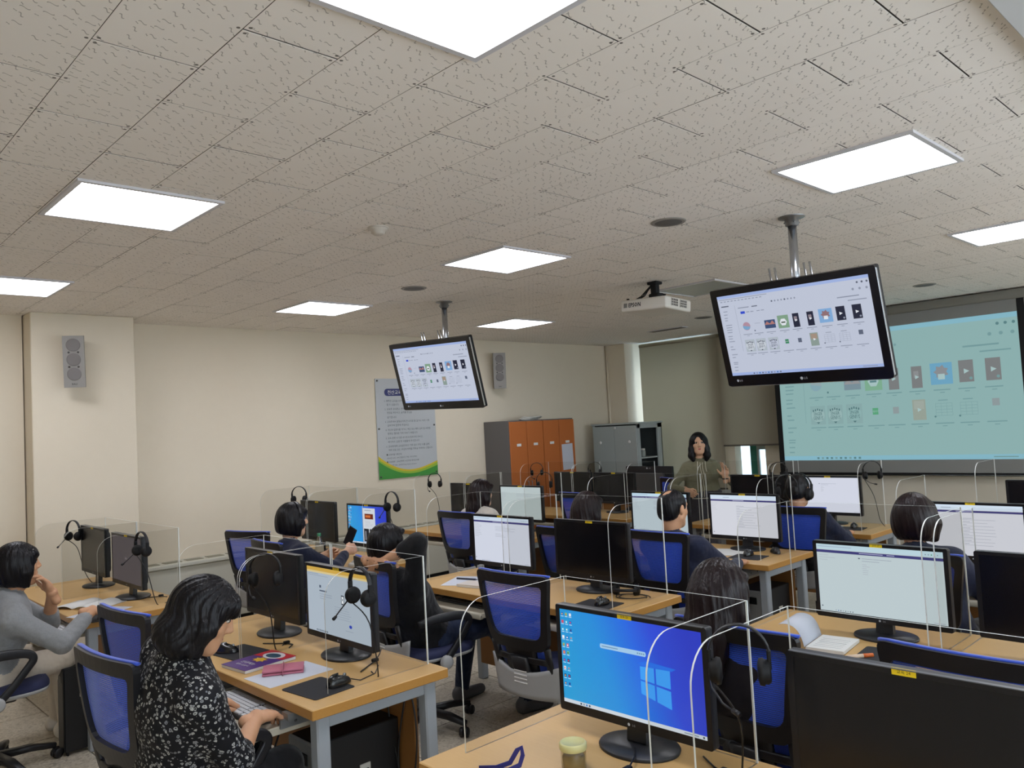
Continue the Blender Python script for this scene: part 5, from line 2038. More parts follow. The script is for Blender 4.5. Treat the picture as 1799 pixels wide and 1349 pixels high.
def smooth_pts(co, fa, it=1):
    """a little relaxation, so that the skin reads as skin and not as a grid"""
    e = np.concatenate([fa[:, [0, 1]], fa[:, [1, 2]], fa[:, [2, 3]], fa[:, [3, 0]]])
    for _ in range(it):
        acc = np.zeros_like(co)
        w = np.zeros(len(co))
        np.add.at(acc, e[:, 0], co[e[:, 1]])
        np.add.at(acc, e[:, 1], co[e[:, 0]])
        np.add.at(w, e[:, 0], 1)
        np.add.at(w, e[:, 1], 1)
        co = 0.5 * co + 0.5 * acc / np.maximum(w, 1)[:, None]
    return co


def mesh_from(parts, name, mats):
    """parts: (co, faces, material index per vertex)"""
    co = np.concatenate([p[0] for p in parts])
    o, fs, ms = 0, [], []
    for c, f, g in parts:
        fs.append(f + o)
        ms.append(g[f[:, 0]])
        o += len(c)
    fa, mi = np.concatenate(fs), np.concatenate(ms)
    me = bpy.data.meshes.new(name)
    me.vertices.add(len(co))
    me.vertices.foreach_set('co', co.astype(np.float32).ravel())
    me.loops.add(len(fa) * 4)
    me.loops.foreach_set('vertex_index', fa.astype(np.int32).ravel())
    me.polygons.add(len(fa))
    me.polygons.foreach_set('loop_start', np.arange(0, len(fa) * 4, 4, dtype=np.int32))
    me.polygons.foreach_set('loop_total', np.full(len(fa), 4, dtype=np.int32))
    for m in mats:
        me.materials.append(m)
    me.polygons.foreach_set('material_index', mi.astype(np.int32))
    me.polygons.foreach_set('use_smooth', np.ones(len(fa), dtype=bool))
    me.update(calc_edges=True)
    me.validate()
    return me


HEAD_GROUPS = ['skin', 'lip', 'white', 'iris', 'brow']
_heads = {}


def head_local(h=0.0045):
    key = h
    if key in _heads:
        return _heads[key]
    f = Field(h, HEAD_GROUPS)
    f.ell('skin', (0, -0.012, 0.030), (0.073, 0.090, 0.083), 0.03)
    f.ell('skin', (0, 0.022, -0.035), (0.060, 0.062, 0.072), 0.03)
    f.ell('skin', (0, 0.048, -0.090), (0.026, 0.028, 0.022), 0.035)
    for s_ in (-1, 1):
        f.ell('skin', (s_ * 0.038, 0.045, -0.020), (0.026, 0.028, 0.028), 0.02)
        f.cap('skin', (s_ * 0.050, 0.0, -0.055), (s_ * 0.018, 0.055, -0.095), 0.022, 0.018, 0.03)
    f.cap('skin', (-0.035, 0.070, 0.030), (0.035, 0.070, 0.030), 0.012, 0.012, 0.02)
    for s_ in (-1, 1):
        f.cut('skin', (s_ * 0.032, 0.094, 0.010), (0.019, 0.016, 0.011), 0.010)
    f.cap('skin', (0, 0.079, 0.018), (0, 0.097, -0.022), 0.007, 0.011, 0.014)
    for s_ in (-1, 1):
        f.ell('skin', (s_ * 0.011, 0.087, -0.027), (0.008, 0.010, 0.007), 0.008)
        f.ell('skin', (s_ * 0.075, -0.008, -0.004), (0.009, 0.019, 0.031), 0.006)
        f.ell('white', (s_ * 0.032, 0.0695, 0.010), (0.0140, 0.0120, 0.0070), 0.002)
        f.ell('iris', (s_ * 0.032, 0.0760, 0.010), (0.0080, 0.0078, 0.0078), 0.001)
        f.cap('brow', (s_ * 0.018, 0.0815, 0.030), (s_ * 0.048, 0.0715, 0.032), 0.0035, 0.0025, 0.004)
        f.cap('brow', (s_ * 0.020, 0.0815, 0.0165), (s_ * 0.045, 0.0735, 0.0160), 0.0028, 0.0026, 0.003)
    f.ell('lip', (0, 0.0780, -0.0555), (0.021, 0.0115, 0.0052), 0.004)
    f.ell('lip', (0, 0.0765, -0.0640), (0.018, 0.0125, 0.0062), 0.004)
    f.ell('skin', (0, 0.062, -0.060), (0.030, 0.017, 0.028), 0.02)
    f.chain('skin', [(0, -0.012, -0.06), (0, -0.018, -0.100), (0, -0.020, -0.122)], [0.052, 0.047, 0.044], 0.03)
    co, fa, g = f.solve()
    co = smooth_pts(co, fa, 1)
    _heads[key] = (co, fa, g)
    return _heads[key]


def hand_field(pose, h):
    """hand in its own space: wrist at origin, fingers along +y, palm facing -z, thumb on the +x side"""
    f = Field(h, ['skin'])
    B = {'type': (35, 35, 20), 'flat': (8, 10, 6), 'rest': (22, 30, 18), 'grip': (60, 75, 45), 'point': (65, 80, 50), 'open': (10, 16, 10), 'mouse': (14, 26, 18)}[pose]
    ln = [(0.042, 0.025, 0.020), (0.046, 0.029, 0.022), (0.043, 0.027, 0.021), (0.034, 0.020, 0.018)]
    xs = [0.031, 0.010, -0.011, -0.030]
    yk = [0.086, 0.091, 0.087, 0.078]
    f.chain('skin', [(0, -0.05, 0), (0, 0, 0), (0, 0.02, 0)], [0.026, 0.024, 0.024], 0.02)
    for i in range(4):
        f.chain('skin', [(xs[i] * 0.55, 0.012, 0.0), (xs[i] * 0.9, 0.05, 0.001), (xs[i], yk[i], 0.002)], [0.014, 0.013, 0.0105], 0.016)
    for i in range(4):
        b = list(B)
        spread = math.radians((-6, -2, 3, 8)[i] * (2.2 if pose in ('open', 'flat') else 1))
        if pose == 'point' and i == 0:
            b = [4, 6, 4]
        if pose == 'open':
            b = [(-4, 18, 30, 42)[i], (8, 20, 30, 36)[i], 10]
        p = Vector((xs[i], yk[i], 0.002))
        ang = 0
        pts, rad = [p.copy()], [0.0102]
        for q in range(3):
            ang += math.radians(b[q])
            d = Vector((-math.sin(spread) * math.cos(ang), math.cos(spread) * math.cos(ang), -math.sin(ang)))
            p = p + d * ln[i][q] * 0.95
            pts.append(p.copy())
            rad.append((0.0092, 0.0082, 0.0068)[q])
        f.chain('skin', pts, rad, 0.004)
    t0 = Vector((0.022, 0.020, -0.004))
    if pose in ('grip', 'point', 'mouse'):
        tp = [t0, t0 + Vector((0.022, 0.022, -0.012)), t0 + Vector((0.028, 0.052, -0.022)), t0 + Vector((0.020, 0.074, -0.030))]
    elif pose == 'open':
        tp = [t0, t0 + Vector((0.026, 0.018, -0.004)), t0 + Vector((0.050, 0.040, -0.006)), t0 + Vector((0.066, 0.062, -0.006))]
    else:
        tp = [t0, t0 + Vector((0.022, 0.024, -0.008)), t0 + Vector((0.034, 0.054, -0.014)), t0 + Vector((0.036, 0.078, -0.018))]
    f.chain('skin', tp, [0.015, 0.012, 0.010, 0.0075], 0.008)
    co, fa, g = f.solve()
    return smooth_pts(co, fa, 1), fa, g


_hands = {}


def hand_mesh(wrist, direction, palm, pose, side, h=0.0034, scale=0.94):
    if (pose, h) not in _hands:
        _hands[(pose, h)] = hand_field(pose, h)
    co, fa, g = _hands[(pose, h)]
    co = co.copy() * scale
    y = Vector(direction).normalized()
    z = -Vector(palm)
    z = (z - y * z.dot(y)).normalized()
    x = y.cross(z)
    # in its own space the thumb lies at +x with the palm down: that is a left hand when fingers point away
    if side == 'R':
        co[:, 0] *= -1
        fa = fa[:, ::-1]
    M = np.array([[x.x, y.x, z.x], [x.y, y.y, z.y], [x.z, y.z, z.z]])
    return co @ M.T + np.array(tuple(wrist)), fa, g


def ik(a, c, l1, l2, pole):
    a, c = Vector(a), Vector(c)
    d = c - a
    L = min(d.length, (l1 + l2) * 0.999)
    u = d.normalized()
    x = (l1 * l1 - l2 * l2 + L * L) / (2 * L)
    hh = math.sqrt(max(0, l1 * l1 - x * x))
    p = Vector(pole)
    p = (p - u * p.dot(u)).normalized()
    return a + u * x + p * hh


def rotm(yaw, pitch, roll=0):
    """yaw turns to the left (+z), pitch > 0 looks down"""
    return Matrix.Rotation(yaw, 3, 'Z') @ Matrix.Rotation(-pitch, 3, 'X') @ Matrix.Rotation(roll, 3, 'Y')


def skin_mat(name, col):
    t = NT(name)
    c = t.mix(t.noise(30, 3), lin(col), tuple(x * y for x, y in zip(lin(col), (0.9, 0.82, 0.78, 1))))
    t.l(c, t.b.inputs['Base Color'])
    t.b.inputs['Roughness'].default_value = 0.5
    t.b.inputs['Subsurface Weight'].default_value = 0.06
    t.b.inputs['Subsurface Radius'].default_value = (0.02, 0.008, 0.004)
    t.b.inputs['Specular IOR Level'].default_value = 0.35
    return t.m


def hair_mat(name, col, hi, rough=0.34):
    t = NT(name)
    n1 = t.noise(55, 4, stretch=(1, 1, 0.10))
    c = t.mix(n1, lin(col), lin(hi))
    t.l(c, t.b.inputs['Base Color'])
    t.b.inputs['Roughness'].default_value = rough
    t.b.inputs['Specular IOR Level'].default_value = 0.2
    t.bump(t.noise(75, 4, stretch=(1, 1, 0.09)), 0.8, 0.006)
    return t.m


def cloth_mat(name, col, rough=0.85, var=None, folds=0.5):
    t = NT(name)
    t.b.inputs['Base Color'].default_value = lin(col)
    if var:
        t.l(t.mix(t.noise(var[0], 4), lin(col), lin(var[1])), t.b.inputs['Base Color'])
    t.b.inputs['Roughness'].default_value = rough
    t.b.inputs['Specular IOR Level'].default_value = 0.2
    t.b.inputs['Sheen Weight'].default_value = 0.15
    a = t.noise(11, 2)
    b = t.noise(500, 2)
    t.bump(t.math('ADD', t.math('MULTIPLY', a, 1.0), t.math('MULTIPLY', b, 0.04)), folds, 0.05)
    return t.m


def floral_mat():
    t = NT('floral_blouse')
    v = t.n('ShaderNodeTexVoronoi')
    v.inputs['Scale'].default_value = 78
    v.inputs['Randomness'].default_value = 1.0
    nz = t.n('ShaderNodeTexNoise')
    nz.inputs['Scale'].default_value = 40
    t.l(t.coord(), nz.inputs['Vector'])
    va = t.n('ShaderNodeVectorMath')
    va.operation = 'MULTIPLY_ADD'
    t.l(nz.outputs['Color'], va.inputs[0])
    va.inputs[1].default_value = (0.02, 0.02, 0.02)
    t.l(t.coord(), va.inputs[2])
    t.l(va.outputs[0], v.inputs['Vector'])
    d = v.outputs['Distance']
    s = t.n('ShaderNodeSeparateColor')
    t.l(v.outputs['Color'], s.inputs[0])
    ring = t.math('MULTIPLY', t.math('GREATER_THAN', d, 0.16), t.math('LESS_THAN', d, t.math('MULTIPLY_ADD', s.outputs[0], 0.26, 0.24)))
    pick = t.math('LESS_THAN', s.outputs[1], 0.9)
    f = t.math('MULTIPLY', ring, pick)
    tone = t.mix(s.outputs[2], lin('6d6f74'), lin('b3b3ae'))
    t.l(t.mix(f, lin('131318'), tone), t.b.inputs['Base Color'])
    t.b.inputs['Roughness'].default_value = 0.7
    t.b.inputs['Specular IOR Level'].default_value = 0.25
    t.bump(t.noise(10, 2), 0.4, 0.05)
    return t.m


M_SKIN = skin_mat('skin', 'c89a78')
M_SKIN2 = skin_mat('skin_fair', 'd3aa8c')
M_LIP = mat('lips', 'a8584f', 0.4)
M_EYEW = mat('eye_white', 'c9c4bd', 0.3)
M_IRIS = mat('iris', '1c130f', 0.15)
M_BROW = mat('brow', '2a201c', 0.7)
M_HAIR = hair_mat('hair_black', '0b0a0c', '1a181b')
M_HAIRB = hair_mat('hair_brown', '130c0d', '241819')


def hair_field(style, h):
    """in head space: +y face, z up"""
    f = Field(h, ['hair'])
    face = lambda c=(0, 0.115, -0.045), r=(0.060, 0.085, 0.092): f.cut('hair', c, r, 0.012)
    if style in ('bob', 'bob_round', 'bob_wavy'):
        f.ell('hair', (0, -0.015, 0.030), (0.089, 0.106, 0.096), 0.03)
        w = {'bob': 0.096, 'bob_round': 0.106, 'bob_wavy': 0.090}[style]
        dn = {'bob': 0.115, 'bob_round': 0.125, 'bob_wavy': 0.120}[style]
        f.ell('hair', (0, -0.030, -0.035), (w, 0.098 if style != 'bob_wavy' else 0.088, 0.115), 0.04)
        for s_ in (-1, 1):
            f.chain('hair', [(s_ * 0.062, 0.030, 0.045), (s_ * 0.084, 0.022, -0.03), (s_ * 0.080, 0.016, -dn + 0.015)], [0.026, 0.028, 0.024], 0.03)
        face((0, 0.118, -0.055), (0.062, 0.085, 0.093))
        if style == 'bob_wavy':
            for s_ in (-1, 1):
                f.chain('hair', [(s_ * 0.064, -0.040, -0.06), (s_ * 0.068, -0.040, -0.10), (s_ * 0.062, -0.034, -0.128)], [0.038, 0.034, 0.020], 0.03)
            f.chain('hair', [(-0.045, -0.08, -0.08), (0.045, -0.08, -0.08)], [0.052, 0.052], 0.03)
            f.ell('hair', (0, -0.066, -0.100), (0.076, 0.044, 0.048), 0.03)
            f.cut('hair', (0, 0.118, -0.070), (0.125, 0.100, 0.098), 0.015)
            for s_ in (-1, 1):
                f.chain('hair', [(s_ * 0.064, 0.038, 0.030), (s_ * 0.072, 0.040, -0.02), (s_ * 0.066, 0.030, -0.065), (s_ * 0.062, 0.036, -0.095)], [0.016, 0.009, 0.008, 0.004], 0.008)
            f.cap('hair', (-0.050, 0.066, 0.058), (0.050, 0.066, 0.058), 0.024, 0.024, 0.02)
            f.cap('hair', (-0.040, 0.088, 0.036), (0.040, 0.088, 0.036), 0.012, 0.012, 0.015)
        if style == 'bob':
            f.cut('hair', (0, 0.118, -0.075), (0.125, 0.098, 0.090), 0.015)
        if style != 'bob_wavy':
            f.plane('hair', (0, 0, -dn), (0, -0.15, -0.99), 0.02)
        f.cap('hair', (-0.05, 0.068, 0.062), (0.05, 0.068, 0.062), 0.018, 0.018, 0.02)
        f.cap('hair', (-0.045, 0.082, 0.044), (0.03, 0.084, 0.044), 0.010, 0.010, 0.012)
    elif style in ('long', 'long_part'):
        f.ell('hair', (0, -0.012, 0.030), (0.089, 0.106, 0.096), 0.03)
        f.ell('hair', (0, -0.040, -0.04), (0.092, 0.084, 0.115), 0.04)
        dn = 0.30 if style == 'long' else 0.185
        for s_ in (-1, 1):
            if style == 'long':
                f.chain('hair', [(s_ * 0.064, 0.004, 0.03), (s_ * 0.076, -0.002, -0.06), (s_ * 0.072, -0.01, -0.13), (s_ * 0.060, -0.03, -0.22)], [0.030, 0.027, 0.026, 0.018], 0.03)
            else:
                f.chain('hair', [(s_ * 0.064, 0.010, 0.03), (s_ * 0.080, 0.014, -0.06), (s_ * 0.084, 0.024, -0.13), (s_ * 0.070, 0.036, -dn + 0.01)], [0.032, 0.031, 0.034, 0.022], 0.03)
        f.chain('hair', [(0, -0.06, -0.03), (0, -0.082, -0.14), (0, -0.095, -dn + 0.02)], [0.072, 0.066, 0.040], 0.04)
        if style == 'long':
            f.chain('hair', [(-0.045, -0.080, -0.10), (-0.04, -0.098, -dn + 0.015)], [0.040, 0.026], 0.03)
            f.chain('hair', [(0.045, -0.080, -0.10), (0.04, -0.098, -dn + 0.03)], [0.040, 0.026], 0.03)
        face((0, 0.118, -0.050), (0.061, 0.088, 0.10))
        if style == 'long_part':
            f.cut('hair', (0.012, 0.10, 0.050), (0.030, 0.05, 0.034), 0.02)
            f.cut('hair', (0, 0.10, -0.14), (0.050, 0.09, 0.09), 0.02)
        else:
            f.cap('hair', (-0.05, 0.068, 0.062), (0.05, 0.068, 0.062), 0.018, 0.018, 0.02)
    elif style == 'short_bob':
        f.ell('hair', (0, -0.018, 0.026), (0.090, 0.106, 0.097), 0.03)
        f.ell('hair', (0, -0.045, -0.035), (0.088, 0.072, 0.085), 0.04)
        for s_ in (-1, 1):
            f.chain('hair', [(s_ * 0.075, 0.012, 0.03), (s_ * 0.082, 0.008, -0.06)], [0.024, 0.018], 0.03)
        face()
        f.cap('hair', (-0.05, 0.070, 0.062), (0.05, 0.070, 0.062), 0.018, 0.018, 0.02)
    else:  # short, thinning men's hair
        f.ell('hair', (0, -0.020, 0.028), (0.083, 0.100, 0.093), 0.03)
        f.ell('hair', (0, -0.058, -0.030), (0.068, 0.050, 0.060), 0.03)
        for s_ in (-1, 1):
            f.cut('hair', (s_ * 0.082, 0.000, -0.018), (0.022, 0.030, 0.045), 0.012)
        face((0, 0.112, -0.035), (0.075, 0.075, 0.105))
        f.plane('hair', (0, -0.06, -0.075), (0, 0.25, -0.97), 0.02)
        if style == 'thin':
            f.cut('hair', (-0.010, -0.066, 0.108), (0.034, 0.036, 0.036), 0.014)
    co, fa, g = f.solve()
    co = smooth_pts(co, fa, 2)
    # strands: a shallow ripple that runs down the hair
    nrm = np.zeros_like(co)
    a = np.cross(co[fa[:, 2]] - co[fa[:, 0]], co[fa[:, 3]] - co[fa[:, 1]])
    for q in range(4):
        np.add.at(nrm, fa[:, q], a)
    nrm /= np.linalg.norm(nrm, axis=1)[:, None] + 1e-9
    th = np.arctan2(co[:, 0], -co[:, 1] + 0.02)
    amp = {'bob_wavy': 0.0017, 'long': 0.0018}.get(style, 0.0009)
    wob = 3.0 * np.sin(co[:, 2] * (34 if style == 'bob_wavy' else 14)) + 2 * np.sin(th * 3)
    rip = np.sin(th * 26 + wob) + 0.6 * np.sin(th * 47 + 1.7 * wob)
    co = co + nrm * (amp * rip)[:, None]
    return co, fa, g


def person(label, H, head, style, hair, P, sh_w, arms, legs, mats, h=0.010, sleeve=(1.0, 1.0), lean_side=0.0, hem=0.0, hair_h=0.006, fine=0.0045, skirt=None, belly=0.0, collar=True, extra=None,
           neck_base=None, cuff=None, show_hands=True, hair_label=None, loose=0.0):
    """H head centre, head=(yaw,pitch,roll), P pelvis centre; arms: [(wrist, finger direction, palm normal, pose, pole)] for L, R;
    legs: [(knee, ankle, toe)] for L, R; mats: skin, shirt, trousers, shoes"""
    H, P = Vector(H), Vector(P)
    Rm = rotm(*head)
    nb = Vector(neck_base) if neck_base else H + Vector((0, -0.040, -0.182))
    f = Field(h, ['skin', 'shirt', 'pants', 'shoe'])
    up = (nb - P).normalized()
    side = Vector((math.cos(lean_side), math.sin(lean_side), 0))
    side = (side - up * side.dot(up)).normalized()
    fwd = up.cross(side)
    lo_ = loose
    chest = P + (nb - P) * 0.66
    waist = P + (nb - P) * 0.33
    # torso
    f.cap('shirt', P - side * 0.075 + up * hem, P + side * 0.075 + up * hem, 0.122 + lo_, None, 0.06)
    f.cap('shirt', waist - side * 0.058, waist + side * 0.058, 0.108 + lo_ + belly, None, 0.08)
    f.cap('shirt', chest - side * 0.072, chest + side * 0.072, 0.112 + lo_, None, 0.08)
    f.ell('shirt', chest + fwd * 0.055, (0.13, 0.075, 0.085), 0.06)
    shL, shR = nb - side * sh_w - up * 0.055, nb + side * sh_w - up * 0.055
    f.cap('shirt', nb - side * sh_w * 0.8 - up * 0.055, nb + side * sh_w * 0.8 - up * 0.055, 0.058, None, 0.07)
    f.cap('shirt', nb - up * 0.055, chest, 0.085, 0.10, 0.08)
    for s_ in (shL, shR):
        f.cap('shirt', nb - up * 0.005, s_ + up * 0.008, 0.050, 0.046, 0.05)
    # neck
    neck_top = H + Rm @ Vector((0, -0.018, -0.085))
    f.cap('skin', nb - up * 0.03 + fwd * 0.005, neck_top, 0.054, 0.047, 0.02)
    if collar:
        n = 10
        for i in range(n):
            a, b = 2 * PI * i / n, 2 * PI * (i + 1) / n
            c = lambda q: nb + up * (0.012 + 0.022 * max(0, -math.sin(q))) + side * (0.062 * math.cos(q)) + fwd * (0.060 * math.sin(q) + 0.004) - up * (0.022 * max(0, math.sin(q)))
            f.cap('shirt', c(a), c(b), 0.016, None, 0.02)
    parts_hand = []
    for i, (wr, fd, pn, pose, pole) in enumerate(arms):
        wr = Vector(wr)
        s_ = (shL, shR)[i]
        el = ik(s_, wr, 0.275, 0.245, pole)
        if (wr - el).length < 0.21 or (wr - s_).length > 0.52:
            wr = el + (wr - el).normalized() * 0.245
        sv = sleeve[i]
        f.cap('shirt', s_, el, 0.058 + lo_ * 0.5, 0.047 + lo_ * 0.5, 0.04)
        end = el + (wr - el) * sv
        if sv > 0:
            f.cap('shirt', el, end, 0.047 + lo_ * 0.5, 0.047 - 0.013 * sv + lo_ * 0.4, 0.02)
        f.cap('skin', el, wr, 0.040, 0.026, 0.02)
        f.cap('skin', wr, wr + (wr - el).normalized() * 0.012, 0.024, 0.024, 0.02)
        if show_hands and pose:
            d = Vector(fd)
            parts_hand.append(hand_mesh(wr, d, pn, pose, 'LR'[i]))
    # hips, legs, feet
    f.cap('pants', P - side * 0.085, P + side * 0.085, 0.118, None, 0.05)
    for i, (kn, an, toe) in enumerate(legs):
        kn, an, toe = Vector(kn), Vector(an), Vector(toe)
        hp = P + side * (0.095 * (-1, 1)[i])
        f.cap('pants', hp, kn, 0.096, 0.066, 0.05)
        f.cap('pants', kn, an, 0.064, 0.046, 0.03)
        f.cap('skin', an, an + Vector((0, 0, -0.04)), 0.034, 0.034, 0.02)
        heel = Vector((an.x, an.y, 0.035)) - (Vector((toe.x, toe.y, 0)) - Vector((an.x, an.y, 0))).normalized() * 0.03
        f.cap('shoe', heel, Vector((toe.x, toe.y, 0.030)), 0.038, 0.032, 0.03)
        f.cap('shoe', heel + Vector((0, 0, 0.02)), an + Vector((0, 0, -0.04)), 0.038, 0.036, 0.03)
    if skirt:
        for (a, b, ra, rb) in skirt:
            f.cap('pants', a, b, ra, rb, 0.06)
    if extra:
        extra(f)
    body = f.solve()
    body = (smooth_pts(body[0], body[1], 1), body[1], body[2])
    hc, hf, hg = head_local(fine)
    R = np.array(Rm)
    hc = hc @ R.T + np.array(tuple(H))
    hmap = np.array([0, 4, 5, 6, 7])
    org = Vector((P.x, P.y, 0))
    o3 = np.array(tuple(org))
    parts = [(body[0] - o3, body[1], body[2]), (hc - o3, hf, hmap[hg])]
    for c, fa, g in parts_hand:
        parts.append((c - o3, fa, np.zeros(len(c), dtype=int)))
    skin, shirt, pants, shoe = mats
    me = mesh_from(parts, 'body', [skin, shirt, pants, shoe, M_LIP, M_EYEW, M_IRIS, M_BROW])
    o = link('person', me, None, org)
    tag(o, label, 'person')
    if style:
        c, fa, g = hair_field(style, hair_h)
        c = c @ R.T + np.array(tuple(H)) - o3
        link('hair', mesh_from([(c, fa, g)], 'hair', [hair]), o)
    return o


def seat_legs(P, spread=0.10, knee=0.42, foot=0.0, kz=0.50, dx=0.0):
    P = Vector(P)
    out = []
    for s_ in (-1, 1):
        k = P + Vector((s_ * spread + dx, knee, 0))
        k.z = kz
        a = k + Vector((0, foot, 0))
        a.z = 0.085
        out.append((k, a, a + Vector((s_ * 0.02, 0.15, 0))))
    return out


M_NAVY = cloth_mat('navy_jacket', '1d2238', 0.8)
M_BLKCL = cloth_mat('black_cloth', '131316', 0.85)
M_GREYC = cloth_mat('grey_cardigan', '7f8184', 0.95, var=(160, '96989a'))
M_WHITEC = cloth_mat('white_blouse', 'c9c2b8', 0.8)
M_CREAMT = cloth_mat('cream_trousers', 'cbbfae', 0.85)
M_OLIVE = cloth_mat('olive_jacket', '6d6a55', 0.8, var=(8, '7a7760'))
M_DARKSK = cloth_mat('charcoal_skirt', '3c3a40', 0.85)
M_JEANS = cloth_mat('dark_jeans', '1c2740', 0.85)
M_CHARC = cloth_mat('charcoal_jacket', '23242f', 0.85)
M_PURPB = cloth_mat('plum_black_top', '1e1a22', 0.85)
M_FLORAL = floral_mat()
M_SHOEB = mat('black_shoe', '17171a', 0.5)
M_SHOEW = mat('white_sneaker', 'cfc8be', 0.6)
M_SHOEG = mat('grey_sneaker', '55565a', 0.6)
Z = Vector((0, 0, 1))

# woman in grey cardigan, chin on her hand
Hd = (-5.045, 1.055, 1.095)
person('woman in grey cardigan and cream trousers resting her cheek on a hand', Hd, (-0.06, -0.02, 0.12), 'bob', M_HAIR, (-5.13, 0.90, 0.535), 0.165,
       [((-5.015, 1.205, 0.915), (-0.03, -0.42, 0.9), (0.1, -0.9, -0.3), 'rest', (-0.5, 0.5, -1)),
        ((-4.955, 1.385, 0.790), (-0.15, 0.95, -0.10), (0, 0, -1), 'mouse', (0.6, -0.4, -0.8))],
       [(Vector((-5.31, 1.29, 0.52)), Vector((-5.58, 1.36, 0.085)), Vector((-5.52, 1.50, 0))), (Vector((-5.14, 1.28, 0.525)), Vector((-5.40, 1.36, 0.085)), Vector((-5.31, 1.48, 0)))],
       (M_SKIN, M_GREYC, M_CREAMT, M_SHOEW), h=0.0075, sleeve=(0.28, 0.72), fine=0.004, hair_h=0.005, loose=0.010, hem=-0.02)

# woman in the black floral blouse, typing, looking down
Hd = (-2.655, 1.085, 1.135)
person('woman in black floral blouse typing with head bent down', Hd, (-0.42, 0.46, 0.0), 'bob_wavy', M_HAIR, (-2.87, 1.03, 0.53), 0.155,
       [((-3.12, 1.27, 0.695), (0.10, 0.95, -0.12), (0, 0, -1), 'type', (-0.7, -0.3, -0.8)),
        ((-2.80, 1.315, 0.698), (-0.30, 0.95, -0.10), (0, 0, -1), 'type', (0.8, -0.5, -0.7))],
       [(Vector((-3.02, 1.40, 0.50)), Vector((-3.04, 1.42, 0.085)), Vector((-3.05, 1.57, 0))), (Vector((-2.80, 1.42, 0.50)), Vector((-2.80, 1.44, 0.085)), Vector((-2.79, 1.58, 0)))],
       (M_SKIN, M_FLORAL, M_BLKCL, M_SHOEB), h=0.0075, sleeve=(0.15, 0.15), fine=0.0036, hair_h=0.0045, loose=0.012, neck_base=(-2.705, 1.025, 0.990))

# woman wearing a headset
Hd = (-5.275, 2.815, 1.118)
person('woman in navy jacket with short black bob wearing a headset', Hd, (-0.26, 0.08, 0.0), 'bob', M_HAIR, (-5.24, 2.80, 0.53), 0.165,
       [((-5.44, 3.15, 0.80), (0.15, 0.9, 0.1), (1, 0, -0.2), 'grip', (-0.7, -0.3, -0.8)), ((-5.20, 3.20, 0.84), (-0.2, 0.9, 0.15), (-1, 0, -0.3), 'grip', (0.8, -0.3, -0.8))],
       seat_legs((-5.24, 2.80, 0.53)), (M_SKIN2, M_NAVY, M_BLKCL, M_SHOEB), h=0.010, sleeve=(0.75, 0.75), fine=0.0045)

# person clasping hands behind the head
Hd = (-3.815, 2.61, 1.075)
person('person in black with hands clasped behind a dark-haired head', Hd, (0.25, -0.12, 0.12), 'short_bob', M_HAIR, (-3.80, 2.82, 0.525), 0.17,
       [((-3.87, 2.515, 0.985), (0.8, -0.15, -0.1), (0.1, 1, 0), 'rest', (-0.35, 1.0, 0.3)), ((-3.735, 2.505, 0.985), (-0.8, -0.10, -0.1), (-0.1, 1, 0), 'rest', (0.7, 0.35, 0.75))],
       [(Vector((-3.86, 3.22, 0.53)), Vector((-3.98, 3.24, 0.09)), Vector((-3.99, 3.40, 0))), (Vector((-3.62, 3.22, 0.54)), Vector((-3.50, 3.34, 0.10)), Vector((-3.46, 3.48, 0)))],
       (M_SKIN, M_BLKCL, M_JEANS, M_SHOEG), h=0.009, sleeve=(0.0, 0.35), fine=0.0045, hair_h=0.005, neck_base=(-3.81, 2.635, 0.88), loose=0.012)

# long-haired woman in white
Hd = (-5.325, 4.665, 1.128)
person('woman in white blouse with long dark hair down her back', Hd, (-0.12, 0.05, 0.0), 'long', M_HAIRB, (-5.31, 4.58, 0.53), 0.160,
       [((-5.45, 4.93, 0.78), (0.1, 0.9, 0), (0, 0, -1), 'rest', (-0.7, -0.3, -0.8)), ((-5.2, 4.95, 0.78), (-0.1, 0.9, 0), (0, 0, -1), 'rest', (0.8, -0.3, -0.8))],
       seat_legs((-5.31, 4.58, 0.53)), (M_SKIN2, M_WHITEC, M_BLKCL, M_SHOEB), h=0.011, sleeve=(0.6, 0.6), fine=0.0055, neck_base=(-5.325, 4.62, 0.985))

# balding man in navy
Hd = (-2.985, 4.215, 1.128)
person('balding man in a navy jacket seen from behind', Hd, (-0.10, 0.10, 0.0), 'thin', M_HAIR, (-2.97, 4.29, 0.53), 0.185,
       [((-3.12, 4.62, 0.74), (0.1, 0.9, 0), (0, 0, -1), 'type', (-0.7, -0.3, -0.8)), ((-2.80, 4.62, 0.74), (-0.1, 0.9, 0), (0, 0, -1), 'type', (0.8, -0.3, -0.8))],
       seat_legs((-2.97, 4.29, 0.53)), (M_SKIN, M_NAVY, M_CHARC, M_SHOEB), h=0.010, sleeve=(0.92, 0.92), fine=0.0045, hair_h=0.005, loose=0.014)

# brown-haired woman half hidden behind a pane
Hd = (-3.70, 4.215, 1.098)
person('woman with dark brown hair seen from behind, above the black monitor', Hd, (0.0, 0.10, 0.0), 'long', M_HAIRB, (-3.71, 4.20, 0.52), 0.160,
       [((-3.83, 4.56, 0.74), (0.1, 0.9, 0), (0, 0, -1), 'type', (-0.7, -0.3, -0.8)), ((-3.58, 4.56, 0.74), (-0.1, 0.9, 0), (0, 0, -1), 'type', (0.8, -0.3, -0.8))],
       seat_legs((-3.71, 4.20, 0.52)), (M_SKIN2, M_PURPB, M_BLKCL, M_SHOEB), h=0.012, sleeve=(0.9, 0.9), fine=0.006)

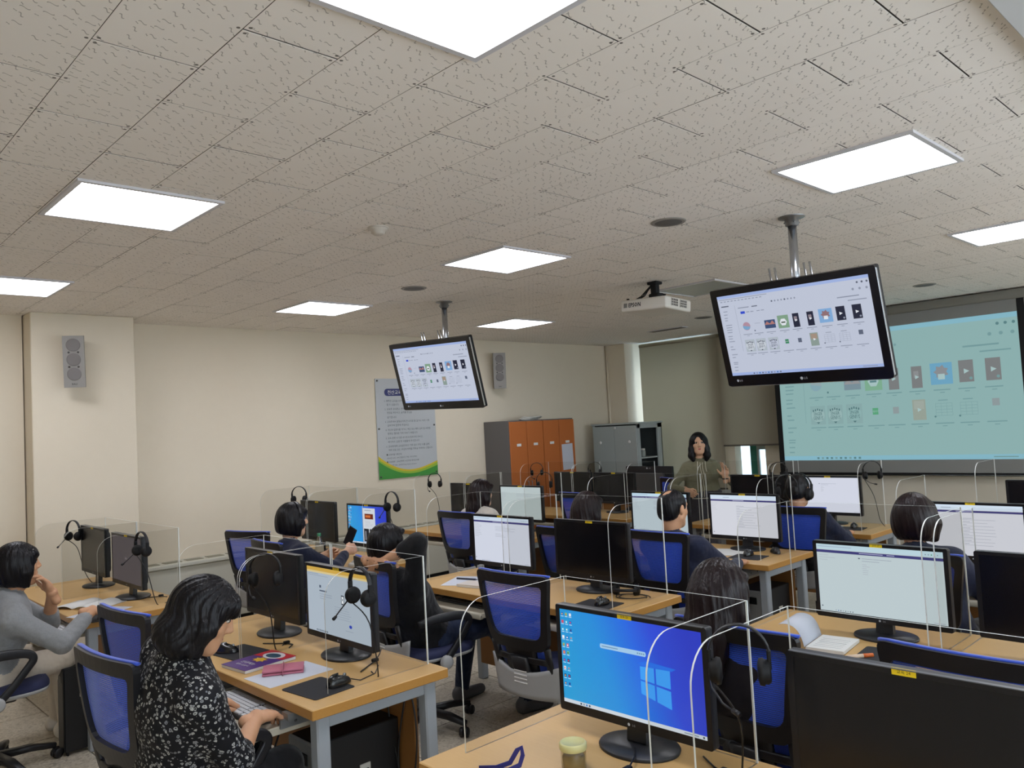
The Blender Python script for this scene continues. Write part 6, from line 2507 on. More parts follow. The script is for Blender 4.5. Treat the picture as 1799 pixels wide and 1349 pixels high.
# woman with long dark hair behind the acrylic pane
Hd = (-1.565, 2.455, 1.075)
person('woman with long glossy dark hair seen from behind the acrylic pane', Hd, (0.05, 0.18, 0.0), 'long', M_HAIRB, (-1.50, 2.60, 0.52), 0.165,
       [((-1.62, 2.95, 0.70), (0.1, 0.9, 0), (0, 0, -1), 'type', (-0.7, -0.3, -0.8)), ((-1.36, 2.95, 0.70), (-0.1, 0.9, 0), (0, 0, -1), 'type', (0.8, -0.3, -0.8))],
       seat_legs((-1.50, 2.60, 0.52)), (M_SKIN, M_PURPB, M_BLKCL, M_SHOEB), h=0.010, sleeve=(0.9, 0.9), fine=0.0055, hair_h=0.0055, loose=0.008)

# man with headphones in the front row
Hd = (-2.93, 5.765, 1.10)
person('man in navy wearing headphones, seen from behind in the front row', Hd, (0.0, 0.15, 0.0), 'short', M_HAIR, (-2.88, 5.78, 0.53), 0.185,
       [((-3.05, 6.12, 0.74), (0.1, 0.9, 0), (0, 0, -1), 'type', (-0.7, -0.3, -0.8)), ((-2.75, 6.12, 0.74), (-0.1, 0.9, 0), (0, 0, -1), 'type', (0.8, -0.3, -0.8))],
       seat_legs((-2.88, 5.78, 0.53)), (M_SKIN, M_NAVY, M_CHARC, M_SHOEB), h=0.011, sleeve=(0.9, 0.9), fine=0.0055, loose=0.012)

# woman with a round brown bob
Hd = (-1.575, 4.32, 1.128)
person('woman in navy cardigan with a round brown bob seen from behind', Hd, (0.0, 0.08, 0.0), 'bob_round', M_HAIRB, (-1.50, 4.25, 0.53), 0.170,
       [((-1.62, 4.62, 0.74), (0.1, 0.9, 0), (0, 0, -1), 'type', (-0.7, -0.3, -0.8)), ((-1.36, 4.62, 0.74), (-0.1, 0.9, 0), (0, 0, -1), 'type', (0.8, -0.3, -0.8))],
       seat_legs((-1.50, 4.25, 0.53)), (M_SKIN, M_NAVY, M_BLKCL, M_SHOEB), h=0.010, sleeve=(0.9, 0.9), fine=0.0055, hair_h=0.005, loose=0.010)

# the lecturer, standing and gesturing
Hl = Vector((-4.93, 7.50, 1.405))
Pl = Vector((-4.95, 7.55, 0.835))
fw = Vector((0.70, -0.71, 0)).normalized()
yawL = math.atan2(-fw.x, fw.y)
sdL = Vector((fw.y, -fw.x, 0))     # her own right


def lect(v):
    return Vector((Hl.x, Hl.y, 0)) + sdL * v[0] + fw * v[1] + Z * v[2]


lecturer = person('standing lecturer in olive zip jacket with shoulder-length black hair, one hand raised', Hl, (yawL - 0.10, 0.02, 0.0), 'long_part', M_HAIR, Pl, 0.142,
       [(lect((-0.215, 0.22, 1.04)), lect((-0.02, 0.06, 0.9)) - lect((0, 0, 0)), lect((0.5, 0.75, 0)) - lect((0, 0, 0)), 'open', lect((-1.0, -0.1, -0.9)) - lect((0, 0, 0))),
        (lect((0.185, 0.19, 0.915)), lect((-0.35, 0.75, -0.35)) - lect((0, 0, 0)), lect((-0.8, -0.1, -0.4)) - lect((0, 0, 0)), 'point', lect((0.9, -0.6, -0.4)) - lect((0, 0, 0)))],
       [(Pl + sdL * -0.09 + Vector((0, 0, -0.39)), Pl + sdL * -0.09 + Vector((0, 0, -0.75)), Pl + sdL * -0.11 + fw * 0.15 - Z * Pl.z), (Pl + sdL * 0.09 + Vector((0, 0, -0.39)), Pl + sdL * 0.09 + Vector((0, 0, -0.75)), Pl + sdL * 0.11 + fw * 0.15 - Z * Pl.z)],
       (M_SKIN2, M_OLIVE, M_DARKSK, M_SHOEB), h=0.008, sleeve=(0.45, 0.85), lean_side=math.atan2(sdL.y, sdL.x), fine=0.0040, hair_h=0.005, loose=-0.008,
       skirt=[(Pl - Z * 0.02, Pl - Z * 0.40, 0.135, 0.150), (Pl - Z * 0.30, Pl - Z * 0.62, 0.15, 0.165)], hem=0.06, neck_base=Hl - fw * 0.03 - Z * 0.205)


# the lecturer's jacket details, laid on the body's surface
from mathutils.bvhtree import BVHTree


def drape(o, pts, d, lift=0.003):
    me = o.data
    bv = BVHTree.FromPolygons([v.co for v in me.vertices], [tuple(p.vertices) for p in me.polygons])
    out = []
    for p in pts:
        q = Vector(p) - o.location
        hit = bv.ray_cast(q - Vector(d) * 1.0, Vector(d), 2.0)
        if hit[0] is not None:
            out.append(hit[0] - Vector(d) * lift)
    return out


M_TRIM = mat('jacket_trim', 'b9b3a0', 0.7)
for nm, u0, z0, z1 in (('zip_edge', -0.012, 0.83, 1.20), ('zip_edge', 0.012, 0.83, 1.20), ('drawstring', -0.045, 1.10, 1.21), ('drawstring', 0.040, 1.12, 1.21)):
    P_ = drape(lecturer, [lect((u0 + 0.004 * math.sin(40 * z), 0.0, z)) for z in np.linspace(z0, z1, 14)], -fw)
    if len(P_) > 3:
        mb = MB()
        mb.tube(P_, 0.0042 if nm == 'zip_edge' else 0.006, 6, 0)
        mb.build(nm, [M_TRIM], lecturer)
P_ = drape(lecturer, [lect((u, 0.0, 0.815)) for u in np.linspace(-0.12, 0.12, 14)], -fw)
if len(P_) > 3:
    mb = MB()
    mb.tube(P_, 0.005, 6, 0)
    mb.build('hem_cord', [M_TRIM], lecturer)
w_ = lect((-0.215, 0.22, 1.04)) - lecturer.location
mb = MB()
mb.tube([w_ + sdL * (0.029 * math.cos(a)) + fw * (0.029 * math.sin(a)) + Z * -0.015 for a in np.linspace(0, 2 * PI, 14)[:-1]], 0.007, 6, 0, closed=True)
mb.build('bracelet', [mat('bracelet_dark', '2b2320', 0.4)], lecturer)
# ================================================================= HEADSETS
def headset_meshes():
    mb = MB()
    n = 20
    pts = [(0.073 * math.cos(a), 0, 0.073 * math.sin(a) * 1.05) for a in np.linspace(-0.25, PI + 0.25, n)]
    mb.tube(pts, 1.0, 8, 0, flat=(0.018, 0.006, (0, 0, 1)))
    MESHES['band'] = mb.mesh('headband', [M_BLACK])
    for s_ in (-1, 1):
        mb = MB()
        c = (s_ * 0.064, 0, -0.038)
        rot = Matrix.Rotation(s_ * -PI / 2, 3, 'Y')
        mb.lathe([(0.0001, -0.010), (0.024, -0.010), (0.029, -0.004), (0.029, 0.004), (0.034, 0.008), (0.032, 0.018), (0.018, 0.022), (0.0001, 0.018)], 20, c=c, rot=rot)
        mb.box((s_ * 0.071, 0, -0.008), (0.010, 0.020, 0.05), 0, bevel=0.003)
        MESHES['cup%d' % s_] = mb.mesh('ear_cup', [M_BLACKM])
    mb = MB()
    mb.tube([(-0.072, 0, -0.045), (-0.068, -0.03, -0.07), (-0.045, -0.075, -0.092), (-0.02, -0.105, -0.10)], [0.0035, 0.003, 0.003, 0.003], 6, 0)
    mb.tube([(-0.022, -0.10, -0.099), (-0.008, -0.118, -0.102)], [0.006, 0.007], 8, 0)
    MESHES['boom'] = mb.mesh('microphone_boom', [M_BLACK])


headset_meshes()


def headset(label, x, y, ztop, rz, cable=None, tilt=0.0):
    """hung by its band; local top of the band's inside is at z 0.073"""
    t = thing('headset', label, 'headset', (x, y, ztop), rz, 'black headsets with microphones')
    t.rotation_euler = (0, tilt, rz)
    dz = -0.0735
    link('headband', MESHES['band'], t, (0, 0, dz))
    link('ear_cup', MESHES['cup-1'], t, (0, 0, dz))
    link('ear_cup', MESHES['cup1'], t, (0, 0, dz))
    link('microphone_boom', MESHES['boom'], t, (0, 0, dz))
    if cable:
        mb = MB()
        m = Matrix.Rotation(-rz, 3, 'Z')
        a = Vector((-0.066, 0, -0.14))
        pts = [a] + [m @ Vector(p) for p in cable]
        # smooth through the points
        out = []
        for i in range(len(pts) - 1):
            p0, p1, p2, p3 = pts[max(i - 1, 0)], pts[i], pts[i + 1], pts[min(i + 2, len(pts) - 1)]
            for k in range(5):
                u = k / 5
                out.append(0.5 * ((2 * p1) + (p2 - p0) * u + (2 * p0 - 5 * p1 + 4 * p2 - p3) * u * u + (3 * p1 - p0 - 3 * p2 + p3) * u ** 3))
        out.append(pts[-1])
        mb.tube(out, 0.0028, 6, 0)
        mb.build('cable', [M_CABLE], t)
    return t


tA, tB = TH + 0.447, TH + 0.53
dA, dB = -(0.447 + 0.0) + 0.004, -0.53 + 0.004
headset('headset hanging edge-on against the beige pillar, cable drooping to the desk', -6.545, 1.72, tA, 0.35, [(0.02, 0.02, -0.2), (0.06, 0.05, -0.36), (0.16, 0.07, dA + 0.002), (0.27, 0.09, dA)])
headset('headset hanging before the dim grey monitor', -5.1225, 1.72, tA, 0.15, [(0.0, 0.03, -0.25), (0.03, 0.07, dA + 0.003), (0.01, 0.14, dA)])
headset("headset hung over the middle panes of the floral-blouse woman's table", -3.465, 1.70, tA, 0.75, [(-0.02, 0.02, -0.25), (-0.03, 0.05, dA + 0.002), (-0.08, 0.12, dA)])
headset('headset hanging in front of the sign-in page monitor', -2.7275, 1.73, tA, 0.0, [(0.01, 0.03, -0.22), (-0.02, 0.08, dA + 0.003), (-0.10, 0.10, dA)])
headset('headset perched above the headset-wearing woman, against the beige wall', -6.5475, 3.56, tB, 0.55)
headset('headset with raised microphone hanging under the green poster, nearer', -4.9575, 3.45, tB, 0.1, [(0.0, 0.0, -0.25), (-0.02, 0.02, dB + 0.01), (-0.06, 0.05, dB)])
headset('headset hanging below the poster corner beside the dark monitor', -6.5475, 5.10, tB, 0.5, [(0.0, 0.02, -0.25), (0.03, 0.04, dB + 0.01), (0.08, 0.03, dB)])
headset('headset hanging upper of two before the orange lockers', -6.5475, 6.60, tB, 0.6)
headset("headset hanging at the corner of the white-bloused woman's pale monitor", -5.15, 5.282, tB, 0.75)
headset('headset hanging before the grey steel cabinet', -5.7525, 6.70, tB, 0.6)
headset('headset standing against the projection screen edge above the headphone-wearing man', -3.4775, 6.50, tB, 0.6)
headset('dark headset hanging just beside the headphone-wearing man', -2.7425, 5.22, tB, 0.7)
headset('thin headset hanging below the teal image with a long cable', -2.7025, 6.58, tB, 0.7, [(0.0, 0.0, -0.28), (0.02, 0.03, dB + 0.06), (0.05, 0.05, dB)])
headset('large headset hanging behind the acrylic pane next to the blue desktop monitor', -1.0875, 1.77, tA, 0.55, [(-0.02, 0.02, -0.25), (-0.06, 0.06, dA + 0.004), (-0.12, 0.11, dA)])


def worn(label, H, head, k=1.12):
    t = thing('headset', label, 'headset', H, 0, 'black headsets with microphones')
    t.matrix_world = Matrix.Translation(H) @ rotm(*head).to_4x4() @ Matrix.Scale(1.42, 4)
    link('headband', MESHES['band'], t, (0, 0.0, 0.012))
    link('ear_cup', MESHES['cup-1'], t, (0, 0, 0.018))
    link('ear_cup', MESHES['cup1'], t, (0, 0, 0.018))


worn("headset worn on the short-bobbed woman's head", (-5.275, 2.815, 1.118), (0.05, 0.08, 0.0))
worn("headphones on the head of the front-row man", (-2.93, 5.765, 1.10), (0.0, 0.15, 0.0))
# headset lying in a tangle on the table corner
t = thing('headset', 'headset lying in a tangle of cable on the table corner', 'headset', (-2.84, 3.50, TH), 0.4, 'black headsets with microphones')
m = Matrix.Translation((0, 0, 0.032)) @ Matrix.Rotation(math.radians(80), 4, 'X')
for nm, me in (('headband', 'band'), ('ear_cup', 'cup-1'), ('ear_cup', 'cup1'), ('microphone_boom', 'boom')):
    link(nm, MESHES[me], t).matrix_local = m
mb = MB()
mb.tube([(0.10 * math.cos(a * 1.0) * (1 - 0.03 * a) + 0.05, 0.06 * math.sin(a) - 0.03, 0.004 + 0.0015 * (a % 3)) for a in np.linspace(0, 11, 60)], 0.0028, 6, 0)
mb.build('cable', [M_CABLE], t)

# ================================================================= MICE, PADS, KEYBOARDS, COMPUTERS
def mouse_mesh():
    mb = MB()
    nu, nv = 18, 10
    vs, fs = [], []
    for j in range(nv + 1):
        ph = PI / 2 * j / nv
        for i in range(nu):
            a = 2 * PI * i / nu
            w, l = 0.031 * (1 - 0.12 * math.cos(2 * a)), 0.056
            hgt = 0.036 * (1 - 0.25 * math.sin(a))
            vs.append((w * math.cos(a) * math.cos(ph) ** 0.6, l * math.sin(a) * math.cos(ph) ** 0.6, 0.002 + hgt * math.sin(ph)))
    for j in range(nv):
        for i in range(nu):
            fs.append((j * nu + i, j * nu + (i + 1) % nu, (j + 1) * nu + (i + 1) % nu, (j + 1) * nu + i))
    mb.add(vs, fs, 0, True)
    mb.add([vs[i] for i in range(nu)], [tuple(range(nu))[::-1]], 0)
    return mb.mesh('mouse_body', [mat('mouse_gloss', '141416', 0.22, spec=0.6)])


ms_me = mouse_mesh()
mb = MB()
mb.cyl((-0.003, 0.030, 0.031), (0.003, 0.030, 0.031), 0.007, n=12)
whl_me = mb.mesh('scroll_wheel', [M_STEEL])
mb = MB()
mb.prism(rrect(0.225, 0.185, 0.012), 0.0, 0.003, lambda a, b, d: (a, b, d), 0)
pad_me = mb.mesh('mouse_pad', [mat('pad_black', '1b1b20', 0.7, bump=(600, 0.1))])


def mouse(label, x, y, rz, z=TH + 0.003, cord=None):
    t = thing('computer_mouse', label, 'mouse', (x, y, z), rz, 'black computer mice')
    link('shell', ms_me, t)
    link('scroll_wheel', whl_me, t)
    if cord:
        mb = MB()
        m = Matrix.Rotation(-rz, 3, 'Z')
        mb.tube([Vector((0, 0.055, 0.008))] + [m @ Vector((a - x, b - y, c - z)) for a, b, c in cord], 0.0022, 6, 0)
        mb.build('cord', [M_CABLE], t)


def pad(label, x, y, rz):
    o = link('mouse_pad', pad_me, None, (x, y, TH), (0, 0, rz))
    tag(o, label, 'mouse pad', 'black mouse pads')


pad("black mouse pad by the floral-blouse woman's typing hands", -2.825, 1.585, 0.10)
mouse('black mouse on the pad near the table corner, before the sign-in monitor', -2.79, 1.655, 0.15, cord=[(-2.77, 1.74, TH + 0.003), (-2.80, 1.83, TH + 0.002), (-2.88, 1.90, TH + 0.003)])
pad('black mouse pad before the blank monitor on the table of the floral-blouse woman', -3.60, 1.625, 0.12)
mouse('black mouse beside the floral-blouse woman, behind the purple book', -3.64, 1.585, -0.9)
pad('black mouse pad before the black monitor with a tangled headset', -2.83, 3.255, 0.10)
mouse('black mouse before the black monitor with a tangled headset', -2.805, 3.265, 0.05)
pad('black mouse pad on the table of the balding man', -2.88, 4.89, 0.1)
mouse('black mouse on the pad by the loose sheets', -2.90, 4.93, 0.1)
mouse('dark rounded mouse standing off its pad at the end of the table with loose sheets', -2.80, 5.11, 0.9, z=TH)
pad('black mouse pad on the front-row table of the headphone-wearing man', -2.85, 6.42, 0.1)
mouse('black mouse on the front-row table under the projection screen', -2.83, 6.46, 0.2)
pad('black mouse pad behind the empty blue chair by the orange highlighter', -1.30, 3.20, 0.1)
pad('black mouse pad under the hand of the woman in grey cardigan', -5.04, 1.46, 0.1)
mouse('black mouse under the hand of the woman in grey cardigan', -4.975, 1.475, 0.15)


def keyboard_meshes():
    mb = MB()
    mb.box((0, 0, 0.010), (0.44, 0.135, 0.016), 0, bevel=0.004)
    MESHES['kb_body'] = mb.mesh('case', [M_KEYB])
    mb = MB()
    for r in range(6):
        y = 0.052 - r * 0.0205 - (0.003 if r else 0)
        xs = list(np.arange(-0.205, 0.206, 0.0195))
        if r == 5:
            for x, w in ((-0.195, 0.03), (-0.16, 0.022), (-0.133, 0.022), (-0.055, 0.11), (0.02, 0.022), (0.048, 0.022), (0.075, 0.03), (0.112, 0.018), (0.132, 0.018), (0.152, 0.018), (0.182, 0.036), (0.206, 0.016)):
                mb.box((x, y, 0.021), (w, 0.017, 0.008), 0, bevel=0.0015)
            continue
        for i, x in enumerate(xs):
            if i in (14,):
                continue
            mb.box((x + (0.004 * r if i < 14 else 0), y, 0.021), (0.0172, 0.017, 0.008), 0, bevel=0.0015)
    MESHES['keys_grey'] = mb.mesh('keys', [M_KEYG])
    MESHES['keys_black'] = mb.mesh('keys', [mat('key_charcoal', '3a3b40', 0.5)])


keyboard_meshes()


def keyboard(label, x, y, keys):
    t = thing('keyboard', label, 'keyboard', (x, y, 0.6375), 0, 'keyboards on slide-out trays')
    link('case', MESHES['kb_body'], t)
    link('keys', MESHES[keys], t)


keyboard('grey-keyed keyboard under the hands of the floral-blouse woman', -3.10, 1.41, 'keys_grey')
keyboard('keyboard on the tray before the woman in grey cardigan', -5.45, 1.34, 'keys_grey')
keyboard('black keyboard on the tray by the person clasping hands behind head', -3.79, 3.17, 'keys_black')
keyboard('keyboard on the tray under the loose sheets', -3.10, 4.80, 'keys_black')
keyboard('black keyboard on the tray behind the empty chair with silver shroud', -3.07, 3.23, 'keys_black')


def computer(label, x, y, w=0.20, dark=False):
    t = thing('computer_tower', label, 'computer', (x, y, 0), 0, 'computer towers under the tables')
    if dark:
        t.scale = (1, 0.42, 0.92)
    mb = MB()
    mb.box((0, 0.0, 0.27), (w, 0.38, 0.50), 0, bevel=0.004)
    mb.build('case', [M_PCB], t)
    mb = MB()
    mb.box((0, -0.198, 0.27), (w - 0.002, 0.018, 0.50), 0, bevel=0.006)
    f = mb.build('front_panel', [M_PCB if dark else M_PCG], t)
    mb = MB()
    mb.box((0.0, -0.209, 0.455), (w * 0.55, 0.006, 0.045), 0, bevel=0.002)
    mb.build('drive_bay', [M_PCB], f)
    mb = MB()
    mb.box((w / 2 + 0.001, 0.02, 0.36), (0.006, 0.05, 0.05), 0, bevel=0.002)
    mb.box((w / 2 + 0.005, 0.02, 0.36), (0.006, 0.025, 0.012), 1)
    mb.build('side_latch', [M_WHITE, M_BLACKM], t)
    for sx in (-w * 0.4, w * 0.4):
        for sy in (-0.16, 0.16):
            mb = MB()
            mb.lathe([(0.016, 0), (0.016, 0.022)], 10, c=(sx, sy, 0))
            mb.build('foot', [M_BLACKM], t)


for (x, y, lab) in ((-2.925, 1.76, 'computer tower with light grey front under the table of the floral-blouse woman'), (-5.115, 1.345, 'slim black computer tower by the knee of the woman in grey cardigan'),
                    (-2.82, 3.44, 'computer tower under the table with a tangled headset'), (-2.86, 5.04, 'computer tower under the table with loose sheets')):
    computer(lab, x, y, 0.11 if 'slim' in lab else 0.20, 'slim' in lab)
t = thing('cable_drop', 'black cables hanging down the modesty panel under the floral-blouse table', 'cable', (-2.70, 1.92, 0.0))
for k in range(3):
    mb = MB()
    mb.tube([(-0.02 - 0.05 * k + 0.05 * math.sin(5 * u + k * 2) * (1 - u * 0.4), 0.012 - 0.002 * k, 0.69 - 0.69 * u + 0.004) for u in np.linspace(0, 1, 16)], 0.004, 6, 0)
    mb.build('strand', [M_CABLE], t)
t = thing('trailing_cord', 'black cord sagging below the slide-out tray of the floral-blouse woman', 'cable', (-2.95, 1.40, 0.0))
mb = MB()
mb.tube([(0.0, 0.10, 0.61), (0.02, 0.04, 0.50), (0.07, 0.02, 0.36), (0.13, 0.03, 0.2), (0.17, 0.06, 0.05), (0.18, 0.12, 0.006)], 0.004, 6, 0)
mb.build('strand', [M_CABLE], t)


def usb_lead(label, pts):
    t = thing('cable', label, 'cable', (pts[0][0], pts[0][1], TH))
    mb = MB()
    P = [Vector((a - pts[0][0], b - pts[0][1], c)) for a, b, c in pts]
    mb.tube(P, 0.0028, 6, 0)
    mb.build('lead', [M_CABLE], t)
    mb = MB()
    q = P[len(P) // 2]
    mb.box((q.x, q.y, q.z + 0.004), (0.018, 0.03, 0.014), 0, bevel=0.004, seg=2)
    mb.build('adapter', [M_BLACKM], t)


usb_lead("black lead with inline plug beside the sign-in monitor's base", [(-2.86, 1.80, 0.004), (-2.90, 1.86, 0.004), (-2.935, 1.92, 0.006), (-2.96, 1.96, 0.02), (-2.99, 1.99, 0.03)])
usb_lead("black lead with inline plug before the blank monitor's base at the floral-blouse table", [(-3.64, 1.76, 0.004), (-3.58, 1.80, 0.004), (-3.54, 1.83, 0.006), (-3.50, 1.84, 0.004), (-3.46, 1.80, 0.004)])
usb_lead('black lead with inline plug beside the dim grey monitor', [(-5.36, 1.80, 0.01), (-5.36, 1.86, 0.004), (-5.33, 1.90, 0.006), (-5.28, 1.92, 0.004)])
usb_lead('thin black cable trailing over the base of the blue desktop monitor', [(-1.50, 1.85, 0.022), (-1.46, 1.80, 0.0235), (-1.44, 1.74, 0.010), (-1.40, 1.72, 0.004), (-1.36, 1.75, 0.003)])
usb_lead('black cable loop by the large headset on the blue desktop table', [(-1.34, 1.96, 0.004), (-1.28, 1.92, 0.004), (-1.24, 1.90, 0.006), (-1.19, 1.93, 0.004), (-1.16, 1.99, 0.004)])

# ================================================================= PAPER THINGS
def sheet(name, label, cat, corners, mat_, z=TH, t_=0.0012, group=None):
    c = np.mean(np.array(corners), 0)
    mb = MB()
    mb.prism([(a - c[0], b - c[1]) for a, b in corners], 0, t_, lambda a, b, d: (a, b, d), 0)
    o = mb.build(name, [mat_], None, (c[0], c[1], z))
    return tag(o, label, cat, group)


def rectc(x, y, w, d, rz):
    c, s_ = math.cos(rz), math.sin(rz)
    return [(x + a * c - b * s_, y + a * s_ + b * c) for a, b in ((-w / 2, -d / 2), (w / 2, -d / 2), (w / 2, d / 2), (-w / 2, d / 2))]


sheet('paper_sheet', 'white paper sheet under the pink phone case', 'paper', rectc(-3.095, 1.605, 0.21, 0.29, 0.05), M_PAPERB)
# book with purple and red cover
t = thing('book', 'paperback with a purple to red cover and yellow splash', 'book', (-3.352, 1.60, TH), 0.10)
mb = MB()
mb.box((0, 0, 0.007), (0.186, 0.246, 0.012), 0)
mb.build('pages', [M_PAPER], t)
mb = MB()
mb.box((0, 0, 0.0138), (0.19, 0.25, 0.0016), 0, bevel=0.0005)
mb.build('cover', [mat('cover_purple', '4a2a72', 0.4)], t)
mb = MB()
k = 0.0150
mb.prism([(-0.095, 0.03), (0.095, 0.055), (0.095, 0.125), (-0.095, 0.125)], 0.0146, k, lambda a, b, d: (a, b, d), 0)
mb.prism([(0.062 * math.cos(a) - 0.0, 0.075 + 0.042 * math.sin(a)) for a in np.linspace(0, 2 * PI, 20)[:-1]], k, k + 0.0003, lambda a, b, d: (a, b, d), 1)
mb.prism([(0.045 * math.cos(a) - 0.0, 0.072 + 0.026 * math.sin(a)) for a in np.linspace(0, 2 * PI, 20)[:-1]], k + 0.0003, k + 0.0006, lambda a, b, d: (a, b, d), 2)
mb.prism([((0.045 if i % 2 else 0.026) * math.cos(2 * PI * i / 16) + 0.0, 0.005 + (0.032 if i % 2 else 0.019) * math.sin(2 * PI * i / 16)) for i in range(16)], k, k + 0.0004, lambda a, b, d: (a, b, d), 3)
mb.text('인공지능', (0.0, -0.050, k + 0.0003), (1, 0, 0), (0, 1, 0), h=0.022, w=0.10, m=4)
mb.text('활용 입문서', (0.0, -0.080, k + 0.0003), (1, 0, 0), (0, 1, 0), h=0.013, w=0.09, m=4)
mb.build('cover_print', [mat('cover_red', 'b4242e', 0.4), mat('cover_pale', 'c9c4c6', 0.4), mat('cover_teal', '2f4b5e', 0.4), mat('cover_yellow', 'c9a02c', 0.4), M_PAPER], t)
# pink folding phone case
t = thing('phone_case', 'pink folding phone case with strap lying on the white sheet', 'phone case', (-3.135, 1.602, TH + 0.0012), 1.02)
M_PINK = mat('pink_leather', 'b5687c', 0.5, bump=(200, 0.2))
for z, r in ((0.005, 0.0), (0.019, 0.05)):
    mb = MB()
    mb.box((0.0, 0.0, z), (0.165, 0.085, 0.009), 0, bevel=0.003, seg=2, rot=Matrix.Rotation(r, 3, 'X'))
    mb.build('cover', [M_PINK], t)
mb = MB()
mb.box((0.0, 0.004, 0.012), (0.152, 0.072, 0.008), 0, bevel=0.002)
mb.build('phone', [M_BLACK], t)
mb = MB()
mb.tube([(0.0, 0.02, 0.026), (0.0, -0.044, 0.0245), (0.0, -0.047, 0.012), (0.0, -0.044, 0.002)], 1.0, 8, 0, flat=(0.028, 0.003, (1, 0, 0)))
mb.build('strap', [M_PINK], t)
# open book of the woman in the cardigan
t = thing('open_book', 'open book with white pages before the woman in grey cardigan', 'book', (-5.50, 1.52, TH), 0.55)
for s_ in (-1, 1):
    mb = MB()
    mb.surf(lambda u, v: (s_ * (0.004 + 0.18 * u), (v - 0.5) * 0.25, 0.003 + 0.022 * math.sin(PI * min(1, u * 1.15 + 0.05)) * (1 - 0.5 * u)), 10, 2, 0, thick=(0, 0, -0.0025))
    mb.build('page_block', [M_PAPER], t)
sheet('paper_sheet', 'white sheet under the forearm of the woman in grey cardigan', 'paper', rectc(-5.20, 1.50, 0.21, 0.29, 0.5), M_PAPERB)
sheet('paper_sheet', 'loose white sheet on the table of the person clasping hands behind head', 'paper', rectc(-3.98, 3.30, 0.21, 0.29, 0.5), M_PAPERB)
t = thing('paperback', 'white paperback by the person clasping hands behind head', 'book', (-3.80, 3.235, TH), 0.2)
mb = MB()
mb.box((0, 0, 0.008), (0.185, 0.13, 0.014), 0)
mb.build('pages', [M_PAPER], t)
mb = MB()
mb.box((0, 0, 0.0158), (0.19, 0.134, 0.0016), 0)
mb.build('cover', [mat('cover_cream', 'c9c0b8', 0.5)], t)
t = thing('pen', 'dark pen lying on the white sheet near the clasped-hands person', 'pen', (-3.99, 3.32, TH + 0.0012), 0.0)
mb = MB()
mb.cyl((-0.075, -0.01, 0.006), (0.065, 0.03, 0.006), 0.006, n=10)
mb.build('barrel', [mat('pen_navy', '22263a', 0.4)], t)
mb = MB()
mb.cyl((0.065, 0.03, 0.006), (0.082, 0.0345, 0.006), 0.005, 0.001, n=10)
mb.build('tip', [M_STEEL], t)
for x, y, rz, lab in ((-3.21, 4.90, 0.3, 'greyish sheet partly under another before the text-line monitor'), (-3.10, 5.00, 0.45, 'white sheet lying on top before the text-line monitor')):
    sheet('paper_sheet', lab, 'paper', rectc(x, y, 0.21, 0.29, rz), M_PAPERB if rz == 0.3 else M_PAPER, TH if rz == 0.3 else TH + 0.0014)
sheet('paper_sheet', 'white sheet on the front-row table under the white monitor', 'paper', rectc(-3.02, 6.40, 0.21, 0.28, 0.3), M_PAPER)
# notebook with a page standing up
t = thing('open_notebook', 'open notebook with one page curling upright, beside the acrylic corner', 'notebook', (-1.60, 3.20, TH), 0.12)
mb = MB()
mb.box((0.07, 0, 0.008), (0.15, 0.21, 0.014), 0, bevel=0.001)
mb.build('page_block', [M_PAPER], t)
mb = MB()
mb.surf(lambda u, v: (-0.01 - 0.10 * u + 0.02 * math.sin(PI * u), (v - 0.5) * 0.21, 0.012 + 0.085 * math.sin(u * 1.9)), 10, 2, 0, thick=(0, 0, 0.0015))
mb.build('curled_page', [M_PAPERB], t)
mb = MB()
mb.box((0.07, 0.0, 0.0155), (0.11, 0.002, 0.0008), 0)
for i in range(6):
    mb.box((0.07, -0.07 + 0.024 * i, 0.0152), (0.11, 0.0015, 0.0006), 0)
mb.build('ruled_lines', [mat('rule_grey', '9fa3a8', 0.6)], t)
t = thing('highlighter', 'small orange and white highlighter on the notebook table', 'pen', (-1.385, 3.11, TH), 0.9)
mb = MB()
mb.cyl((-0.045, 0, 0.008), (0.02, 0, 0.008), 0.008, n=12)
mb.build('barrel', [mat('marker_pale', 'd8c0a8', 0.4)], t)
mb = MB()
mb.cyl((0.02, 0, 0.008), (0.06, 0, 0.008), 0.0088, 0.0075, n=12)
mb.build('cap', [mat('marker_orange', 'd0672a', 0.4)], t)

# ================================================================= JAR, STRAP, BOTTLE, MASK
t = thing('food_jar', 'glass jar with a cream lid on the blue desktop table', 'jar', (-1.578, 1.675, TH))
tgj = NT('jar_glass')
mx, tr, gl = tgj.n('ShaderNodeMixShader'), tgj.n('ShaderNodeBsdfTransparent'), tgj.n('ShaderNodeBsdfGlossy')
tr.inputs[0].default_value = (0.85, 0.84, 0.78, 1)
gl.inputs['Roughness'].default_value = 0.05
mx.inputs[0].default_value = 0.15
tgj.l(tr.outputs[0], mx.inputs[1])
tgj.l(gl.outputs[0], mx.inputs[2])
tgj.l(mx.outputs[0], tgj.out.inputs[0])
mb = MB()
mb.lathe([(0.030, 0.0), (0.035, 0.004), (0.036, 0.05), (0.033, 0.06)], 28)
mb.build('body', [tgj.m], t)
mb = MB()
mb.lathe([(0.026, 0.003), (0.031, 0.006), (0.032, 0.036), (0.0001, 0.038)], 24)
mb.build('filling', [mat('jar_filling', '8f7a4c', 0.6)], t)
mb = MB()
mb.lathe([(0.0375, 0.055), (0.039, 0.058), (0.039, 0.072), (0.036, 0.0755), (0.033, 0.0755), (0.032, 0.071), (0.0001, 0.0705)], 32)
mb.build('lid', [mat('lid_cream', 'c9c48a', 0.45)], t)
t = thing('lanyard', 'navy ribbon loop standing up on the blue desktop table', 'strap', (-1.705, 1.56, TH))
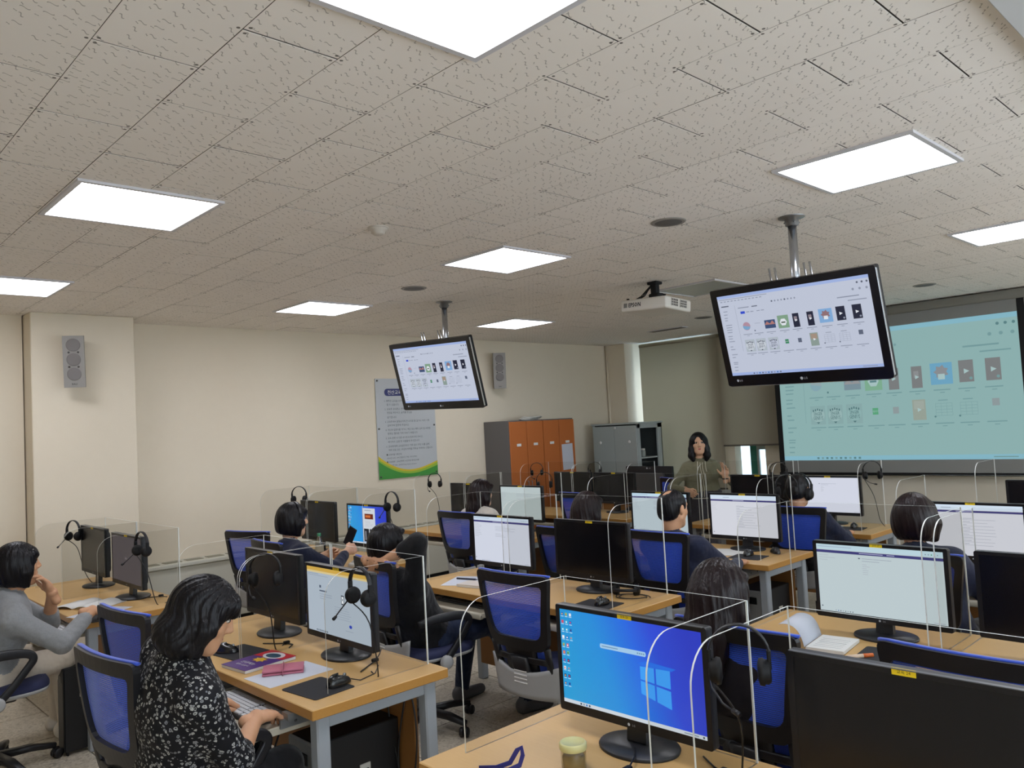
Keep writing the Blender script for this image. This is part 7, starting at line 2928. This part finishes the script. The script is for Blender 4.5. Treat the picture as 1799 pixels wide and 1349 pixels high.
mb = MB()
P = [(-0.08, -0.06, 0.004), (-0.04, -0.03, 0.006), (-0.008, -0.005, 0.02), (0.010, 0.008, 0.055), (0.022, 0.014, 0.064), (0.028, 0.012, 0.045), (0.022, 0.004, 0.018), (0.0, -0.02, 0.006), (-0.05, -0.05, 0.003)]
mb.tube(P, 1.0, 8, 0, flat=(0.014, 0.002, (0, 1, 0)))
mb.build('ribbon', [mat('ribbon_navy', '25266e', 0.6)], t)
t = thing('water_bottle', 'clear plastic bottle with a green cap beside the headset-wearing woman', 'bottle', (-5.72, 3.27, TH))
mb = MB()
mb.lathe([(0.030, 0.0), (0.033, 0.006), (0.033, 0.12), (0.030, 0.14), (0.014, 0.175), (0.013, 0.185)], 20)
mb.build('body', [tgj.m], t)
mb = MB()
mb.lathe([(0.0335, 0.06), (0.0338, 0.061), (0.0338, 0.105), (0.0335, 0.106)], 20)
mb.build('wrap', [mat('bottle_wrap', 'b9b4a0', 0.5)], t)
mb = MB()
mb.lathe([(0.0155, 0.182), (0.0155, 0.205), (0.0001, 0.206)], 16)
mb.build('cap', [mat('cap_green', '2f7d54', 0.4)], t)
t = thing('smartphone', 'dark phone held up by the headset-wearing woman', 'phone', (-5.31, 3.30, 0.93), 0.35)
mb = MB()
mb.box((0, 0, 0), (0.075, 0.010, 0.15), 0, bevel=0.004, rot=Matrix.Rotation(0.5, 3, 'Y'))
mb.build('shell', [M_BLACKM], t)
mb = MB()
mb.box((0, -0.0055, 0), (0.068, 0.001, 0.14), 0, rot=Matrix.Rotation(0.5, 3, 'Y'))
mb.build('glass', [M_BLACK], t)
t = thing('tissue_pack', 'white crumpled packet on the table of the headset-wearing woman', 'packet', (-5.06, 3.22, TH), 0.3)
mb = MB()
mb.box((0, 0, 0.02), (0.16, 0.10, 0.04), 0, bevel=0.014, seg=2)
mb.build('wrapper', [M_PAPER], t)
mb = MB()
mb.surf(lambda u, v: (-0.06 + 0.12 * u, -0.03 + 0.06 * v, 0.041 + 0.012 * math.sin(7 * u + 3 * v)), 8, 5, 0, thick=(0, 0, -0.004))
mb.build('flap', [M_PAPERB], t)
